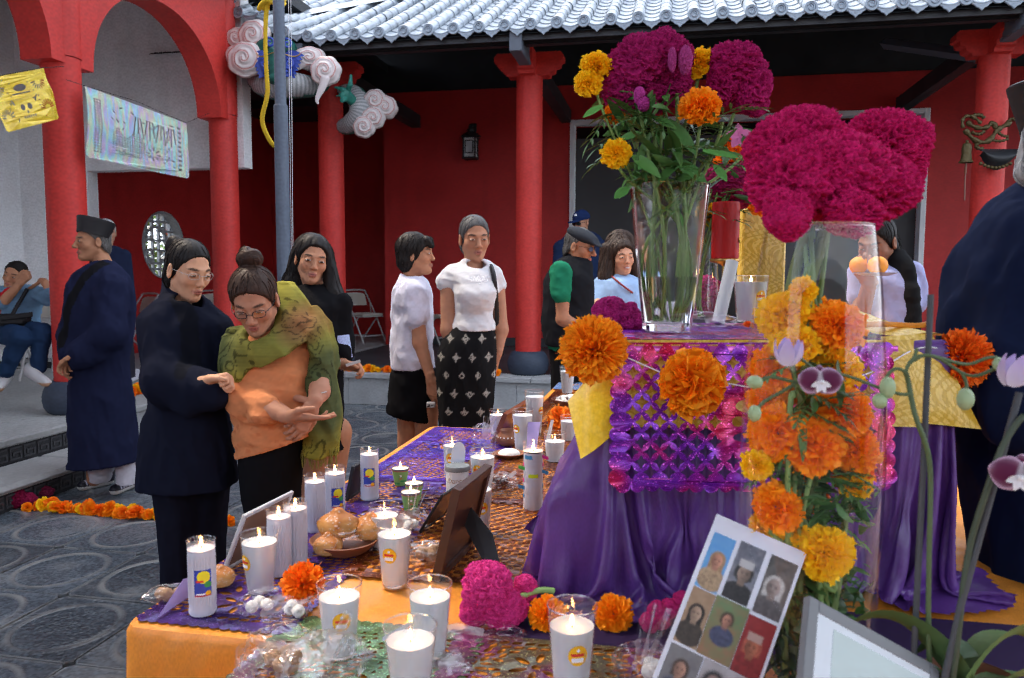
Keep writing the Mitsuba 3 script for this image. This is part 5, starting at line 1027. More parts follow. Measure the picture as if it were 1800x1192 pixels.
k = thing('pink_orchid', 'small pink orchid blossom at the right of the altar bouquet', 'flower'); pbr('pink_petal', [.62, .16, .38], .5, .3)
for i in range(5):
    a = i*1.2566+.4; d = RT*math.cos(a)+np.array([0, 0, 1.0])*math.sin(a); part(k, 'petal', blade(V1(1298, 240, -.03), d-FW*.3, .028, .010, -FW, .2, 5), 'pink_petal', True)
# second bouquet behind, in a small clear vase
k2 = al(.235, .62, AZ+.004); d2 = depth(k2); V2 = lambda u, v, dd=0: at(u, v, d2+dd)
kk = thing('rear_vase', 'clear glass vase with marigolds at the back of the altar', 'vase'); part(kk, 'glass', lathe([(.035, 0), (.045, .05), (.04, .16), (.055, .24)], 32), 'thin_glass', True, xform(k2))
rg2 = np.random.default_rng(9); ps = [[k2+rg2.normal(size=3)*[.01, .01, 0]+[0, 0, .01], k2+rg2.normal(size=3)*[.012, .012, 0]+[0, 0, .18], V2(u, v)] for u, v in ((1285, 335), (1258, 310), (1275, 285), (1310, 270), (1250, 380), (1300, 300))]
v, f, c = stems(ps, .003, GRS, rg2); bs = thing('rear_bouquet_leaves', 'leaves and stems of the bouquet behind the red candle', 'leaves'); part(bs, 'stems', (v, f), 'leaf', True, color=c)
v, f, c = foliage([V2(1250, 340), V2(1262, 380), V2(1290, 350), V2(1240, 400), V2(1300, 300)], rg2, 60, .07, .010, .03, (.03, .09, .02)); part(bs, 'leaves', (v, f), 'leaf', True, color=c, kind='stuff')
put_crest('dark crimson cockscomb behind the red candle', [(V2(1282, 318), (.065, .05, .05)), (V2(1300, 340, .02), (.05, .05, .04))], 21, (.12, .003, .03), (.34, .012, .10), sub=5, tuft=600)
for (u, v, R, kd, l) in ((1250, 378, .032, 'y', 'yellow marigold hanging left of the red candle'), (1312, 259, .028, 'd', 'small deep orange marigold right of the altar bouquet'), (1278, 252, .026, 'd', 'deep orange marigold half hidden right of the altar bouquet'), (1278, 285, .036, 'o', 'orange marigold low behind the altar bouquet'), (1335, 362, .03, 'o', 'orange marigold behind the oil lamp')):
    put_marigold(V2(u, v), R, kd, l, 150, nrm(-FW+[0, 0, .4]))
# flowers lying on the altar and table
p = on_altar(1085, 576); put_crest('crimson cockscomb lying at the left rim of the altar', [(p+RT*-.02+[0, 0, .035], (.038, .04, .036)), (p+RT*.022+[0, 0, .028], (.030, .04, .030)), (p+RT*.045+[0, 0, .018], (.022, .03, .02))], 31, (.16, .004, .05), (.48, .025, .20), tuft=900)
p = on_altar(1250, 560)+AY*.16; put_crest('dark crimson cockscomb lying behind the red clay dish', [(p+[0, 0, .06], (.06, .05, .058)), (p+RT*-.03+[0, 0, .04], (.04, .04, .04))], 33, (.14, .004, .05), (.40, .02, .17), tuft=700)
p = onz(868, 1095, Z0); put_crest('bright pink crimson cockscomb lying beside the middle votive', [(p+RT*-.012+[0, 0, .072], (.045, .04, .042)), (p+RT*.018+[0, 0, .032], (.042, .04, .034)), (p+RT*-.035+[0, 0, .030], (.026, .03, .03)), (p+RT*.055+[0, .03, .055], (.022, .025, .024))], 35, (.34, .006, .08), (.80, .06, .30), tuft=1300)
v, f, c = stems([[p+RT*.03+[0, 0, .03], p+RT*.065+[0, 0, .03], p+RT*.085+[0, -.01, .012]], [p+RT*.05+[0, 0, .05], p+RT*.08+[0, .02, .055], p+RT*.11+[0, .03, .05]]], .005, (.25, .42, .14), rg); kk = thing('leafy_sprig', 'pale green stem with one leaf beside the pink cockscomb', 'leaves'); part(kk, 'stem', (v, f), 'leaf', True, color=c)
v, f = blade(p+RT*.075+[0, -.01, .03], RT*.3-np.array([0, 0, 1.0]), .055, .014, -FW, .15, 7); part(kk, 'leaf', (v, f), 'leaf', True, color=np.tile([.07, .22, .05], (len(v), 1)))
for (u, v, R, kd, l) in ((962, 1102, .032, 'o', 'orange marigold on the orange cloth behind the tilted sticker votive'), (1078, 1102, .033, 'o', 'round orange marigold on the dark purple cloth'), (990, 1035, .036, 'o', 'orange marigold half under the purple drape'), (975, 1050, .028, 'd', 'deep orange marigold tucked below the drape edge')):
    p = onz(u, v, Z0); put_marigold(p+[0, 0, R*.75], R, kd, l, 420, nrm(-FW+[0, 0, .45]))
p = onz(1160, 1112, Z0); put_crest('small crimson cockscomb behind the clear bag at the photo collage', [(p+RT*(.02*q[0])+[0, .01*q[1], .02+.018*q[1]], .017) for q in ((-1, 0), (0, .2), (.9, 1.2), (2, 1.8), (-.3, 1))], 37, (.24, .004, .06), (.55, .03, .18), sub=4, tuft=250, nsub=2)
put_marigold(on_altar(1315, 577)+[0, 0, .008], .012, 'd', 'loose deep orange petals on the altar rim by the votive', 60)
# ---------------- crepe paper flowers on a string
def crepe(name, lab, p, R, seed, face, n=420, wide=.028, c=(.88, .26, .03), cup=.15):
    r_ = np.random.default_rng(seed); V, Fc, C, k = [], [], [], 0; z = nrm(face); x = nrm(np.cross([.1, .2, 1], z)); y = np.cross(z, x)
    for i in range(n):
        t = math.sqrt((i+.5)/n); ph = i*2.39996+r_.normal()*.2; th = t*1.75; d = np.array([math.sin(th)*math.cos(ph), math.sin(th)*math.sin(ph), math.cos(th)*.75]); d = nrm(d+r_.normal(size=3)*.10); L = R*(.86+.24*r_.random())
        sd = nrm(np.cross(d, r_.normal(size=3))); up = np.cross(sd, d); w = wide*R/.06*(.7+.6*r_.random()); j = r_.normal(size=3)*R*.03
        q = [d*R*.1-sd*w*.2, d*R*.1+sd*w*.2, d*L*.6-sd*w*.5+up*R*cup*.3, d*L*.6+sd*w*.5-up*R*cup*.2, d*L-sd*w*.5+up*R*cup*(r_.random()-.3)+j, d*L*(1+.06*r_.normal())+sd*w*.5+up*R*cup*(r_.random()-.5)+j]
        V.append(np.array(q)); Fc.append(np.array([[0, 1, 3, 2], [2, 3, 5, 4]])+k); k += 6; C.append(np.tile(np.clip(np.array(c)*(.8+.35*r_.random()), 0, .95), (6, 1)))
    V = np.vstack(V); V = V[:, :1]*x+V[:, 1:2]*y+V[:, 2:]*z+p; f = np.vstack(Fc); kk = thing(name, lab, 'paper flower', None)
    return put(kk, ply((V, np.vstack([f[:, [0, 1, 2]], f[:, [0, 2, 3]]])), 'petal', False, color=np.vstack(C)))
crepe('crepe_flower', 'fringed orange crepe paper pompom at the left corner of the altar', at(1043, 614, d0-.10), .060, 1, -FW+[0, 0, .15], 1100, .0075, (.96, .36, .012))
crepe('crepe_flower', 'ruffled orange crepe paper carnation on the magenta foil', at(1216, 672, d0-.13), .058, 2, -FW+RT*.1, 300, .030, (.96, .35, .010), .3)
crepe('crepe_flower', 'fringed deep orange crepe paper pompom at the right corner of the altar', at(1690, 630, d1+.02), .056, 3, -FW+RT*.2+[0, 0, .1], 900, .008, (.86, .17, .010))
p = onz(535, 1062, Z0); crepe('crepe_flower', 'orange crepe paper flower standing beside the bags of sweets', p+[0, 0, .042], .042, 4, -FW+RT*-.2+[0, 0, .4], 420, .011, (.90, .22, .008))
crepe('crepe_flower', 'small orange crepe petals at the clay bowl beside the gold corner', at(985, 738, 3.2), .055, 5, -FW+[0, 0, .2], 150, .02, (.86, .26, .02))
solo('flower_string', MB().tube(spline([at(1060, 612, d0-.10), at(1110, 632, d0-.10), at(1165, 656, d0-.115), at(1216, 672, d0-.12), at(1268, 673, d0-.115), at(1400, 690, d0-.11), at(1490, 670, d1-.09), at(1556, 643, d1-.07), at(1612, 613, d1-.03), at(1690, 630, d1)], 60), .0016, 6).mesh(), 'cord_white', 'white string carrying the crepe flowers across the altar front', 'cord', smooth=True)
# ---------------- tall vase at the right, packed with marigolds
tb = onz(1410, 1232, TZ+.006); td = depth(tb); W3 = lambda u, v, dd=0.0: at(u, v, td+dd); zz = lambda v: W3(1427, v)[2]; pm = td/FPX
prof = [(112*pm, 0), (114*pm, .01), (113*pm, zz(1050)-tb[2]), (116*pm, zz(900)-tb[2]), (117*pm, zz(800)-tb[2]), (112*pm, zz(650)-tb[2]), (100*pm, zz(500)-tb[2]), (86*pm, zz(402)-tb[2])]
k = thing('tall_vase', 'tall tapering clear glass vase packed with marigolds in the right foreground', 'vase')
mat('vase_glass', {'type': 'thindielectric', 'int_ior': 1.3}); part(k, 'glass', lathe(prof, 64), 'vase_glass', True, xform(tb)); part(k, 'rim', lathe([(prof[-1][0]-.003, prof[-1][1]-.002), (prof[-1][0]+.001, prof[-1][1]-.001), (prof[-1][0]+.001, prof[-1][1]+.002), (prof[-1][0]-.003, prof[-1][1]+.002), (prof[-1][0]-.003, prof[-1][1]-.002)], 48), 'solid_glass', True, xform(tb))
part(k, 'foot', lathe([(0, 0), (111*pm, 0), (112*pm, .012), (0, .014)], 48), 'solid_glass', 40, xform(tb))
rg3 = np.random.default_rng(14)
PKM = 'marigolds packed inside the tall right vase'
for i, (u, v, R, kd, dd, l) in enumerate(((1411, 512, 24, 'y', -.03, 'small yellow marigold topmost inside the tall vase'), (1372, 556, 46, 'y', .01, 'big yellow marigold at the upper left inside the tall vase'), (1472, 570, 42, 'o', -.04, 'orange marigold facing us at the upper right inside the tall vase'), (1400, 606, 36, 'y', -.04, 'yellow marigold beside the lilac orchid bud in the tall vase'), (1488, 640, 46, 'y', .03, 'yellow marigold behind the orchid stem in the tall vase'),
    (1345, 650, 40, 'o', .03, 'orange marigold at the left glass wall of the tall vase'), (1400, 672, 36, 'd', .05, 'deep orange marigold behind the dark orchid'), (1350, 705, 34, 'o', .0, 'orange marigold below the green bud in the tall vase'), (1481, 722, 44, 'o', -.04, 'orange marigold below right of the dark orchid'), (1367, 762, 46, 'o', -.04, 'orange marigold left of the front stem in the tall vase'), (1431, 782, 48, 'o', -.06, 'large orange marigold in the centre of the tall vase'), (1500, 790, 40, 'o', -.02, 'orange marigold at the right glass wall of the tall vase'),
    (1327, 818, 26, 'y', -.05, 'small yellow marigold at the lower left glass wall'), (1366, 893, 40, 'o', -.06, 'orange marigold directly above the photo collage'), (1450, 972, 44, 'y', -.06, 'round yellow marigold lowest in the tall vase'), (1502, 850, 30, 'y', -.02, 'yellow marigold half behind leaves at the right glass wall'), (1340, 930, 28, 'y', -.03, 'yellow marigold behind the upper edge of the collage'), (1392, 935, 28, 'y', -.04, 'yellow marigold right above the collage edge'), (1455, 700, 40, 'd', .05, 'deep orange marigold deep in the middle of the tall vase'), (1520, 760, 26, 'y', .02, 'yellow marigold at the far right glass wall'), (1510, 830, 32, 'd', .0, 'deep orange marigold low at the right glass wall'), (1420, 870, 34, 'd', .05, 'deep orange marigold far back among the lower leaves'))):
    c_ = W3(u, v, dd*.8); q_ = c_[:2]-tb[:2]; lim = float(np.interp(c_[2]-tb[2], [z for _, z in prof], [r for r, _ in prof]))-R*pm*.82; rr_ = np.linalg.norm(q_); c_[:2] = tb[:2]+q_*min(1, max(lim, .012)/max(rr_, 1e-6))
    put_marigold(c_, R*pm*1.0, kd, l, 440 if R > 30 else 220, nrm(-FW+rg3.normal(size=3)*.3+[0, 0, .35]))
ps = [[tb+rg3.normal(size=3)*[.03, .03, 0]+[0, 0, .02], W3(1427+rg3.uniform(-60, 60), 1000, rg3.uniform(-.05, .05)), W3(u+rg3.uniform(-10, 10), v+60, dd+.01), W3(u, v, dd+.01)] for u, v, dd in ((1411, 512, -.03), (1430, 420, 0), (1445, 430, .02), (1400, 606, -.02), (1472, 570, -.02), (1431, 782, -.05), (1367, 762, -.03), (1366, 893, -.05), (1481, 722, -.03), (1450, 972, -.05), (1395, 700, -.06), (1488, 640, .02), (1500, 790, 0), (1420, 480, .0))]
v, f, c = stems(ps, .0042, (.17, .27, .08), rg3); bs = thing('vase_greenery', 'green stems and feathery leaves inside the tall vase', 'leaves'); part(bs, 'stems', (v, f), 'leaf', True, color=c)
v, f, c = stems([[W3(1405, 620, .02), W3(1418, 520, .03), W3(1440, 440, .02), W3(1452, 390, .02)], [W3(1380, 640, .03), W3(1392, 500, .04), W3(1415, 420, .02), W3(1420, 390, .02)]], .0085, (.13, .17, .05), rg3); part(bs, 'thick_stems', (v, f), 'leaf', True, color=c)
bases = [W3(u, v_, dd) for u, v_, dd in ((1450, 850, -.03), (1470, 890, -.02), (1400, 820, .0), (1440, 920, .02), (1490, 920, 0), (1400, 1000, 0), (1470, 1020, 0), (1380, 960, .02), (1430, 1060, 0), (1490, 1060, 0), (1370, 1050, 0), (1420, 700, -.05), (1440, 640, -.02), (1340, 800, 0))]
v, f, c = foliage(bases, rg3, 230, .052, .009, .018, (.045, .13, .03), pinnate=.55); ok_ = np.linalg.norm(v[:, :2]-tb[:2], axis=1) < np.interp(v[:, 2]-tb[2], [z for _, z in prof], [r for r, _ in prof])*.96; f = f[ok_[f].all(1)]; part(bs, 'leaves', (v, f), 'leaf', True, color=c, kind='stuff')
v, f, c = foliage([W3(1427+a, 1090+b, cc) for a, b, cc in ((-50, 0, 0), (0, 10, -.03), (50, 0, 0), (-30, 60, 0), (30, 70, 0), (0, 110, -.03), (60, 60, .02))], rg3, 120, .06, .014, .022, (.025, .065, .022), pinnate=.3); ok_ = np.linalg.norm(v[:, :2]-tb[:2], axis=1) < np.interp(v[:, 2]-tb[2], [z for _, z in prof], [r for r, _ in prof])*.96; f = f[ok_[f].all(1)]; part(bs, 'sunken_leaves', (v, f), 'leaf', True, color=c, kind='stuff')
# cockscombs above the tall vase
BC0, BC1 = (.13, .001, .014), (.70, .013, .150)
put_crest('huge bright crimson cockscomb on top of the tall right vase', [(W3(1368, 262, -.01), .044), (W3(1418, 245, .0), .046), (W3(1395, 320, -.03), (0.0566, 0.0485, 0.0534)), (W3(1478, 310, -.02), (0.0631, 0.0526, 0.0566)), (W3(1552, 330, -.01), (0.0453, 0.0405, 0.0453)), (W3(1385, 380, -.085), (0.0291, 0.0324, 0.0291)), (W3(1500, 376, -.075), (0.0356, 0.0324, 0.0275)), (W3(1440, 290, -.04), (0.0445, 0.0405, 0.0405)), (W3(1345, 310, 0), (0.0227, 0.0324, 0.0364))], 41, BC0, BC1, sub=5, tuft=1500, amp=.34, freq=2.9)
put_crest('round crimson cockscomb behind at the upper right of the tall vase', [(W3(1552, 258, .07), (0.0615, 0.0566, 0.0566)), (W3(1585, 285, .07), (0.0356, 0.0405, 0.0420))], 44, BC0, BC1, sub=6, tuft=2200, amp=.24, freq=3.8)
put_crest('small crimson cockscomb lobe low at the left above the vase rim', [(W3(1386, 390, -.105), (0.0275, 0.0275, 0.0243)), (W3(1370, 362, -.095), (0.0210, 0.0243, 0.0227))], 46, BC0, BC1, sub=5, tuft=800)
# ---------------- garlands of marigolds on floor and platform edges
def garland(a, b, n, R, lab, seed, z):
    r_ = np.random.default_rng(seed); k = thing('marigold_garland', lab, 'garland')
    for i in range(n):
        t = (i+.5)/n; rr = R*(.72+.55*r_.random()); p = np.asarray(a)*(1-t)+np.asarray(b)*t; p = p+[0, r_.normal()*R*.35, 0]; p[2] = z+rr*.62; kd = 'y' if r_.random() < .32 else ('d' if r_.random() < .45 else 'o')
        part(k, 'marigold', mg(kd, int(r_.integers(3)), 90), None, xf=frame(p, nrm(r_.normal(size=3)*.45-FW*.5+[0, 0, .7]), rr, r_.random()*6))
garland(onz(52, 895, 0), onz(412, 924, 0), 36, .041, 'long garland of orange and yellow marigolds across the courtyard floor', 3, .002)
garland(onz(228, 697, PH), onz(276, 681, PH), 9, .050, 'short marigold garland on the edge of the left platform', 5, PH)
garland((-4.0, 7.98, PH), (-1.72, 7.98, PH), 40, .042, 'marigold garland along the edge of the rear platform', 6, PH)
p = onz(38, 893, 0); put_crest('dark crimson cockscomb ending the floor garland at the left step', [(p+[-.03, 0, .055], .055), (p+[.03, .02, .04], .045), (p+[-.06, .0, .035], .035)], 51, (.10, .003, .02), (.26, .01, .06), tuft=600)
p = onz(64, 880, 0); put_crest('second dark cockscomb behind the first at the floor garland end', [(p+[0, .05, .04], (.06, .05, .04))], 52, (.10, .01, .03), (.22, .02, .06), tuft=400)
p = np.array([-1.86, 8.02, PH]); put_crest('magenta cockscomb in the rear garland beside the drum base', [(p+[0, 0, .06], .055), (p+[.07, 0, .05], .045)], 53, (.22, .005, .10), (.62, .04, .30), sub=4, tuft=400)
# ================================================================== people: smooth distance fields turned into one mesh each
vcol('skin', .55, .22); vcol('fabric', .9, .12); vcol('hairs', .55, .22)
Zv = np.array([0, 0, 1.0])
FH = nrm([FW[0], FW[1], 0]); RH = np.array([-FH[1]*-1, 0, 0]); RH = np.array([FH[1], -FH[0], 0])
class Fld:
    def __init__(s, lo, hi, h):
        s.lo, s.h = np.asarray(lo, float), h; n = np.ceil((np.asarray(hi)-s.lo)/h).astype(int)+1; s.n = n; s.D = np.full(n, 1.0, np.float32)
        s.ax = [(s.lo[k]+np.arange(n[k])*h).astype(np.float32) for k in range(3)]
    def loc(s, lo, hi):
        a = np.clip(np.floor((np.asarray(lo)-s.lo)/s.h).astype(int), 0, s.n-1); b = np.clip(np.ceil((np.asarray(hi)-s.lo)/s.h).astype(int)+1, 1, s.n)
        if (b <= a).any(): return None
        sl = tuple(slice(int(i), int(j)) for i, j in zip(a, b)); return sl, s.ax[0][sl[0]][:, None, None], s.ax[1][sl[1]][None, :, None], s.ax[2][sl[2]][None, None, :]
    def mix(s, sl, d, k):
        a = s.D[sl]
        if k <= 0: s.D[sl] = np.minimum(a, d)
        else:
            h = np.maximum(k-np.abs(a-d), 0)/k; s.D[sl] = np.minimum(a, d)-h*h*k*.25
    def take(s, sl, d, k):
        a = s.D[sl]; h = np.maximum(k-np.abs(a+d), 0)/max(k, 1e-9); s.D[sl] = np.maximum(a, -d)+h*h*k*.25
    def cap(s, a, b, ra, rb=None, k=.02, sub=False):
        a, b = np.asarray(a, float), np.asarray(b, float); rb = ra if rb is None else rb; m = max(ra, rb)+k+3*s.h
        q = s.loc(np.minimum(a, b)-m, np.maximum(a, b)+m)
        if q is None: return s
        sl, X, Y, Z = q; d = b-a; L2 = float(d@d)+1e-12; x, y, z = X-np.float32(a[0]), Y-np.float32(a[1]), Z-np.float32(a[2])
        t = np.clip((x*np.float32(d[0])+y*np.float32(d[1])+z*np.float32(d[2]))/np.float32(L2), 0, 1)
        w = np.sqrt((x-t*np.float32(d[0]))**2+(y-t*np.float32(d[1]))**2+(z-t*np.float32(d[2]))**2)-(np.float32(ra)+np.float32(rb-ra)*t)
        (s.take if sub else s.mix)(sl, w, k); return s
    def ell(s, c, r, B=None, k=.02, sub=False):
        c = np.asarray(c, float); r = np.broadcast_to(np.asarray(r, float), 3); m = r.max()+k+3*s.h; q = s.loc(c-m, c+m)
        if q is None: return s
        sl, X, Y, Z = q; x, y, z = X-np.float32(c[0]), Y-np.float32(c[1]), Z-np.float32(c[2])
        if B is not None: x, y, z = (x*np.float32(B[j][0])+y*np.float32(B[j][1])+z*np.float32(B[j][2]) for j in range(3))
        k0 = np.sqrt((x/r[0])**2+(y/r[1])**2+(z/r[2])**2); k1 = np.sqrt((x/r[0]**2)**2+(y/r[1]**2)**2+(z/r[2]**2)**2)+1e-6
        (s.take if sub else s.mix)(sl, (k0*(k0-1)/k1).astype(np.float32), k); return s
    def loft(s, lev, k=.02, e=2.3):
        """Levels (z, x0, y0, rx, ry) with x along the picture's right and y away from it: a tapering body of rounded cross-section."""
        lev = sorted(lev, key=lambda q: q[0]); A = np.array(lev, float); zs = A[:, 0]; m = A[:, 3:].max()+k+3*s.h
        C = np.array([RH*q[1]+FH*q[2]+[0, 0, q[0]] for q in A]); q = s.loc(C.min(0)-m*np.array([1, 1, 0])-[0, 0, k+3*s.h], C.max(0)+m*np.array([1, 1, 0])+[0, 0, k+3*s.h])
        if q is None: return s
        sl, X, Y, Z = q; zf = Z[0, 0]; from scipy.interpolate import PchipInterpolator as PI
        zc = np.clip(zf, zs[0], zs[-1]); x0, y0, rx, ry = (PI(zs, A[:, j])(zc).astype(np.float32)[None, None, :] for j in (1, 2, 3, 4))
        px = X*np.float32(RH[0])+Y*np.float32(RH[1])-x0; py = X*np.float32(FH[0])+Y*np.float32(FH[1])-y0
        rr = ((np.abs(px)/rx)**e+(np.abs(py)/ry)**e)**(1/e); d = (rr-1)*np.minimum(rx, ry)*(1.0+0*Z); d = np.minimum(d, 1); dz = np.maximum(zs[0]-Z, Z-zs[-1])
        d = np.where(dz > 0, np.sqrt(np.maximum(d, 0)**2+dz**2)+np.minimum(d, 0)*0, np.maximum(d, dz)) ; s.mix(sl, d.astype(np.float32), k); return s
    def cut(s, p, n):
        n = nrm(n); d = (s.ax[0][:, None, None]*n[0]+s.ax[1][None, :, None]*n[1]+s.ax[2][None, None, :]*n[2]-float(np.asarray(p)@n)).astype(np.float32); s.D = np.maximum(s.D, d); return s
    def wrinkle(s, amp, f, seed, ridge=True):
        idx = np.nonzero(np.abs(s.D) < .03)
        if not len(idx[0]): return s
        P = np.stack([s.ax[k][idx[k]] for k in range(3)], -1); x = P@RH; y = P@FH; z = P[:, 2]; Q = np.stack([x*f[0], y*f[0], z*f[1]+x*f[2]], -1)
        amp *= 1.5; w = meshkit.fbm(Q+seed*3.7, 3, seed); w2 = meshkit.noise(Q*2.3+seed, seed+5)
        w3 = meshkit.fbm(Q*2.6+seed*1.9, 2, seed+11); s.D[idx] += (amp*(np.abs(2*w-1)*1.8-.5)+amp*.55*(np.abs(2*w3-1)*1.8-.5)+amp*.2*(w2-.5)).astype(np.float32); return s
    def mesh(s):
        for k in range(3):
            for e in (0, -1):
                q = [slice(None)]*3; q[k] = e; s.D[tuple(q)] = np.maximum(s.D[tuple(q)], .5*s.h)
        D = s.D; S = D < 0; c = np.zeros(tuple(s.n-1), np.int8); o = [(i, j, k) for i in (0, 1) for j in (0, 1) for k in (0, 1)]; n = s.n
        for i, j, k in o: c += S[i:n[0]-1+i, j:n[1]-1+j, k:n[2]-1+k]
        m = (c > 0) & (c < 8); I = np.stack(np.nonzero(m), -1)
        if not len(I): return np.zeros((0, 3)), np.zeros((0, 3), int)
        id_ = np.full(m.shape, -1, np.int32); id_[m] = np.arange(len(I)); val = [D[I[:, 0]+i, I[:, 1]+j, I[:, 2]+k] for i, j, k in o]
        acc = np.zeros((len(I), 3)); cnt = np.zeros(len(I))
        for a in range(8):
            for b in range(a+1, 8):
                if sum(x != y for x, y in zip(o[a], o[b])) != 1: continue
                x = (val[a] < 0) != (val[b] < 0); t = np.where(x, val[a]/(val[a]-val[b]+1e-12), 0)
                p = np.array(o[a])[None]+t[:, None]*(np.array(o[b])-np.array(o[a]))[None]; acc += np.where(x[:, None], p, 0); cnt += x
        V = s.lo+(I+acc/cnt[:, None])*s.h; Q = []
        for ax in range(3):
            e1, e2 = [k for k in range(3) if k != ax]; A = [slice(1, -1)]*3; A[ax] = slice(0, -1); Bq = list(A); Bq[ax] = slice(1, None)
            s0, s1 = S[tuple(A)], S[tuple(Bq)]; E = np.stack(np.nonzero(s0 != s1), -1)
            if not len(E): continue
            fl = s0[tuple(E.T)]; E = E.copy(); E[:, e1] += 1; E[:, e2] += 1; g = []
            for d1, d2 in ((-1, -1), (0, -1), (0, 0), (-1, 0)):
                q = E.copy(); q[:, e1] += d1; q[:, e2] += d2; g.append(id_[tuple(q.T)])
            g = np.stack(g, 1); flip = fl if ax != 1 else ~fl; g[~flip] = g[~flip][:, ::-1]; Q.append(g)
        Q = np.vstack(Q); Q = Q[(Q >= 0).all(1)]; return V, np.vstack([Q[:, [0, 1, 2]], Q[:, [0, 2, 3]]])
def join(*ms):
    V, Fc, n = [], [], 0
    for v, f in ms:
        if len(v): V.append(v); Fc.append(f+n); n += len(v)
    return np.vstack(V), np.vstack(Fc)
def field_around(pts, m, h):
    P = np.array(pts, float); return Fld(P.min(0)-m, P.max(0)+m, h)
class Head:
    """A head: c between the ears, yaw 0 looks at us and positive turns to the picture's right, pitch positive looks down."""
    def __init__(s, c, yaw, pitch, roll, sc):
        y = math.radians(yaw); s.c = np.asarray(c, float); s.s = sc*.95
        tocam = nrm(np.array([-s.c[0], -s.c[1], 0])); rt = np.array([-tocam[1], tocam[0], 0])
        f = tocam*math.cos(y)+rt*math.sin(y); f = f*1.0; x = np.cross(f, [0, 0, 1]); R = rot(x, -math.radians(pitch)); f = R@f; u = np.cross(x, f); R2 = rot(f, math.radians(roll)); x, u = R2@x, R2@u
        s.B = np.array([x, f, u])
    def w(s, p): return s.c+(np.asarray(p, float)*s.s)@s.B
    def l(s, P): return ((P-s.c)@s.B.T)/s.s
    def build(s, neck, h=.0042, chest=None, jaw=1.0, nose=1.0, fat=1.0, female=False):
        k = s.s; F_ = field_around([s.w((0, 0, .13)), s.w((.09, 0, 0)), s.w((-.09, 0, 0)), s.w((0, .13, -.13)), s.w((0, -.11, 0)), np.asarray(neck)], .05*k, h*1.0)
        E = lambda c, r, kk=.02, sub=False: F_.ell(s.w(c), np.array(r)*k, s.B, kk*k, sub); C = lambda a, b, ra, rb=None, kk=.02, sub=False: F_.cap(s.w(a), s.w(b), ra*k, (ra if rb is None else rb)*k, kk*k, sub)
        E((0, -.012, .036), (.071*fat, .091, .080)); E((0, .028, -.022), (.056*fat, .060, .080), .03); C((0, .072, -.098), (0, .055, -.088), .0155*jaw, .021, .03)
        for e in (-1, 1):
            C((e*.048*jaw*fat, .0, -.055), (e*.012, .058, -.096), .019*fat, .016, .03); E((e*.039, .052, -.026), (.024*fat, .026, .026), .02); C((e*.012, .083, .021), (e*.044, .066, .020), .0095, .009, .016)
        C((0, .084, .012), (0, .103*nose**.3, -.030), .0068, .0105*nose, .012); E((0, .104*nose**.3, -.033), (.0115*nose, .011, .0095), .008)
        for e in (-1, 1): E((e*.0125*nose, .098, -.037), (.0085*nose, .010, .0075), .007)
        for e in (-1, 1): E((e*.0335, .098, .001), (.0175, .020, .0125), .012, True)
        E((0, .0875, -.0625), (.0215, .0090, .0060), .008); E((0, .0860, -.0735), (.0185, .0095, .0070), .008); E((0, .0995, -.0678), (.021, .008, .0020), .003, True); C((0, .084, -.083), (0, .084, -.0835), .004, None, .01, True)
        for e in (-1, 1):
            E((e*.0320, .0795, .001), (.0165, .0130, .0100), .004)
            F_.ell(s.w((e*.076*fat, -.008, -.010)), np.array((.010, .021, .033))*k, np.array([s.B[0]*math.cos(.4*e)+s.B[1]*math.sin(-.4*e), s.B[1]*math.cos(.4*e)+s.B[0]*math.sin(.4*e), s.B[2]]), .010*k)
            F_.ell(s.w((e*.086*fat, .000, -.008)), np.array((.006, .011, .018))*k, s.B, .005*k, True)
        F_.cap(s.w((0, -.022, -.055)), neck, .047*k*fat, .052*k*fat, .025*k); C((0, .0, -.085), (0, .025, -.088), .035, .028, .03)
        v, f = F_.mesh(); s.mesh = (v, f); return s
    def colour(s, v, skin, lip=(.42, .10, .09), brow=(.03, .022, .018), brow_on=True, cheek=.15, beard=None):
        L = s.l(v); skin = np.array(skin)*[1.22, 1.12, 1.02]; c = np.tile(np.array(skin, float), (len(v), 1)); x, y, z = np.abs(L[:, 0]), L[:, 1], L[:, 2]; n = meshkit.fbm(L*70, 2, 3)[:, None]; c *= .92+.16*n
        near = (np.linalg.norm(L, axis=1) < .17)
        def bl(m, col): 
            nonlocal c; m = (m*near)[:, None]; c = c*(1-m)+np.array(col)*m
        g = lambda q: np.exp(-q)
        bl(cheek*g(((x-.040)/.018)**2+((z+.032)/.018)**2)*(y > .03), np.array(skin)*[1.25, .75, .7]); bl(.25*g((x/.016)**2+((z+.034)/.012)**2)*(y > .09), np.array(skin)*[1.2, .8, .75])
        bl(.85*np.clip(1.3-((x/.0225)**2+((z+.068)/.0115)**2), 0, 1)*(y > .075), lip); bl(.8*np.clip(1.2-((x/.020)**2+((z+.0678)/.0016)**2), 0, 1)*(y > .075), np.array(lip)*.25)
        if brow_on: bl(.92*np.clip(1.5-(((x-.033)/.0185)**2+((z-.021-.10*np.maximum(0, .032-np.abs(x-.036))+.0)/.0052)**2), 0, 1)*(y > .05), brow)
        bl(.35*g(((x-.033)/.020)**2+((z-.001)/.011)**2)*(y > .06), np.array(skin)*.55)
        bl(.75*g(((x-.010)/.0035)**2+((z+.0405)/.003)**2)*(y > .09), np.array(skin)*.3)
        if beard is not None: bl(beard[1]*np.clip(((-.045-z)/.012), 0, 1)*np.clip((y-.0)/.02, 0, 1)*np.clip((z+.125)/.01, 0, 1)*(1-np.clip(1.4-((x/.022)**2+((z+.068)/.010)**2), 0, 1)), beard[0])
        return np.clip(c, 0, 1)
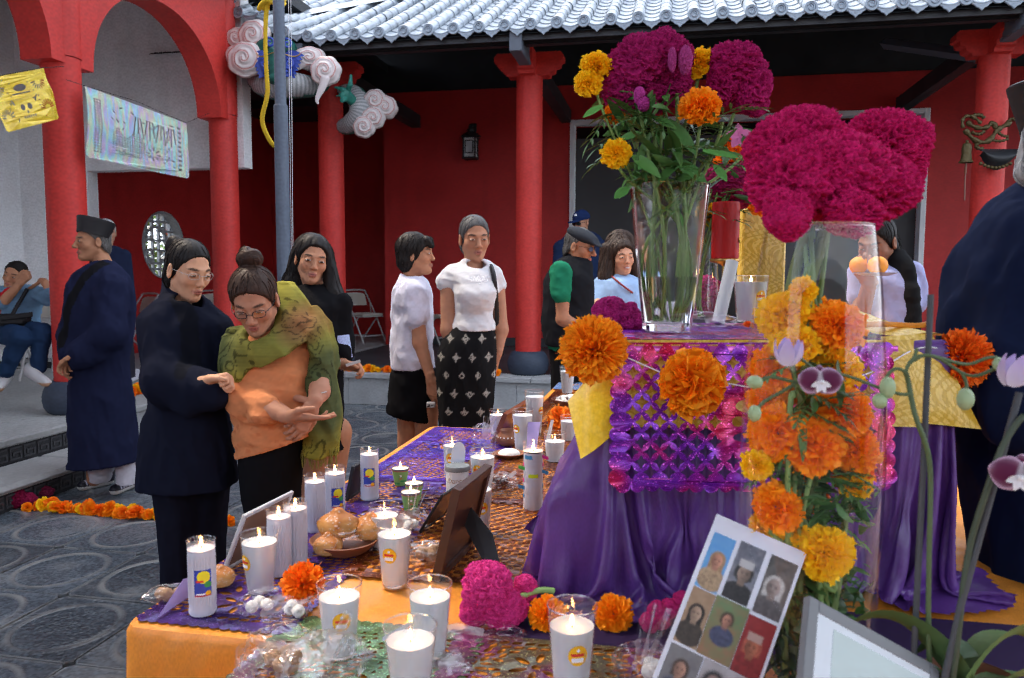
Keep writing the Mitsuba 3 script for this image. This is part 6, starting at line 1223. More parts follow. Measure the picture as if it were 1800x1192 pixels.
    def eyes(s, k, open_=1.0, iris=(.035, .018, .01)):
        for e in (-1, 1):
            q = trimesh.creation.icosphere(subdivisions=3); v = np.array(q.vertices)*[.0140, .0130, .0067*open_]; c = np.tile([.48, .45, .42], (len(v), 1)); m = (v[:, 0]/.0072)**2+(v[:, 2]/.0072)**2 < 1; c[m & (v[:, 1] > 0)] = iris
            top = v[:, 2] > .0034*open_; c[top] = [.02, .015, .012]
            part(k, 'eye', (s.w(v+[e*.0320, .0815, .0]), q.faces), 'v_gloss', True, color=c)
    def hair(s, k, col, grow=.010, cutn=(0, .75, -.66), cutc=.020, extra=None, name='hair', h=.0042, seed=1, amp=.003, label=None, hi=.5, sub=None, strands=140, kx=.012, slen=.10):
        q = s.s; F_ = field_around([s.w((0, 0, .16)), s.w((.12, 0, 0)), s.w((-.12, 0, 0)), s.w((0, .13, -.13)), s.w((0, -.16, -.1))]+([] if extra is None else [p for e in extra for p in (e[0], e[1])]), .05, h)
        F_.ell(s.w((0, -.014, .036)), np.array((.073+grow, .091+grow, .081+grow))*q, s.B, 0)
        F_.ell(s.w((0, -.040, -.035)), np.array((.066+grow, .060+grow, .075))*q, s.B, .02)
        n = np.array(cutn)/np.linalg.norm(cutn); F_.cut(s.w(n*cutc), n@s.B)
        if sub: F_.ell(s.w(sub[0]), np.array(sub[1])*q, s.B, .006, True)
        if extra is not None:
            for a, b, ra, rb in extra: F_.cap(a, b, ra, rb, kx)
        idx = np.nonzero(np.abs(F_.D) < .025); P = np.stack([F_.ax[i][idx[i]] for i in range(3)], -1); L = s.l(P); az = np.arctan2(L[:, 0], L[:, 1]+.02)
        st = meshkit.fbm(np.stack([az*9*(.6+np.abs(L[:, 0])*3), L[:, 2]*6, L[:, 1]*14+seed], -1), 2, seed); F_.D[idx] += (amp*(2*np.abs(2*st-1)-.8)).astype(np.float32)
        v, f = F_.mesh(); L = s.l(v); az = np.arctan2(L[:, 0], L[:, 1]+.02); n = meshkit.fbm(np.stack([az*30, L[:, 2]*12, L[:, 1]*50], -1), 2, seed+1)[:, None]
        C = np.array(col)*(1-hi/2+hi*n)
        if strands and len(v):
            r_ = np.random.default_rng(seed); _, _, nn = meshkit.arrays((v, f), True); m = MB(); CC = []; from scipy.spatial import cKDTree; kd = cKDTree(v)
            for i in r_.choice(len(v), strands):
                p = v[i].copy(); P = []
                for t in range(7):
                    j = kd.query(p)[1]; n_ = nn[j]; P.append(v[j]+n_*(.0012+.0025*r_.random()*(t > 4))); g = np.array([0, 0, -1.0])-s.B[1]*.35; g = g-n_*(g@n_); p = v[j]+nrm(g+r_.normal(size=3)*.10)*slen/6
                a, b = tube(spline(P, 9), np.linspace(.0016, .0006, 9), 4, False); m.add(a, b); CC.append(np.tile(np.array(col)*(0.4+2.0*r_.random()), (len(a), 1)))
            a, b = m.mesh(); f = np.vstack([f, b+len(v)]); v = np.vstack([v, a]); C = np.vstack([C]+CC)
        return part(k, name, (v, f), 'hairs', True, label=label, color=np.clip(C, 0, 1))
    def glasses(s, k, col='frame_black', r=(.021, .0145), lens=True, z=.001, w=.0012, lens_mat='thin_glass', name='glasses'):
        m = MB(); q = s.s; t = np.linspace(0, 2*np.pi, 25); L = MB()
        for e in (-1, 1):
            ring = np.stack([e*.033+r[0]*np.sign(np.cos(t))*np.abs(np.cos(t))**.7, .1005-.18*np.abs(r[0]*np.cos(t)*e+e*0+.0)*0-.004*(np.abs(e*.033+r[0]*np.cos(t))/.03)**2, z+r[1]*np.sign(np.sin(t))*np.abs(np.sin(t))**.7], -1); R_ = s.w(ring); m.tube(R_, w*q, 6)
            c = R_[:-1].mean(0); L.add(np.vstack([[c], R_[:-1]]), np.array([[0, 1+i, 1+(i+1) % 24] for i in range(24)]))
            m.tube([s.w((e*(.033+r[0]), .094, z+.004)), s.w((e*.072, .06, z+.006)), s.w((e*.078, .0, z+.004))], w*q, 6)
        m.tube([s.w((-.012, .103, z+.003)), s.w((0, .106, z+.005)), s.w((.012, .103, z+.003))], w*q, 6)
        g = part(k, name, m.mesh(), col, True)
        if lens: part(g, 'lens', L.mesh(), lens_mat, True)
def hand(wr, d, pn, side, s=1.0, curl=.35, spread=1.0, thumb=.6, h=.0034, curls=None, wrist_r=.026):
    """A hand from the wrist: d towards the fingers, pn out of the palm, side +1 or -1 for the thumb's side along d x pn."""
    wr = np.asarray(wr, float); d = nrm(d); pn = nrm(np.asarray(pn)-d*(np.asarray(pn)@d)); t = np.cross(d, pn)*side
    F_ = Fld(wr-.21*s, wr+.21*s, h*s); W = lambda a, b, c: wr+(d*a+t*b+pn*c)*s
    F_.cap(W(-.02, 0, 0), W(.012, 0, 0), wrist_r*s, .025*s, .02*s)
    base = [(.092, .030), (.097, .010), (.092, -.010), (.083, -.029)]; ln = [.072, .080, .075, .058]; rad = [.0092, .0095, .0090, .0080]
    for i, ((bx, bt), L, r) in enumerate(zip(base, ln, rad)):
        F_.cap(W(.015, bt*.55, 0), W(bx, bt, .002), .0135*s, .0120*s, .014*s); c = (curls[i] if curls else curl*(1+.12*i)); a = 0; p = np.array([bx, bt, .002]); sp = bt*.9*spread
        for j, q in enumerate((.46, .30, .24)):
            a += c*(1.0 if j == 0 else 1.05); dirv = np.array([math.cos(a), sp*math.cos(a)*1.6*.3, math.sin(a)]); n_ = p+dirv*L*q; F_.cap(W(*p), W(*n_), r*(1-.10*j)*s, r*(.92-.12*j)*s, .0035*s); p = n_
    p0, p1 = np.array([.022, .022, .006]), np.array([.052, .047, .012+.012*thumb]); p2 = p1+np.array([.030, .014*(1-thumb), .012*thumb]); p3 = p2+np.array([.024, .002-.012*thumb, .010*thumb])
    F_.cap(W(*p0), W(*p1), .0165*s, .0130*s, .014*s); F_.cap(W(*p1), W(*p2), .0118*s, .0108*s, .005*s); F_.cap(W(*p2), W(*p3), .0105*s, .0085*s, .003*s)
    return F_.mesh()
def limb(pts, rad, h=.006, k=.02):
    F_ = field_around(pts, max(rad)+.03, h)
    for a, b, ra, rb in zip(pts[:-1], pts[1:], rad[:-1], rad[1:]): F_.cap(a, b, ra, rb, k)
    return F_.mesh()
class Person:
    def __init__(s, label, d, group=None):
        s.k = thing('person', label, 'person', group); s.d = d; s.pm = d/FPX; s.body = []; s.skin = None
    def J(s, u, v, dd=0.0): return at(u, v, s.d+dd)
    def lev(s, rows):
        """Rows (v, u_left, u_right, half depth, depth offset) read along the outline -> loft levels."""
        o = []
        for r in rows:
            v, a, b, ry = r[:4]; dd = r[4] if len(r) > 4 else 0.0; p = s.J((a+b)/2, v, dd); q = s.J(b, v, dd); o.append((p[2], p@RH, p@FH, abs((q-p)@RH), ry))
        return o
    def field(s, pts, m, h): return field_around([s.J(*p) for p in pts], m+.10, h)
    def finish(s, head, skin, **kw):
        v, f = head.mesh; cols = [head.colour(v, skin, **kw)]; nk = head.w((0, -.03, -.16))
        for v2, f2 in list(s.body): q = v2[np.argmin(((v2-nk)**2).sum(1))]; q = q*.75+v2.mean(0)*.25; g = nk.copy(); g[2] = min(nk[2]-.05, q[2]+.02); s.body.append(tube([nk, nk*.5+g*.5, g, g*.5+q*.5, q], .014, 8))
        ms = [(v, f)]
        for v2, f2 in s.body:
            n = meshkit.fbm(v2*60, 2, 5)[:, None]; cols.append(np.clip(np.array(skin)*[1.22, 1.12, 1.02]*(.90+.2*n), 0, 1)); ms.append((v2, f2))
        s.skin = skin; v, f = join(*ms); part(s.k, 'body', (v, f), 'skin', True, color=np.vstack(cols))
    def garment(s, name, F_, col, label=None, m='fabric', fn=None):
        v, f = F_.mesh(); n = meshkit.fbm(v*90, 2, 7)[:, None]; c = np.tile(np.array(col, float), (len(v), 1)) if fn is None else fn(v); return part(s.k, name, (v, f), m, True, label=label, color=np.clip(c*(.88+.24*n), 0, 1))
def shoe(pp, name, toe, heel, w, col, sole, mat_='v_satin', h=.005, stripe=None):
    F_ = field_around([toe, heel], .12, h); up = np.array([0, 0, 1.0]); d = np.asarray(toe)-np.asarray(heel); F_.cap(heel+up*.035, toe+up*.025, w*.95, w*.8, .02); F_.cap(heel+up*.07, heel+d*.25+up*.06, w*.85, w*.8, .03)
    z0 = min(toe[2], heel[2]); F_.cut([0, 0, z0+.0], [0, 0, -1]); v, f = F_.mesh(); c = np.tile(np.array(col, float), (len(v), 1)); c[v[:, 2] < z0+.024] = sole
    if stripe is not None:
        t = (v-heel)@d/(d@d); side = v[:, 2] < z0+.075; c[(np.abs((t*8) % 1-.5) < .22) & (t > .25) & (t < .95) & side & (v[:, 2] > z0+.03)] = stripe
    part(pp.k, name, (v, f), mat_, True, color=c)
# ================================================================== the people
NAVY, BLACK = (.006, .008, .022), (.0045, .0045, .006)
def uvl(P, v):
    """Sideways (metres right of the person's axis) and height of mesh points, for printed patterns."""
    return v@RH, v[:, 2]
def polyline_dist(x, z, pts):
    d = np.full(len(x), 9.0)
    for (a, b), (c, e) in zip(pts[:-1], pts[1:]):
        L2 = (c-a)**2+(e-b)**2; t = np.clip(((x-a)*(c-a)+(z-b)*(e-b))/L2, 0, 1); d = np.minimum(d, np.hypot(x-a-t*(c-a), z-b-t*(e-b)))
    return d
def pl2(P, pts): return [((P.J(u, v))@RH, P.J(u, v)[2]) for u, v in pts]
# ---------------- robed man with the black hat
P = Person('person in long navy robe and flared black hat standing in profile at left', 4.95); J = P.J
H = Head(J(163, 424), -72, 2, 0, 1.06).build(J(186, 470, .02), h=.005, nose=1.2, jaw=1.1); 
P.body.append(limb([J(165, 790, .05), J(166, 842, .05)], [.05, .045])); h1 = hand(J(137, 622, -.23), -RT*.75-Zv*.55, -FW*.2-Zv*.2+RT*.4, 1, 1.05, .55); P.body += [h1, hand(J(128, 628, -.16), -RT*.5-Zv*.75, RT, -1, 1.0, .6)]
P.finish(H, (.30, .155, .095), brow=(.06, .05, .045)); H.eyes(P.k, .7)
H.hair(P.k, (.10, .095, .09), .004, (0, .75, -.66), .0, h=.006, seed=3)
Fd = P.field([(115, 455, 0), (245, 830, 0)], .30, .0095); Fd.loft(P.lev([(460, 168, 198, .06, .03), (470, 148, 207, .09), (490, 130, 222, .125), (520, 121, 229, .15), (560, 119, 230, .16), (610, 124, 226, .155), (650, 128, 222, .155), (700, 128, 227, .16), (760, 128, 236, .165), (800, 128, 241, .17), (830, 128, 243, .17)]))
Fd.cap(J(198, 505, -.10), J(192, 585, -.16), .085, .090, .05).cap(J(192, 585, -.16), J(142, 618, -.20), .088, .075, .05).cap(J(165, 622, -.19), J(139, 634, -.20), .062, .055, .04).cap(J(136, 515, .05), J(122, 590, -.02), .075, .07, .04).cap(J(122, 590, -.02), J(121, 625, -.12), .07, .05, .04)
Fd.wrinkle(.012, (7, 2.4, 2.0), 4).cut(J(185, 816), -Zv*.99+RT*.10); ln_ = pl2(P, [(192, 458), (165, 490), (140, 540), (128, 600)])
def fn(v):
    x, z = uvl(P, v); c = np.tile(np.array([.009, .012, .036]), (len(v), 1)); m = (polyline_dist(x, z, ln_) < .030) & ((v@FH) < J(180, 500)@FH-.02); c[m] = [.006, .006, .008]; return c
P.garment('robe', Fd, NAVY, fn=fn)
Fd = P.field([(165, 385, 0)], .22, .006); hd = nrm(np.array(H.B[2])*.95-H.B[1]*.28); c0 = H.w((0, -.012, .062))
Fd.cap(c0-hd*.0, c0+hd*.055, .090, .100, .01); v, f = Fd.mesh(); q = (v-c0)@hd; v, f = lathe([(.090, -.028), (.0945, -.028), (.098, .0), (.112, .062), (.113, .070), (.108, .074), (.06, .070), (0, .066)], 44, c0, hd); P_hat = part(P.k, 'hat', (v, f), 'frame_black', 35)
Fd = P.field([(165, 790, 0), (222, 850, 0)], .14, .009); Fd.loft(P.lev([(780, 158, 203, .09, .05), (820, 160, 198, .08, .05), (846, 162, 190, .055, .05)])); P.garment('trouser_leg', Fd.wrinkle(.009, (6, 12, 2), 7), (.42, .42, .46))
Fd = P.field([(165, 790, 0), (222, 850, 0)], .14, .009); Fd.loft(P.lev([(798, 205, 238, .055, .02), (820, 205, 239, .060, .0), (850, 208, 237, .055, -.01)])); P.garment('trouser_leg', Fd.wrinkle(.006, (6, 12, 2), 8), (.48, .48, .53))
shoe(P, 'shoe', onz(146, 861, .004), onz(190, 851, .004), .042, (.008, .009, .018), (.50, .50, .48), stripe=(.45, .46, .55)); shoe(P, 'shoe', onz(203, 868, .004), onz(239, 853, .004), .044, (.008, .009, .018), (.52, .52, .50), stripe=(.5, .5, .6))
# ---------------- woman in navy with glasses
P = Person('person in dark navy jacket with rimless glasses and pinned up black hair', 3.10); J = P.J
H = Head(J(331, 474), 33, 17, -2, 1.02).build(J(312, 545, .05), h=.0040, female=True, jaw=.92, nose=.92)
P.body.append(hand(J(364, 671, -.25), RT*.93+Zv*.12-FW*.1, -Zv*.7-FW*.5, -1, .95, .75, curls=[1.3, 1.25, 1.2, 1.1], h=.0034))
P.finish(H, (.50, .295, .20), lip=(.42, .13, .12), cheek=.2); H.eyes(P.k, .75)
H.hair(P.k, (.012, .010, .010), .006, (0, .84, -.54), .017, h=.0042, seed=5, extra=[(H.w((.01, -.115, .06)), H.w((.01, -.105, .085)), .030, .028)], hi=.7)
H.glasses(P.k, 'pole_steel' if False else 'frame_pale', (.020, .0125), True, -.002, .0008)
part(P.k, 'earring', tube([H.w((-.08, -.005, -.05)), H.w((-.081, -.003, -.075))], .003, 6), 'frame_black')
Fd = P.field([(250, 495, 0), (415, 860, 0)], .26, .0075); Fd.loft(P.lev([(492, 291, 322, .045, .07), (512, 288, 340, .065, .05), (530, 281, 362, .095), (548, 270, 374, .11), (572, 263, 385, .125), (610, 259, 390, .135), (660, 262, 392, .14), (700, 266, 391, .14), (750, 261, 400, .15), (800, 255, 411, .16), (870, 252, 414, .165)]))
Fd.cap(J(288, 580, -.06), J(292, 668, -.13), .085, .085, .06).cap(J(292, 668, -.15), J(366, 682, -.23), .085, .055, .04).cap(J(335, 705, -.19), J(378, 702, -.23), .055, .036, .04).cap(J(378, 580, .02), J(392, 680, .02), .06, .055, .05)
Fd.ell(H.w((.01, .05, -.125)), (.058, .075, .055), None, .015, True); Fd.wrinkle(.012, (6, 2.2, 1.8), 9).cut(J(330, 852), -Zv); ln_ = pl2(P, [(318, 505), (352, 560), (362, 640), (300, 760)])
def fn(v):
    x, z = uvl(P, v); c = np.tile(np.array([.0055, .0075, .019]), (len(v), 1)); m = (polyline_dist(x, z, ln_[:3]) < .028) & ((v@FH) < J(330, 600)@FH-.03); c[m] = [.004, .005, .010]; return c
P.garment('jacket', Fd, NAVY, fn=fn)
Fd = P.field([(270, 830, 0), (395, 1110, 0)], .20, .010); Fd.loft(P.lev([(825, 272, 348, .11), (900, 282, 346, .095), (1000, 289, 346, .09), (1100, 290, 344, .085)])).loft(P.lev([(825, 330, 400, .11, .06), (900, 338, 393, .095, .09), (1000, 345, 388, .09, .1), (1095, 348, 384, .085, .1)])); P.garment('trousers', Fd.wrinkle(.008, (8, 2, 1), 12), (.006, .007, .016))
shoe(P, 'shoe', onz(322, 1128, .003), onz(315, 1098, .003), .045, BLACK, BLACK); shoe(P, 'shoe', onz(375, 1105, .003), onz(365, 1080, .003), .045, BLACK, BLACK)
# ---------------- woman with the olive shawl
P = Person('person in orange tunic and olive patterned shawl bending over the table', 3.05); J = P.J
H = Head(J(447, 527, -.13), -12, 30, 4, 1.06).build(J(474, 600, .02), h=.0042, fat=1.04, nose=1.1, jaw=1.05)
lw, rw = J(508, 732, -.26), J(550, 712, -.19)
P.body += [limb([J(446, 708, -.16), J(470, 718, -.205), lw], [.042, .037, .026], .0055), limb([J(560, 650, -.02), J(562, 688, -.12), rw], [.042, .036, .026], .0055), hand(lw, RT*.97-Zv*.08-FW*.15, FW*.3+Zv*.9, 1, .98, .10, curls=[.05, .12, .2, .35]), hand(rw, -RT*.45-Zv*.75-FW*.25, -RT*.5+FW*.6, 1, .98, .35)]
P.finish(H, (.36, .185, .125), lip=(.36, .10, .09), cheek=.25); H.eyes(P.k, .5)
H.hair(P.k, (.040, .022, .016), .009, (0, .84, -.54), .020, h=.0045, seed=8, extra=[(H.w((.012, -.070, .138)), H.w((-.012, -.066, .140)), .036, .036), (H.w((0, -.055, .150)), H.w((.01, -.08, .150)), .028, .026)], amp=.005, hi=.9, kx=.006, strands=160)
H.glasses(P.k, 'frame_black', (.022, .0145), True, -.004, .0013)
Fd = P.field([(400, 560, 0), (565, 800, 0)], .28, .0075); Fd.loft(P.lev([(570, 440, 540, .09, .05), (600, 416, 556, .13, .03), (650, 406, 560, .15), (700, 411, 559, .16), (740, 418, 560, .165), (770, 420, 556, .165), (815, 424, 545, .16)]))
Fd.cap(J(428, 622, -.03), J(434, 700, -.12), .070, .067, .04).cap(J(434, 700, -.12), J(466, 718, -.20), .066, .060, .02)
Fd.wrinkle(.011, (5, 9, 1.5), 14).cut(J(480, 782), -Zv*.95+RT*.30)
P.garment('tunic', Fd, (.62, .235, .10), fn=lambda v: np.array([.60, .225, .095])*(1-.45*(meshkit.noise(v*45) > .70)[:, None]*(v[:, 2:] < J(480, 700)[2])*[.25, .5, .6]))
Fd = P.field([(395, 500, 0), (600, 810, 0)], .28, .0062); Fd.loft(P.lev([(500, 490, 512, .04, .08), (515, 482, 528, .07, .06), (540, 476, 547, .10, .05), (562, 468, 561, .13, .03), (580, 425, 570, .15, .02), (598, 401, 577, .17), (620, 397, 582, .185), (650, 396, 588, .185), (700, 400, 590, .18)]), .03)
Fd.cut(J(497, 628), RT*.53-Zv*.85); F2 = P.field([(395, 500, 0), (600, 810, 0)], .28, .0062); F2.loft(P.lev([(540, 545, 556, .03, .05), (560, 541, 570, .08, .03), (590, 543, 580, .12, .01), (620, 550, 588, .12), (680, 546, 595, .11), (740, 542, 594, .10), (795, 534, 590, .08)]), .03); F2.loft(P.lev([(580, 408, 424, .05), (610, 398, 425, .09, -.01), (640, 395, 420, .08, -.03), (668, 399, 415, .05, -.03)]), .03)
Fd.D = np.minimum(Fd.D, F2.D); nk = H.w((0, .06, -.10)); Fd.ell(H.w((0, .02, -.03)), (.082, .11, .125), None, .02, True); Fd.wrinkle(.013, (4.5, 3, 3.5), 16)
def fn(v):
    x, z = uvl(P, v); q = np.stack([x*1.0, z*1.0, v@FH*.5], -1); g = meshkit.fbm(q*3.2+[1, 5, 2], 2, 3); t = np.clip((g-.36)/.2, 0, 1)[:, None]; c = np.array([.085, .105, .040])*(1-t)+np.array([.33, .29, .045])*t
    r = np.clip(1-(((x-J(540, 570)@RH)/.10)**2+((z-J(540, 565)[2])/.10)**2), 0, 1)[:, None]; c = c*(1-r*.8)+np.array([.22, .075, .045])*r*.8
    s = meshkit.fbm(q*13, 2, 7)+.25*meshkit.noise(q*30); m = (np.abs((s*6.5) % 1-.5) < .11) & (meshkit.noise(q*7+3) > .50); c[m] = c[m]*.38; return c*.8*(.85+.3*meshkit.noise(v*[9, 9, 220])[:, None])
P.garment('shawl', Fd, NAVY, fn=fn)
m = MB(); rg = random.Random(2)
for i in range(34):
    u = 528+64*i/33; a = J(u, 790+rg.uniform(-4, 4), -.04+rg.uniform(-.03, .03)); m.tube([a, a+[rg.uniform(-.006, .006), 0, -.025], a+[rg.uniform(-.012, .012), 0, -.055-.02*rg.random()]], .0016, 4)
pbr('shawl_thread', [.26, .24, .06], .9, .1); part(P.k, 'shawl_fringe', m.mesh(), 'shawl_thread', kind='stuff')
Fd = P.field([(420, 760, 0), (535, 1100, 0)], .22, .011); Fd.loft(P.lev([(765, 428, 540, .14), (830, 428, 528, .14), (900, 434, 520, .13), (1000, 438, 512, .12), (1105, 440, 505, .11)])); P.garment('trousers', Fd.wrinkle(.008, (7, 2, 1), 18), BLACK)
pbr('silver_band', [.5, .48, .45], .3, .5, .8); t = np.linspace(0, 6.2832, 20); wv = J(560, 692, -.14); part(P.k, 'bracelet', tube([wv+RT*.032*math.cos(a)+FW*.03*math.sin(a)+Zv*.008*math.cos(a) for a in t], .0022, 6), 'silver_band', True)
# ---------------- girl with the long black hair
P = Person('person with very long straight black hair in black clothes behind the shawl', 3.80); J = P.J
H = Head(J(549, 456), 8, 6, -9, 1.02).build(J(553, 512, .04), h=.0045, female=True, jaw=.88, nose=.95)
wr = J(603, 641, -.06); P.body += [limb([J(600, 600, .0), J(604, 622, -.03), wr], [.036, .034, .024], .0055), hand(wr, RT*.75-Zv*.1-FW*.2, -FW*.4-Zv*.5, -1, .95, .7), limb([J(560, 760), J(549, 850), J(540, 960), J(536, 1010)], [.085, .062, .055, .04], .01), limb([J(590, 760, .05), J(583, 850, .05), J(578, 1005, .05)], [.08, .06, .04], .01)]
P.finish(H, (.38, .20, .13), lip=(.36, .12, .11)); H.eyes(P.k, .95)
H.hair(P.k, (.011, .009, .009), .012, (0, .86, -.50), .026, h=.005, seed=11, extra=[(J(523, 448, .03), J(513, 500, .05), .030, .045), (J(513, 500, .05), J(508, 545, .05), .045, .04), (J(576, 448, .02), J(588, 520, .0), .026, .040), (J(588, 520, 0), J(590, 585, -.04), .042, .024), (J(547, 440, .09), J(547, 560, .12), .085, .09)], amp=.005, hi=.8, kx=.03, strands=260, slen=.26)
Fd = P.field([(495, 500, 0), (610, 800, 0)], .22, .011); Fd.loft(P.lev([(500, 528, 578, .06, .03), (514, 508, 596, .10, .02), (545, 500, 604, .13), (600, 505, 600, .13), (700, 508, 600, .14), (790, 508, 604, .15)])); Fd.cap(J(598, 535), J(602, 600), .055, .05).cap(J(602, 600), J(604, 624, -.03), .05, .045); P.garment('black_dress', Fd.wrinkle(.009, (6, 4, 2), 21), BLACK)
for o in (.0, .012): part(P.k, 'bracelet', tube([wr+RT*.004-RT*o+np.array([0, 0, .028])*math.cos(a)+FW*.026*math.sin(a) for a in t], .0018, 6), 'silver_band', True)
sheet('phone', [J(607, 640, -.16), J(633, 632, -.15), J(634, 637, -.15), J(609, 645, -.16)], 'frame_pale', 'pale phone in the hand of the long haired girl', 'phone', .006)
C = [J(578, 634, -.05), J(620, 628, -.03), J(614, 588, -.03), J(570, 594, -.05)]; pbr('bag_holo', proc(lambda p, n, uv: mix([.34, .26, .58], [.30, .52, .75], noise(p.x*9, p.y*9, p.z*12))*(.75+.5*cell_rand(p.x*300, p.y*300, p.z*300))), .35, .6); sheet('lilac_bag', C, 'bag_holo', 'lilac shimmering paper bag held by the long haired girl', 'bag', .012, .02)
# ---------------- boy
P = Person('person, a boy in white tee shirt and black shorts seen in profile', 4.35); J = P.J
H = Head(J(731, 447), 76, -3, 0, 1.0).build(J(722, 493, .02), h=.0046, jaw=.92, nose=.95)
wr = J(757, 664, -.15); P.body += [limb([J(731, 530, -.11), J(738, 602, -.12), wr], [.044, .038, .026], .006), hand(wr, -Zv*.98+RT*.16, RT*.3+FW*.8, 1, .98, .28), limb([J(719, 715, .05), J(717, 775, .06), J(716, 850, .06), J(716, 905, .06)], [.070, .056, .052, .04], .009), limb([J(749, 715, -.05), J(749, 780, -.04), J(746, 855, -.03), J(746, 915, -.03)], [.070, .056, .052, .04], .009)]
P.finish(H, (.40, .20, .125), lip=(.42, .16, .13)); H.eyes(P.k, .9)
H.hair(P.k, (.014, .011, .010), .013, (0, .80, -.60), .028, h=.0048, seed=14, amp=.006, hi=.7, extra=[(H.w((.03, .075, .075)), H.w((.02, .098, .045)), .022*1, .012), (H.w((-.03, .075, .075)), H.w((-.03, .092, .045)), .022, .012), (H.w((0, -.085, .0)), H.w((0, -.075, -.05)), .03, .022)])
Fd = P.field([(685, 480, 0), (768, 655, 0)], .24, .0075); Fd.loft(P.lev([(484, 706, 742, .055, .02), (494, 699, 752, .085), (512, 692, 757, .115), (550, 689, 758, .125), (600, 688, 760, .13), (640, 687, 765, .135), (665, 687, 766, .135)])); Fd.cap(J(726, 515, -.10), J(732, 556, -.125), .070, .062, .04); Fd.ell(H.w((0, -.02, -.13)), (.06, .06, .04), None, .015, True); Fd.wrinkle(.011, (6, 4, 3), 25).cut(J(725, 648), -Zv)
P.garment('tee_shirt', Fd, (.62, .62, .74))
Fd = P.field([(683, 635, 0), (770, 745, 0)], .24, .0085); Fd.loft(P.lev([(640, 690, 762, .125), (670, 686, 767, .14), (720, 682, 769, .155), (750, 686, 768, .15)])); Fd.wrinkle(.009, (6, 3, 2), 27).cut(J(725, 732), -Zv*.97-RT*.2); P.garment('shorts', Fd, BLACK)
a = J(750, 716, -.175); part(P.k, 'shorts_label', MB().add(*(lambda q: (a+q[0][:, :1]*RH+q[0][:, 1:2]*FH+q[0][:, 2:]*Zv, q[1]))(boxvf((0, -.012, 0), (.045, .03, .026), .002))).mesh(), 'frame_pale'); m = MB()
for i in range(3): m.add(*(lambda q: (a+[0, 0, .004]+q[0][:, :1]*RH+q[0][:, 1:2]*FH+q[0][:, 2:]*Zv, q[1]))((lambda v, f: (np.stack([v[:, 0]*.028/.03, v[:, 2]-.0135, v[:, 1]], -1), f))(*extrude(Polygon([(.003+.006*i, 0), (.008+.006*i, 0), (.0045+.006*i, .006+.004*i), (.001+.005*i, .008+.003*i)]), .001))))
tm = meshkit.text_mesh('adidas', .008, .001); V = np.array(tm.vertices); m.add(a+[0, 0, .007]+(V[:, :1]*.62+.022)*RH+(V[:, 2:]-.0135)*FH+V[:, 1:2]*Zv, tm.faces); part(P.k, 'shorts_label_print', m.mesh(), 'frame_black')
for dd, u in ((.06, 716), (-.03, 746)): b = J(u, 915, dd); shoe(P, 'shoe', np.array([b[0], b[1], .003])+RT*.15, np.array([b[0], b[1], .003])-RT*.05, .042, (.5, .5, .5), (.5, .5, .5), h=.008)
# ---------------- woman in the white shirt and patterned trousers
P = Person('person in a fitted white short sleeved top and black trousers with diamond motifs', 4.15); J = P.J
H = Head(J(834, 418), 14, 9, 2, 1.04).build(J(832, 470, .03), h=.0046, female=True, nose=1.1, jaw=1.0)
lw, rw = J(800, 636, -.05), J(874, 622, .02)
P.body += [limb([J(790, 490, -.01), J(789, 580, -.03), lw], [.050, .042, .028], .006), limb([J(872, 500, .05), J(880, 580, .05), rw], [.046, .040, .027], .006), hand(lw, -Zv*.98+RT*.10, RT*.5+FW*.5, 1, 1.0, .25), hand(rw, -Zv*.95-RT*.25, -RT*.5+FW*.3, -1, .95, .35)]
P.finish(H, (.345, .18, .12), lip=(.32, .11, .10)); H.eyes(P.k, .75)
H.hair(P.k, (.085, .083, .085), .004, (0, .84, -.54), .018, h=.0048, seed=17, hi=.9, extra=[(H.w((0, -.09, .02)), H.w((0, -.10, .0)), .03, .03)])
Fd = P.field([(770, 450, 0), (885, 590, 0)], .22, .0068); Fd.loft(P.lev([(456, 814, 856, .050, .03), (466, 802, 866, .075, .02), (480, 790, 873, .11), (500, 797, 874, .135, -.015), (515, 799, 875, .148, -.03), (532, 801, 870, .14, -.02), (552, 800, 866, .125), (575, 795, 870, .140), (590, 795, 870, .140)])); Fd.cap(J(797, 484), J(785, 496, -.01), .054, .055, .04).cap(J(866, 484, .02), J(873, 500, .05), .048, .050, .04); Fd.ell(H.w((0, .045, -.150)), (.060, .07, .040), None, .015, True); Fd.wrinkle(.005, (8, 12, 3), 31).cut(J(830, 580), -Zv)
tk = P.garment('top', Fd, (.60, .60, .62)); from scipy.spatial import cKDTree as KD
gv, gf = Fd.mesh(); tm = meshkit.text_mesh('Hilfiger', .036, .001); V = np.array(tm.vertices); V = V[:, :1]*.62*(RH*.98+Zv*-.03)+V[:, :1]*0+V[:, 1:2]*(Zv+RH*.35)+J(825, 494); fr_ = gv[(gv@FH) < np.median(gv@FH)]; ti = KD(np.c_[fr_@RH, fr_[:, 2]]).query(np.c_[V@RH, V[:, 2]])[1]; y = fr_[ti]@FH
part(P.k, 'lettering', (V-np.outer(V@FH, FH)+np.outer(y-.004+.001*np.array(tm.vertices)[:, 2]/.001, FH), tm.faces), 'print_white', label='script lettering embroidered across the chest')
Fd = P.field([(765, 570, 0), (875, 940, 0)], .22, .0068); Fd.loft(P.lev([(570, 800, 865, .118), (600, 777, 871, .145), (640, 768, 871, .155), (700, 771, 868, .15), (760, 776, 863, .145), (860, 780, 858, .13), (935, 784, 852, .12)])).wrinkle(.009, (5, 1.6, 1), 33)
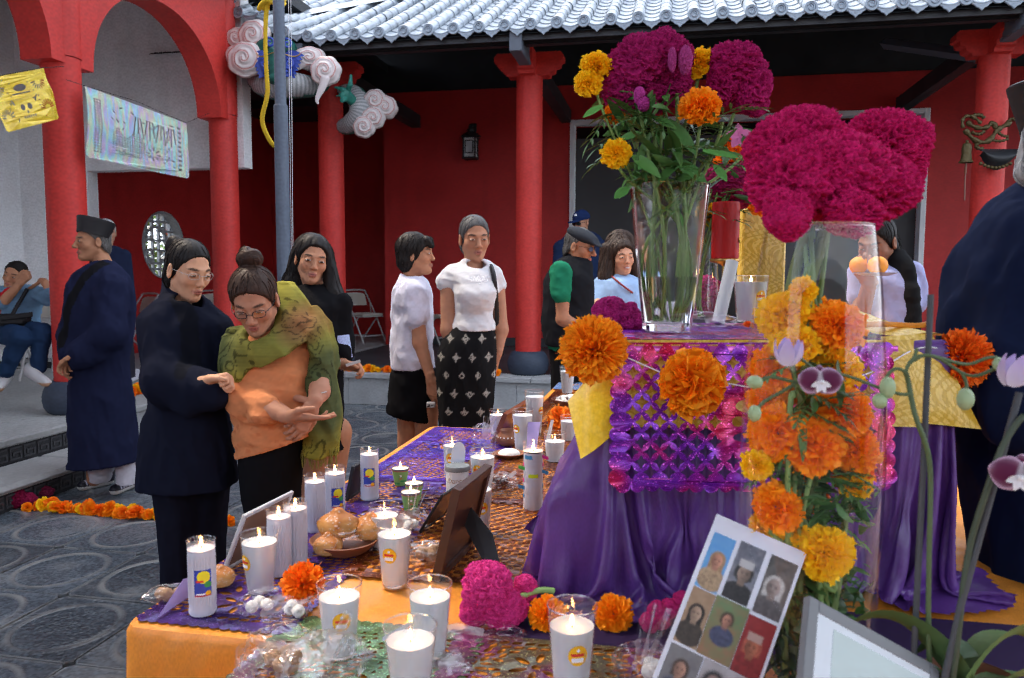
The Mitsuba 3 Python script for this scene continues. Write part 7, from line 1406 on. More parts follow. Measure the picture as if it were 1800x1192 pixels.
def fn(v):
    x, z = uvl(P, v); gx, gz = x/.082, z/.094; r = np.floor(gz); X = gx+.5*(r % 2)+.12*np.sin(r*5)-np.floor(gx+.5*(r % 2)+.12*np.sin(r*5))-.5; Zq = gz-r-.5; X, Zq = X*.105, Zq*.120; X, Zq = X*1.0, Zq*1.0; a = np.abs(X)+np.abs(Zq)*.85; c = np.tile([.007, .007, .008], (len(v), 1)); m = ((a < .021) & (a > .0125)) | (a < .0055) | ((np.abs(X) < .003) & (np.abs(Zq) < .030)) | ((np.abs(Zq) < .003) & (np.abs(X) < .026)); c[m] = [.30, .28, .25]; return c
P.garment('trousers', Fd, BLACK, fn=fn)
part(P.k, 'bag_strap', tube(spline([J(860, 462, .06), J(864, 470, -.045), J(869, 492, -.10), J(873, 540, -.03), J(873, 600, .05)], 20), .012, 6), 'frame_black', True)
k = thing('handbag', 'black handbag hanging behind the hip of the woman in the white top', 'handbag'); part(k, 'body', trimesh.Trimesh(np.vstack([J(u, v, dd) for u in (858, 886) for v in (585, 625) for dd in (.12, .22)])).convex_hull, 'frame_black')
# ---------------- man in the flat cap
P = Person('person in flat cap, green polo shirt and black vest beside red column', 4.9); J = P.J
H = Head(J(1019, 433), 66, 12, 0, 1.04).build(J(1008, 478, .03), h=.005, nose=1.25, jaw=1.05)
wr = J(1036, 584, -.22); P.body += [limb([J(988, 500, -.12), J(990, 562, -.13), wr], [.048, .043, .028], .0065), hand(wr, RT*.9-Zv*.25, Zv*-.6-FW*.3, -1, 1.0, .5)]
P.finish(H, (.33, .165, .105), brow=(.12, .11, .10)); H.eyes(P.k, .6); H.hair(P.k, (.10, .095, .09), .002, (0, .75, -.66), -.01, h=.006, seed=3)
H.glasses(P.k, 'frame_black', (.021, .0145), True, -.001, .0012, 'ph_navy')
Fd = P.field([(1020, 410, 0)], .22, .0065); Fd.ell(H.w((0, .005, .068)), np.array((.088, .108, .046)), np.array([H.B[0], nrm(H.B[1]*.97-H.B[2]*.22), nrm(H.B[2]*.97+H.B[1]*.22)]), .02).ell(H.w((0, .105, .040)), np.array((.060, .045, .010)), np.array([H.B[0], nrm(H.B[1]*.9-H.B[2]*.4), nrm(H.B[2]*.9+H.B[1]*.4)]), .025); Fd.cut(H.w((0, 0, .022)), -(H.B[2]*.97+H.B[1]*.2)); P.garment('flat_cap', Fd, (.030, .034, .042))
Fd = P.field([(950, 440, 0), (1045, 620, 0)], .24, .0085); Fd.loft(P.lev([(448, 996, 1030, .07, .04), (462, 976, 1040, .11, .02), (495, 957, 1044, .145), (560, 953, 1042, .155), (606, 958, 1040, .155)])).wrinkle(.008, (5, 4, 2), 37).cut(J(990, 606), -Zv+RT*.08); P.garment('vest', Fd, (.009, .010, .013))
Fd = P.field([(950, 440, 0), (1045, 620, 0)], .24, .0085); Fd.loft(P.lev([(470, 985, 1034, .10, .03), (560, 968, 1034, .12), (596, 961, 1040, .145), (616, 964, 1038, .14)])).cap(J(986, 480, -.10), J(988, 520, -.13), .070, .064, .03).wrinkle(.008, (6, 6, 2), 38); P.garment('polo_shirt', Fd, (.012, .16, .085))
Fd = P.field([(965, 600, 0), (1040, 860, 0)], .2, .011); Fd.loft(P.lev([(600, 965, 1036, .14), (680, 968, 1034, .14), (780, 970, 1028, .12), (865, 972, 1020, .10)])); P.garment('trousers', Fd.wrinkle(.008, (5, 2, 1), 39), BLACK)
# ---------------- man in the navy baseball cap
P = Person('person with navy baseball cap, sunglasses and dark beard standing in front of the grey shutter', 8.2); J = P.J
H = Head(J(1022, 391), -38, 12, 0, 1.02).build(J(1026, 418), h=.008, nose=1.1); wr = J(1050, 492, -.12); P.body += [limb([J(1062, 460, -.05), J(1062, 485, -.1), wr], [.05, .045, .03], .009)]
P.finish(H, (.34, .18, .12), beard=((.02, .016, .014), .9)); H.glasses(P.k, 'frame_black', (.024, .016), True, -.001, .002, 'frame_black', 'sunglasses')
Fd = P.field([(1022, 380, 0)], .25, .008); Fd.ell(H.w((0, -.008, .045)), (.088, .104, .088), H.B, 0).cut(H.w((0, 0, .030)), -H.B[2]); F2 = P.field([(1022, 380, 0)], .25, .008); F2.ell(H.w((0, .125, .028)), (.062, .075, .010), H.B, 0); Fd.D = np.minimum(Fd.D, F2.D); P.garment('cap', Fd, (.010, .022, .075))
c = H.w((.0, .088, .082)); m = MB()
for i in range(3): v, f = extrude(Polygon([(-.014+.010*i, 0), (-.006+.010*i, 0), (-.010+.008*i, .012+.006*i), (-.016+.008*i, .014+.006*i)]), .003); m.add(c+v[:, :1]*RH+v[:, 1:2]*Zv-v[:, 2:]*FH*1-FH*.012, f)
part(P.k, 'cap_emblem', m.mesh(), 'print_white')
Fd = P.field([(975, 405, 0), (1070, 640, 0)], .25, .012); Fd.loft(P.lev([(408, 1008, 1045, .07), (420, 990, 1058, .11), (450, 980, 1066, .14), (500, 982, 1066, .15), (545, 988, 1060, .15)])).cap(J(985, 435), J(982, 490, -.05), .07, .06).cap(J(1062, 435), J(1065, 470, -.05), .07, .06); P.garment('shirt', Fd.wrinkle(.009, (5, 4, 2), 41), (.010, .020, .055))
Fd = P.field([(985, 530, 0), (1060, 660, 0)], .2, .014); Fd.loft(P.lev([(535, 990, 1058, .14), (600, 995, 1054, .13), (655, 1000, 1050, .12)])); P.garment('jeans', Fd, (.03, .045, .085))
# ---------------- smiling woman with curly hair
P = Person('person with long wavy dark hair and light blue top, smiling beside the flower vase', 5.3); J = P.J
H = Head(J(1093, 452), 22, 2, 4, 1.04).build(J(1088, 495, .02), h=.0052, female=True, jaw=.95); wr = J(1052, 545, -.2); P.body += [limb([J(1050, 530, -.05), wr], [.045, .03], .007), hand(wr, RT*.8-Zv*.3, -Zv, 1, .9, .4)]
P.finish(H, (.50, .28, .19), lip=(.55, .20, .18)); H.eyes(P.k, .7); v = H.w(np.array([[-.017, .0985, -.066], [.017, .0985, -.066], [.012, .0995, -.0735], [-.012, .0995, -.0735], [0, .103, -.066], [0, .104, -.0745]])); part(P.k, 'teeth', (v, np.array([[0, 4, 5], [0, 5, 3], [4, 1, 2], [4, 2, 5]])), 'wax_white')
H.hair(P.k, (.035, .020, .014), .012, (0, .86, -.50), .026, h=.005, seed=19, amp=.010, hi=1.1, extra=[(J(1068, 440, .02), J(1064, 490, .0), .05, .055), (J(1064, 490, 0), J(1066, 512, -.04), .045, .03), (J(1116, 445, .03), J(1122, 490, .03), .045, .05), (J(1090, 430, .08), J(1092, 510, .12), .10, .10)], kx=.025, strands=260, slen=.2)
Fd = P.field([(1040, 480, 0), (1135, 720, 0)], .22, .0095); Fd.loft(P.lev([(482, 1076, 1108, .06, .03), (494, 1056, 1126, .10), (520, 1046, 1134, .13), (560, 1044, 1136, .14), (640, 1048, 1132, .14), (720, 1050, 1130, .14)])).cap(J(1058, 505), J(1048, 548, -.08), .07, .06); P.garment('blouse', Fd.wrinkle(.010, (5, 4, 2), 43), (.30, .45, .68)); part(P.k, 'lanyard', tube(spline([J(1076, 486, -.06), J(1092, 500, -.13), J(1112, 515, -.12)], 10), .006, 6), 'ph_red', True)
# ---------------- woman with the black vest behind the tall vase
P = Person('person in black vest over pale lilac tee holding a plate of oranges', 3.55); J = P.J
H = Head(J(1541, 425), -24, 24, 0, 1.03).build(J(1552, 480, .04), h=.0046, female=True); wr = J(1552, 500, -.25); P.body += [limb([J(1604, 520, .0), J(1598, 575, -.05), J(1580, 600, -.15)], [.042, .038, .03], .007), limb([J(1518, 520), J(1512, 560, -.1), J(1530, 492, -.24)], [.042, .038, .028], .007), hand(J(1528, 500, -.24), -RT*.3+Zv*.4-FW*.4, Zv, 1, .95, .5)]
P.finish(H, (.25, .125, .085)); H.eyes(P.k, .4); H.hair(P.k, (.010, .009, .009), .008, (0, .84, -.54), .022, h=.0052, seed=23, extra=[(J(1566, 420, .05), J(1575, 480, .05), .035, .04), (J(1575, 480, .05), J(1568, 510, -.05), .04, .03)])
Fd = P.field([(1505, 460, 0), (1620, 700, 0)], .22, .0085); Fd.loft(P.lev([(466, 1532, 1574, .06, .03), (476, 1514, 1596, .10), (505, 1508, 1606, .13), (560, 1512, 1602, .14), (700, 1514, 1600, .14)])).cap(J(1596, 482), J(1606, 528), .065, .06).cap(J(1516, 482), J(1512, 520), .06, .055); P.garment('tee_shirt', Fd.wrinkle(.008, (6, 4, 2), 45), (.34, .35, .56))
Fd = P.field([(1535, 440, 0), (1612, 700, 0)], .24, .0085); Fd.loft(P.lev([(440, 1560, 1584, .06, .03), (455, 1556, 1592, .09, .0), (480, 1554, 1598, .135), (560, 1552, 1602, .155), (700, 1552, 1602, .155)])).wrinkle(.004, (3, 10, 0), 47); P.garment('vest', Fd, (.008, .008, .009))
pl_ = J(1538, 485, -.30); k = thing('plate', 'shiny metal plate with oranges held up behind the tall vase', 'plate'); part(k, 'dish', lathe([(0, 0), (.05, 0), (.085, .012), (.084, .014), (.05, .004), (0, .004)], 36), 'silver_band', True, xform(pl_))
bumped('orange_peel', [.86, .30, .015], lambda p, n, uv: noise(p.x*420, p.y*420, p.z*420), .0015, .4, .5)
for i, (dx, dy, l) in enumerate(((.0, -.02, 'orange on the metal plate, nearest and at its right'), (-.055, .025, 'orange on the metal plate, behind at its left'))):
    s = trimesh.creation.icosphere(subdivisions=4); solo('orange', (np.array(s.vertices)*[.040, .040, .038]+pl_+RH*dx+FH*dy+[0, 0, .043], s.faces), 'orange_peel', l, 'fruit', 'oranges on the metal plate', smooth=True)
# ---------------- robed man at the right picture edge
P = Person('person in navy robe and black hat cut by the right picture edge', 1.80); J = P.J
H = Head(J(1878, 262), -155, 0, 0, 1.04).build(J(1880, 350, 0), h=.007); P.finish(H, (.32, .18, .12)); H.hair(P.k, (.34, .33, .32), .014, (0, .75, -.66), .04, h=.006, seed=27, hi=.9, amp=.008, extra=[(J(1826, 240, -.02), J(1808, 305, -.03), .030, .024), (J(1835, 300, -.05), J(1860, 330, -.05), .035, .03)])
hd = nrm(np.array([0, 0, 1.0])); c0 = H.w((0, -.005, .055)); part(P.k, 'hat', lathe([(.092, -.03), (.096, -.03), (.100, .0), (.122, .095), (.122, .102), (.115, .106), (.06, .10), (0, .096)], 48, c0, hd+RH*-.10), 'frame_black', 35)
Fd = P.field([(1640, 320, 0), (2050, 1400, 0)], .20, .011); Fd.loft(P.lev([(312, 1815, 1920, .07), (345, 1772, 1960, .11), (400, 1722, 2010, .15), (470, 1688, 2040, .17), (540, 1674, 2050, .18), (600, 1668, 2055, .185), (700, 1690, 2055, .185), (850, 1718, 2045, .185), (1000, 1738, 2035, .185), (1192, 1758, 2020, .185), (1480, 1770, 2020, .19)])).cap(J(1815, 430, -.10), J(1800, 640, -.14), .08, .09, .05).cap(J(1800, 640, -.14), J(1815, 720, -.20), .09, .09, .05).wrinkle(.014, (6, 1.6, 1), 51); P.garment('robe', Fd, (.005, .010, .036))
# ---------------- seated woman at the far left
P = Person('person sitting on a chair in denim jacket and red top, far left', 6.3); J = P.J
H = Head(J(26, 484), -28, 4, -16, 1.0).build(J(32, 512, .03), h=.006, female=True); w1, w2 = J(34, 500, -.16), J(88, 514, -.14)
P.body += [limb([J(8, 528, -.16), w1], [.042, .028], .007), hand(w1, RT*.5+Zv*.6, FW*.6-RT*.2, 1, .95, .8), limb([J(80, 524, -.1), w2], [.042, .028], .007), hand(w2, Zv*.8-RT*.35, FW*.2-Zv*.3-RT*.5, -1, .95, .5)]
P.finish(H, (.42, .225, .14), lip=(.5, .18, .16)); H.eyes(P.k, .7); H.hair(P.k, (.012, .010, .009), .006, (0, .84, -.54), .018, h=.006, seed=29, extra=[(H.w((0, -.09, .02)), H.w((0, -.11, -.03)), .045, .04)])
Fd = P.field([(-15, 500, 0), (95, 585, 0)], .24, .0095); Fd.loft(P.lev([(502, 10, 52, .06, .02), (510, -6, 64, .11), (530, -12, 70, .135), (560, -8, 68, .13), (578, -6, 64, .13)])).cap(J(62, 516), J(84, 523, -.10), .062, .055).cap(J(84, 523, -.1), J(89, 516, -.13), .055, .05).cap(J(-4, 516), J(3, 530, -.14), .065, .06)
def fn(v):
    x, z = uvl(P, v); c = np.array([.15, .27, .40])*(.75+.5*meshkit.fbm(v*14, 2, 3)[:, None]); m = (np.abs(x-J(21, 530)@RH-.35*(z-J(21, 530)[2])) < .028) & ((v@FH) < J(20, 530)@FH-.06); c[m] = [.50, .012, .02]; return c
P.garment('denim_jacket', Fd.wrinkle(.010, (6, 6, 2), 53), NAVY, fn=fn)
Fd = P.field([(-10, 570, -.2), (95, 660, -.2)], .35, .010); Fd.loft(P.lev([(570, -8, 62, .15), (596, -8, 62, .17)])).cap(J(38, 584), J(74, 584, -.36), .088, .072).cap(J(74, 584, -.36), J(68, 645, -.33), .068, .05).cap(J(8, 586), J(36, 592, -.44), .09, .075).cap(J(36, 592, -.44), J(10, 654, -.38), .070, .05); P.garment('jeans', Fd.wrinkle(.008, (7, 7, 2), 55), (.014, .035, .085))
for a, b in (((53, 648), (82, 672)), ((12, 656), (-4, 682))): p0, p1 = J(*a, -.33), J(*b, -.42); shoe(P, 'shoe', np.array([p1[0], p1[1], max(p1[2]-.03, PH+.003)]), np.array([p0[0], p0[1], max(p0[2]-.06, PH+.003)]), .045, (.55, .55, .56), (.42, .24, .14), h=.007)
k = thing('shoulder_bag', 'black shoulder bag on the lap of the seated woman', 'bag'); v, f = boxvf((-.12, -.05, -.045), (.12, .05, .045), .02); part(k, 'pouch', (J(24, 562, -.22)+v[:, :1]*RH+v[:, 1:2]*FH+v[:, 2:]*Zv, f), 'frame_black', 40); v, f = boxvf((-.13, -.006, -.02), (.12, .006, .02), .005); part(k, 'flap', (J(30, 556, -.285)+v[:, :1]*RH+v[:, 1:2]*FH+v[:, 2:]*Zv+np.outer(v[:, 0], [0, 0, .12]), f), 'frame_black'); part(k, 'strap', tube(spline([J(48, 508, -.10), J(32, 535, -.17), J(20, 556, -.24)], 10), .014, 6), 'frame_black', True)
# ---------------- grey haired man behind the robed man
P = Person('person with short grey hair and navy sweater half hidden behind the robed man', 6.9); J = P.J
H = Head(J(187, 408), 12, 2, 0, 1.02).build(J(188, 436), h=.0065); P.finish(H, (.36, .21, .15)); H.eyes(P.k, .7); H.hair(P.k, (.42, .42, .42), .004, (0, .80, -.60), .016, h=.0065, seed=31, hi=.8)
Fd = P.field([(165, 430, 0), (230, 660, 0)], .24, .012); Fd.loft(P.lev([(432, 178, 204, .06), (440, 168, 216, .1), (470, 160, 226, .13), (540, 164, 224, .14), (560, 166, 222, .14)])).cap(J(218, 450), J(224, 500), .06, .055); P.garment('sweater', Fd, (.012, .018, .045))
Fd = P.field([(165, 540, 0), (230, 680, 0)], .2, .012); Fd.loft(P.lev([(550, 166, 224, .14), (610, 180, 232, .12), (664, 196, 236, .09)])); P.garment('trousers', Fd, (.02, .02, .03)); a = onz(229, 672, PH+.003); shoe(P, 'shoe', a, a+FH*.2-RH*.03, .045, (.5, .5, .56), (.5, .5, .5), h=.008)
# ================================================================== banners, carved dragon, chairs, orchid, bell, trees
def banner(name, lab, C, poly, w, h, m, amp=.01, seed=0):
    C = [np.asarray(c, float) for c in C]; v, f = flat(poly); t = trimesh.Trimesh(np.c_[v[:, :2], np.zeros(len(v))], f, process=False); U = (t.vertices[:, :1])/w; V = 1-t.vertices[:, 1:2]/h
    p = (C[0]*(1-U)+C[1]*U)*(1-V)+(C[3]*(1-U)+C[2]*U)*V; nn = nrm(np.cross(C[1]-C[0], C[3]-C[0])); q = meshkit.fbm(np.concatenate([U*3, V*2, U*0+seed], 1), 2, seed)[:, None]-.5
    return solo(name, (p+nn*(q*amp*3+amp*np.sin(U*9+seed)*V), t.faces), m, lab, 'banner')
w, h = .48, .34; hs = []
for y in np.arange(.03, .30, .0135):
    for x in (.022, .034, .046): hs.append(sbox(x, y, x+.008, y+.008))
for i in range(14):
    for j in range(11):
        x, y = .085+.0125*i, .045+.0125*j
        if (x-.17)**2+(y-.11)**2 < .085**2 and (x-.155)**2+(y-.17)**2 > .03**2: hs.append(sbox(x, y, x+.0078, y+.0078))
for k in range(12): hs.append(affinity.rotate(sbox(.20+.019*k, .16+.02*(k % 2), .207+.019*k, .27), 8*((k % 3)-1)))
for k in range(8): hs.append(ell(.30+.028*math.cos(k*.785), .09+.028*math.sin(k*.785), .011, .005, k*45))
for k in range(9): hs.append(sbox(.355+.011*(k % 3), .05+.018*k, .363+.011*(k % 3), .06+.018*k))
for k in range(10): hs.append(sbox(.43, .03+.028*k, .448, .042+.028*k))
for k in range(26): rg = random.Random(k); hs.append(ell(rg.uniform(.06, .42), rg.uniform(.04, .30), .009, .0035, rg.uniform(0, 180)))
poly = scallop(w, h, .0085, 'lrb').difference(unary_union(hs))
B = [onx(153, 152, -4.20), onx(327, 216, -4.20), onx(330, 312, -4.20), onx(159, 274, -4.20)]
banner('cut_paper_banner', 'silvery iridescent cut paper banner hanging in the arch', B, poly, w, h, 'silver_holo_foil', .012, 2)
q = MB().tube([onx(116, 140, -4.25), B[0], onx(240, 178, -4.20), B[1], onx(368, 199, -4.28)], .0022, 5); solo('banner_string', q.mesh(), 'frame_black', 'thin dark string carrying the silvery banner', 'cord')
hs = []
for cx, cy in ((.07, .07), (.41, .08), (.40, .27), (.06, .27)):
    for k in range(9): a = math.radians(20*k+10); hs.append(ell(cx+.045*math.cos(a), cy+.045*math.sin(a)*(1 if cy < .2 else -1), .020, .0045, math.degrees(a)*(1 if cy < .2 else -1)))
hs += [ell(.215, .12, .016, .020), ell(.265, .12, .016, .020), ell(.24, .085, .006, .010)]+[ell(.20+.016*k, .055, .005, .010) for k in range(6)]+[sbox(.17, .205, .31, .213), ell(.24, .245, .05, .022), ell(.15, .16, .007, .02, 30), ell(.33, .16, .007, .02, -30)]
for k in range(24): rg = random.Random(k+50); hs.append(ell(rg.choice((rg.uniform(.11, .17), rg.uniform(.31, .37))), rg.uniform(.03, .31), .008, .0035, rg.uniform(0, 180)))
poly = scallop(w, h, .0085, 'lrb').difference(unary_union(hs))
banner('cut_paper_banner', 'yellow gold cut paper banner at the upper left edge', [onx(-28, 138, -4.10), onx(76, 119, -4.10), onx(108, 206, -4.05), onx(8, 232, -4.05)], poly, w, h, 'gold_foil', .012, 5)
solo('banner_string', MB().tube([onx(-60, 146, -4.1), onx(-28, 138, -4.10), onx(76, 119, -4.10), onx(112, 117, -4.28)], .0022, 5).mesh(), 'frame_black', 'thin dark string carrying the yellow banner', 'cord')
# ---------------- carved dragon on the corner columns
dg = thing('dragon_sculpture', 'painted dragon carving with pink edged clouds winding round the corner columns', 'sculpture')
def cloud(u, v, Rpx, d, seed, turns=2.3, sq_=1.0, tail=None, tint=1.0):
    c = at(u, v, d); R = Rpx*d/FPX; n, m = 72, 26; th = np.arange(n)*2*np.pi/n; V, C = [], []
    for i in range(m+1):
        r = i/m; lob = 1+.075*np.abs(np.sin(th*3.5+seed))*r+.03*np.sin(th*2+seed)*r; ph = (r*turns-(th+seed)/(2*np.pi)) % 1; gr = np.exp(-((ph-.5)/.085)**2)*(r > .06)*(r < .97)
        hgt = .42*R*(1-r**2.6)*(1-.16*gr)+.05*R*np.cos((ph-.5)*6.28)*(r > .06)
        V.append(c+(RH[None]*np.cos(th)[:, None]+np.array([0, 0, sq_])[None]*np.sin(th)[:, None])*(r*R*lob)[:, None]-FH[None]*hgt[:, None]); pk = (.35+.65*gr)[:, None]*gr[:, None]; C.append((np.array([.62, .56, .54])*(1-pk)+np.array([.52, .16, .13])*pk)*tint)
    i, j = np.meshgrid(np.arange(m), np.arange(n), indexing='ij'); a, b = i*n+j, i*n+(j+1) % n; f = np.vstack([np.stack([a, b+n, b], -1).reshape(-1, 3), np.stack([a, a+n, b+n], -1).reshape(-1, 3)]); V = np.vstack(V); C = np.vstack(C)
    Vb = V.copy(); L = m*n; rim = np.arange(n)+L; back = V[rim]+FH*.05; V = np.vstack([V, back]); C = np.vstack([C, np.tile([.5, .42, .4], (n, 1))]); k = np.arange(n); f = np.vstack([f, np.stack([rim, k+len(Vb), (k+1) % n+len(Vb)], 1), np.stack([rim, (k+1) % n+len(Vb), rim[(k+1) % n]], 1)])
    if tail is not None:
        P = spline([at(*q, d-.02) for q in tail], 16); rr = np.linspace(.36*R, .01, 16); v2, f2 = tube(P, rr, 10); v2 = v2-np.outer((v2-P.mean(0))@FH, FH)*.5; f = np.vstack([f, f2+len(V)]); V = np.vstack([V, v2]); C = np.vstack([C, np.tile([.60, .54, .53], (len(v2), 1))])
    part(dg, 'cloud', (V, f), 'v_satin', True, color=np.clip(C, 0, 1))
DD = 7.75
for q in ((446, 62, 27, DD, .4), (416, 66, 17, DD+.03, 2.0), (431, 104, 30, DD-.08, 1.1), (412, 96, 16, DD+.02, .3)): cloud(*q)
cloud(545, 102, 27, DD-.02, 2.2, sq_=.72, tail=[(535, 108), (525, 118), (522, 124)]); cloud(572, 124, 25, DD-.10, .9, tail=[(572, 135), (566, 155), (558, 172), (560, 182)])
for q in ((659, 176, 19, 8.0, .5), (677, 188, 20, 8.02, 2.1), (656, 207, 19, 7.96, 1.2), (640, 222, 19, 7.95, .2)): cloud(*q, tint=.8)
Fd = field_around([at(u, v, DD) for u, v in ((430, 60), (570, 210))], .3, .013)
Fd.cap(at(472, 92, DD+.05), at(500, 92, DD+.05), .14, .14).cap(at(486, 108, DD-.05), at(486, 128, DD-.12), .12, .09).ell(at(486, 140, DD-.12), (.10, .10, .05)).cap(at(474, 86, DD-.10), at(466, 70, DD-.06), .04, .02).cap(at(500, 86, DD-.10), at(508, 70, DD-.06), .04, .02)
v, f = Fd.mesh(); part(dg, 'head', (v, f), 'v_satin', True, color=np.tile([.012, .095, .075], (len(v), 1))*(.6+.8*meshkit.fbm(v*30, 2, 3))[:, None])
m = MB(); C = []
def feather(u0, v0, u1, v1, w):
    a, b = at(u0, v0, DD-.10), at(u1, v1, DD-.13); v, f = blade(a, b-a, np.linalg.norm(b-a)*1.15, w, -FH, .12, 8); m.add(v, f); m.add(v+FH*.008, f[:, ::-1])
for k in range(7):
    for sgn in (-1, 1): feather(486+sgn*14, 92+5*k, 486+sgn*(42-2.2*k), 96+6.3*k, .030)
for k in range(4): feather(484+6*(k % 2), 118, 474+9*k, 138, .022)
part(dg, 'mane', m.mesh(), 'blue_mane' if 'blue_mane' in scene else pbr('blue_mane', [.045, .085, .42], .45, .4), True)
m = MB()
for (u, v) in ((474, 75), (505, 77), (464, 112), (508, 112), (472, 128), (504, 128)):
    th = np.linspace(.6, 9, 30); r = .006+.0052*th; c = at(u, v, DD-.17); m.tube(c+np.outer(r*np.cos(th), RH)+np.outer(r*np.sin(th), Zv), .011, 6)
part(dg, 'mane_curls', m.mesh(), 'blue_mane', True, kind='stuff'); part(dg, 'whiskers', MB().tube(spline([at(450, 94, DD-.2), at(466, 98, DD-.2), at(486, 92, DD-.2), at(508, 98, DD-.2), at(528, 94, DD-.2)], 24), .006, 6).mesh(), 'brass', True)
def body_tube(pts, rad, n=60, m_=20, nm='body', belly=True):
    P = spline(pts, n); r = np.interp(np.linspace(0, 1, n), np.linspace(0, 1, len(rad)), rad); v, f = tube(P, r, m_); an = np.tile(np.arange(m_), n); s_ = np.repeat(np.arange(n), m_); dirs = v[:n*m_]-np.repeat(P, m_, 0); fr_ = (dirs@(-FH))/np.repeat(r, m_)
    sc_ = np.sin(s_*1.55)*np.sin(an*np.pi*2/m_*10+(s_//2 % 2)*np.pi); v[:n*m_] += dirs*(.05*sc_)[:, None]; c = np.tile([.010, .075, .060], (len(v), 1)); c[:n*m_] *= (.75+.5*(sc_ > 0))[:, None]
    if belly: b = (fr_ > .35)[:, None]; ring = (np.abs((s_*.5) % 1-.5) < .12)[:, None]; c[:n*m_] = np.where(b, np.where(ring, np.array([.17, .18, .18]), np.array([.36, .36, .36])), c[:n*m_])
    part(dg, nm, (v, f), 'v_satin', True, color=c)
body_tube([at(455, 140, DD+.25), at(480, 150, DD+.05), at(515, 150, DD), at(550, 152, DD+.15), at(575, 140, DD+.45)], [.12, .14, .13, .10, .06])
body_tube([at(602, 160, 8.45), at(625, 170, 8.15), at(634, 195, 8.05), at(622, 215, 8.1), at(604, 222, 8.25)], [.06, .11, .12, .11, .08], nm='tail_coil')
cl = MB(); w0 = at(612, 172, 8.0)
Fd = field_around([at(590, 130, 7.95), at(640, 200, 7.95)], .12, .008); Fd.cap(at(622, 180, 8.0), at(608, 166, 7.9), .05, .055)
for a_, b_, c_ in (((606, 160), (598, 156), (589, 153)), ((604, 167), (597, 167), (591, 168)), ((606, 174), (599, 177), (592, 177)), ((612, 158), (616, 148), (617, 133))): Fd.cap(at(*a_, 7.88), at(*b_, 7.82), .028, .024, .008).cap(at(*b_, 7.82), at(*c_, 7.84), .024, .014, .006)
v, f = Fd.mesh(); part(dg, 'claw', (v, f), 'v_satin', True, color=np.tile([.020, .17, .13], (len(v), 1))*(.7+.6*meshkit.fbm(v*30, 2, 3))[:, None])
# ---------------- hanging bell with a bronze dragon hook on the right column
bl = thing('bronze_bell_bracket', 'bronze dragon bracket with a small bell and tassel on the right column', 'bell'); bdp = 7.15
bumped('old_bronze', [.085, .062, .022], lambda p, n, uv: noise(p.x*90, p.y*90, p.z*90), .004, .5, .5, .5)
m = MB()
for P, r in (([(1694, 225), (1692, 212), (1700, 204), (1714, 208), (1724, 218)], .014), ([(1696, 228), (1706, 240), (1722, 250), (1740, 246), (1752, 230), (1764, 222), (1776, 214)], .022), ([(1700, 214), (1716, 224), (1734, 224), (1744, 216), (1750, 226)], .020), ([(1722, 250), (1716, 258), (1728, 262)], .016), ([(1744, 246), (1758, 248), (1772, 244)], .012), ([(1752, 230), (1762, 238), (1772, 240)], .012), ([(1706, 206), (1720, 202), (1730, 208)], .016), ([(1768, 222), (1776, 210), (1784, 212)], .014), ([(1708, 232), (1720, 236), (1730, 230)], .014)):
    q = spline([at(u, v, bdp) for u, v in P], 16); m.tube(q, r*(1+.35*np.sin(np.arange(16)*1.9)), 8)
part(bl, 'dragon_hook', m.mesh(), 'old_bronze', True)
bc = at(1698, 286, bdp); part(bl, 'bell', lathe([(.062, 0), (.058, .008), (.046, .03), (.040, .08), (.042, .13), (.034, .165), (.012, .18), (.014, .20), (0, .205)], 28), 'old_bronze', 40, xform(bc)); part(bl, 'tassel', MB().tube([bc+[0, 0, .02], bc+[0, 0, -.06], bc+[0, 0, -.10]], .010, 7).tube([bc+[0, 0, -.10], bc+[0, 0, -.19], bc+[.004, 0, -.34]], .006, 6).mesh(), 'mahogany')
th = np.linspace(0, 1, 14); m = MB(); v, f = grid(lambda U, V: np.stack([(U-.5)*.42*(1-.25*V), -.09*np.sin(np.pi*V), -.19*np.sin(np.pi*np.clip(U, .04, .96))**.55*V], -1), 20, 8); part(bl, 'chime_bowl', (at(1752, 262, bdp)+v[:, :1]*RH+v[:, 1:2]*FH+v[:, 2:]*Zv, f), 'black_iron', True); m = MB()
for k in range(9): s = trimesh.creation.icosphere(subdivisions=2); m.add(np.array(s.vertices)*.016+at(1724+6.5*k, 286+9*math.sin(math.pi*(k+.5)/9), bdp-.08), s.faces)
part(bl, 'studs', m.mesh(), 'old_bronze', True, kind='stuff')
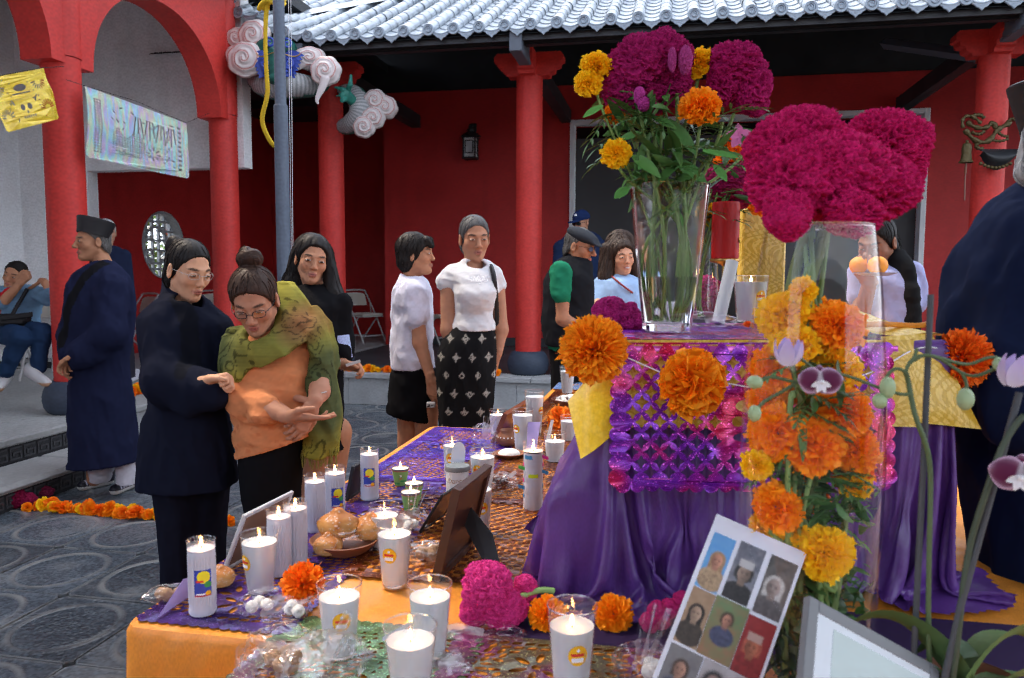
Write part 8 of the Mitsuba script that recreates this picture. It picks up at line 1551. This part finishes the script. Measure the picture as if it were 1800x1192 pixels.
# ---------------- folding chairs
pbr('chair_metal', [.36, .36, .36], .4, .5); pbr('chair_pad', [.46, .42, .37], .75, .2)
def chair(p, rz, lab):
    k = thing('folding_chair', lab, 'chair', 'beige padded folding chairs on the platforms'); X = xform(p, rz); w = .215
    def back(U, V): x = (U-.5)*2*.205; z = .565+.195*V-.03*(np.abs(U-.5)*2)**4*V; y = -.20-.045*V+.035*(np.abs(U-.5)*2)**2; return np.stack([x, y, z], -1)
    v, f = grid(back, 14, 6); nb_ = np.array([0, -.022, 0]); q = MB().add(v, f[:, ::-1]).add(v+nb_, f); n1, n2 = 15, 7; ring = [i*n2 for i in range(n1)]+[(n1-1)*n2+j for j in range(1, n2)]+[i*n2+n2-1 for i in range(n1-2, -1, -1)]+[j for j in range(n2-2, 0, -1)]; L = len(v); fr_ = [[a, b, b+L, a+L] for a, b in zip(ring, ring[1:]+ring[:1])]; q.f.append(np.vstack([np.array(fr_)[:, [0, 1, 2]], np.array(fr_)[:, [0, 2, 3]]]))
    part(k, 'backrest', q.mesh(), 'chair_pad', 40, X); part(k, 'seat', MB().box((-.2, -.17, .415), (.2, .23, .455), .018).mesh(), 'chair_pad', False, X); part(k, 'seat_pan', MB().box((-.195, -.165, .402), (.195, .225, .4145), .004).mesh(), 'chair_metal', False, X)
    for s in (-1, 1):
        part(k, 'front_leg', tube([(s*w, .25, .012), (s*w, .02, .43), (s*w, -.225, .79)], .0125, 8), 'chair_metal', True, X); part(k, 'rear_leg', tube([(s*.185, -.27, .012), (s*.185, .0, .30), (s*.185, .12, .42)], .0115, 8), 'chair_metal', True, X)
        part(k, 'hinge_bar', tube([(s*.225, -.09, .42), (s*.225, -.13, .66)], .007, 6), 'chair_metal', True, X)
    part(k, 'crossbar', tube([(-w, .19, .12), (w, .19, .12)], .009, 6), 'chair_metal', True, X); part(k, 'crossbar', tube([(-.185, -.2, .10), (.185, -.2, .10)], .009, 6), 'chair_metal', True, X); part(k, 'top_bar', tube([(-w, -.226, .79), (-.12, -.243, .80), (.12, -.243, .80), (w, -.226, .79)], .0125, 8), 'chair_metal', True, X)
def floor_at(u, v): return onz(u, v, PH)+[0, 0, .002]
chair(floor_at(640, 603), -118, 'folding chair between the girl with long hair and the boy')
chair(floor_at(236, 632), 150, 'folding chair right behind the robed man with the black hat')
chair(floor_at(376, 612), 200, 'folding chair half hidden behind the column and woman with glasses')
chair(floor_at(772, 606), -120, 'folding chair mostly hidden behind the boy in white')
chair(floor_at(912, 606), -170, 'folding chair behind the drum column and the flat cap man')
chair(floor_at(62, 652), 210, 'folding chair beside the seated woman, backrest showing')
chair(floor_at(14, 668), 200, 'folding chair under the seated woman at the left edge')
# ---------------- orchid in the right foreground
rgo = np.random.default_rng(4); ok = thing('potted_orchid', 'orchid with dark stakes, green buds and broad leaves in the right foreground', 'plant'); OD = 1.06; O = lambda u, v, dd=0.0: at(u, v, OD+dd)
pbr('stake_grey', [.07, .075, .08], .6, .3); pbr('orchid_green', [.09, .135, .055], .5, .4); pbr('orchid_dark', [.055, .075, .045], .5, .4); pbr('bud_green', [.34, .45, .24], .45, .4)
base = onz(1700, 1330, TZ+.01); part(ok, 'pot', lathe([(0, 0), (.05, 0), (.068, .10), (.072, .105), (.066, .11), (.06, .09), (0, .085)], 32), 'clay', 40, xform(base))
part(ok, 'stake', tube([O(1636, 518), O(1624, 800), O(1608, 1120), O(1604, 1215)], .0042, 8), 'stake_grey', True); part(ok, 'stake', tube([O(1792, 690, -.04), O(1745, 860, -.04), O(1690, 1060, -.04), O(1650, 1240, -.03)], .0048, 8), 'stake_grey', True)
part(ok, 'flower_stem', tube(spline([O(1640, 1200), O(1632, 1080, -.01), O(1635, 900, -.01), O(1632, 800, -.01), O(1612, 740, -.01), O(1600, 690), O(1592, 655)], 40), .0034, 8), 'orchid_green', True)
part(ok, 'flower_stem', tube(spline([O(1670, 1220, -.03), O(1688, 1080, -.04), O(1705, 960, -.04), O(1735, 860, -.05), O(1760, 790, -.05), O(1800, 730, -.05)], 40), .0042, 8), 'orchid_dark', True)
tw = MB()
for P in ([(1592, 655), (1570, 650), (1556, 668), (1548, 690)], [(1600, 690), (1570, 690), (1520, 672), (1478, 658), (1440, 660)], [(1440, 664), (1400, 672), (1365, 664), (1335, 670)], [(1400, 672), (1372, 690), (1345, 705), (1332, 722)], [(1440, 655), (1420, 640), (1398, 622)], [(1592, 655), (1606, 630), (1640, 626), (1690, 640), (1720, 635), (1752, 628)], [(1606, 634), (1650, 630), (1690, 655), (1720, 660), (1748, 648)], [(1690, 655), (1698, 672), (1698, 685)], [(1612, 612), (1606, 630), (1598, 640)]): tw.tube(spline([O(u, v, -.02) for u, v in P], 16), .0024, 6)
part(ok, 'twigs', tw.mesh(), 'orchid_green', True)
for u, v, a, b in ((1326, 672, 15, 12), (1326, 727, 12, 15), (1560, 682, 14, 20), (1546, 705, 13, 14), (1697, 702, 15, 20), (1755, 640, 10, 12)):
    s = trimesh.creation.icosphere(subdivisions=3); vv_ = np.array(s.vertices); vv_ *= (1-.12*np.abs(np.sin(np.arctan2(vv_[:, 1], vv_[:, 0])*1.5)))[:, None]; part(ok, 'bud', (O(u, v, -.025)+vv_[:, :1]*RH*a*OD/FPX+vv_[:, 1:2]*FH*a*OD/FPX+vv_[:, 2:]*Zv*b*OD/FPX, s.faces), 'bud_green', True)
def orchid(u, v, R, yaw, tilt, dark, name, lab, dd=-.05):
    k = part(ok, name, MB().tube([O(u, v, dd+.01), O(u, v, dd+.02)], .003, 6).mesh(), 'orchid_green', label=lab); c = O(u, v, dd); f_ = nrm(-FH+RH*math.tan(math.radians(yaw))+Zv*tilt); x = nrm(np.cross(Zv, f_)); y = np.cross(f_, x); r = R*OD/FPX
    def petal(a, L, w, nm, lift=0.0, bend=.15):
        d = x*math.cos(a)+y*math.sin(a); sd = np.cross(f_, d); n, m_ = 10, 8; V, C = [], []
        for i in range(n+1):
            t = i/n; ww = w*math.sin(math.pi*min(t*.80+.18, 1))**.75
            for j in range(m_+1):
                q = (j/m_-.5)*2; V.append(c+d*L*t+sd*ww*q+f_*(lift+bend*L*math.sin(t*2.2)*.5-.10*L*q*q)); e = max(abs(q)**7, t**14); cc = np.array([.10, .008, .045])*(1-e)+np.array([.60, .42, .56])*e if dark else np.array([.50, .38, .66])*(1-.35*abs(q))+.05; cc = cc*(1-.5*(t < .16)*dark)+np.array([.7, .68, .7])*.5*(t < .16)*dark; C.append(cc)
        i, j = np.meshgrid(np.arange(n), np.arange(m_), indexing='ij'); a_ = i*(m_+1)+j; b_ = a_+m_+1; part(k, nm, (np.array(V), np.vstack([np.stack([a_, b_, b_+1], -1).reshape(-1, 3), np.stack([a_, b_+1, a_+1], -1).reshape(-1, 3)])), 'petal', True, color=np.clip(np.array(C), 0, 1))
    for a in (90, 215, 325): petal(math.radians(a), r*.78, r*.34, 'sepal', -.002)
    for a in (12, 168): petal(math.radians(a), r*1.0, r*.60, 'wing_petal', .003)
    m = MB()
    for a, s_ in ((250, .30), (290, .30), (205, .28), (335, .28), (270, .2)): d = x*math.cos(math.radians(a))+y*math.sin(math.radians(a)); v_, q_ = blade(c+f_*.006, d+f_*.5, r*s_*1.6, r*.13, f_, .4, 5); m.add(v_, q_)
    s = trimesh.creation.icosphere(subdivisions=2); m.add(np.array(s.vertices)*r*.11+c+f_*.012, s.faces); part(k, 'lip', m.mesh(), 'print_white', True, kind='stuff')
orchid(1441, 672, 37, -8, .15, True, 'blossom', 'dark maroon orchid blossom with a white centre')
orchid(1795, 838, 46, -35, .1, True, 'blossom', 'maroon orchid blossom cut by the right edge', -.10)
def lilac_bud(u, v, R, lean, lab):
    k = None; c = O(u, v, -.05); r = R*OD/FPX
    for i in range(5):
        a = i*1.2566+.5; d = RH*math.cos(a)*.55+FH*math.sin(a)*.55+Zv*(.9 if i % 2 else .6)+RH*lean; v_, f_ = blade(c-Zv*r*.8+(RH*math.cos(a)+FH*math.sin(a))*r*.25, d, r*1.9, r*.55, RH*math.cos(a)+FH*math.sin(a), .42, 8); t = np.linspace(0, 1, len(v_))[:, None]
        cc = np.array([.66, .62, .70])*(1-t)+np.array([.46, .33, .62])*t
        if k is None: k = part(ok, 'opening_bud', (v_, f_), 'petal', True, label=lab, color=cc)
        else: part(k, 'petal', (v_, f_), 'petal', True, color=cc)
lilac_bud(1384, 624, 23, .05, 'pale lilac half open orchid bud in front of the tall vase'); lilac_bud(1777, 656, 27, .3, 'pale lilac half open orchid bud at the right edge')
for P, w, gcol in (([(1690, 1200), (1630, 1130), (1570, 1090), (1500, 1095)], .034, (.065, .12, .04)), ([(1690, 1230), (1640, 1190), (1590, 1170), (1520, 1185)], .036, (.05, .10, .035)), ([(1700, 1225), (1740, 1140), (1800, 1115), (1870, 1150)], .045, (.10, .17, .055)), ([(1690, 1230), (1680, 1150), (1655, 1130), (1610, 1150)], .030, (.055, .11, .04)), ([(1710, 1240), (1760, 1200), (1830, 1190), (1900, 1230)], .045, (.085, .15, .05))):
    q = spline([O(u, v, -.02+.02*i) for i, (u, v) in enumerate(P)], 14); tn_ = np.gradient(q, axis=0); tn_ /= np.linalg.norm(tn_, axis=1, keepdims=True); V = []
    for i in range(14):
        t = i/13; sd = nrm(np.cross(tn_[i], FH*.55+Zv*.85)); n_ = np.cross(sd, tn_[i]); ww = w*math.sin(math.pi*min(.15+t*.85, .985))**.6
        for jj in np.linspace(-1, 1, 9): V.append(q[i]+sd*ww*jj+n_*ww*.28*(jj*jj))
    i, j = np.meshgrid(np.arange(13), np.arange(8), indexing='ij'); a = i*9+j; b = a+9; V = np.array(V); part(ok, 'leaf', (V, np.vstack([np.stack([a, b, b+1], -1).reshape(-1, 3), np.stack([a, b+1, a+1], -1).reshape(-1, 3)])), 'leaf', True, color=np.array(gcol)*(.85+.3*meshkit.fbm(V*25, 2, 3))[:, None])
# ---------------- trees outside the walls
rt_ = np.random.default_rng(8)
def tree(lab, c, R, trunk):
    k = thing('tree', lab, 'tree'); part(k, 'trunk', tube(spline([trunk, trunk*.5+np.asarray(c)*.5+[.1, .1, 0], c], 12), np.linspace(.16, .05, 12), 8), 'walnut', True); bs = [np.asarray(c)+rt_.normal(size=3)*R*.5 for _ in range(60)]
    v, f, cc = foliage(bs, rt_, 2600, .10, .030, R*.16, (.10, .22, .04), pinnate=0.0); part(k, 'crown', (v, f), 'leaf', True, color=np.clip(cc, 0, 1), kind='stuff')
tree('leafy green tree outside the round lattice window', (-9.3, 12.6, 2.0), 1.1, np.array([-9.4, 12.7, 0.0])); tree('tree showing in the gap beside the upper left column', (-8.2, 14.8, 5.6), 1.3, np.array([-8.3, 14.9, 0.0]))
# ---------------- the rest of the courtyard behind the viewer and to the right
aw = thing('awning', 'pale canvas awning stretched over the altar, above the view', 'awning')
pbr('awning_canvas', [.34, .33, .32], .8, .2)
part(aw, 'canvas', MB().add(*grid(lambda U, V: np.stack([-2.6+8.0*U, -4.0+6.6*V, 4.7-.35*np.sin(np.pi*U)*np.sin(np.pi*V)+.25*V], -1), 20, 16)).mesh(), 'awning_canvas', True)
rb = thing('opposite_gallery', 'gallery with red columns closing the courtyard behind the viewer', 'building'); part(rb, 'wall', MB().box((-10, -12.2, 0), (11, -12.0, 4.4)).mesh(), 'red_wall'); part(rb, 'roof', MB().add(*grid(lambda U, V: np.stack([-10.5+22*U, -9.6-2.6*V, 3.7+1.3*V], -1), 1, 1)).mesh(), 'silver_glaze')
for x in (-6, -3.5, -1, 1.5, 4, 6.5): part(rb, 'column', lathe([(.137, 0), (.137, 3.7)], 24), 'red_paint', True, xform((x, -10.2, 0)))
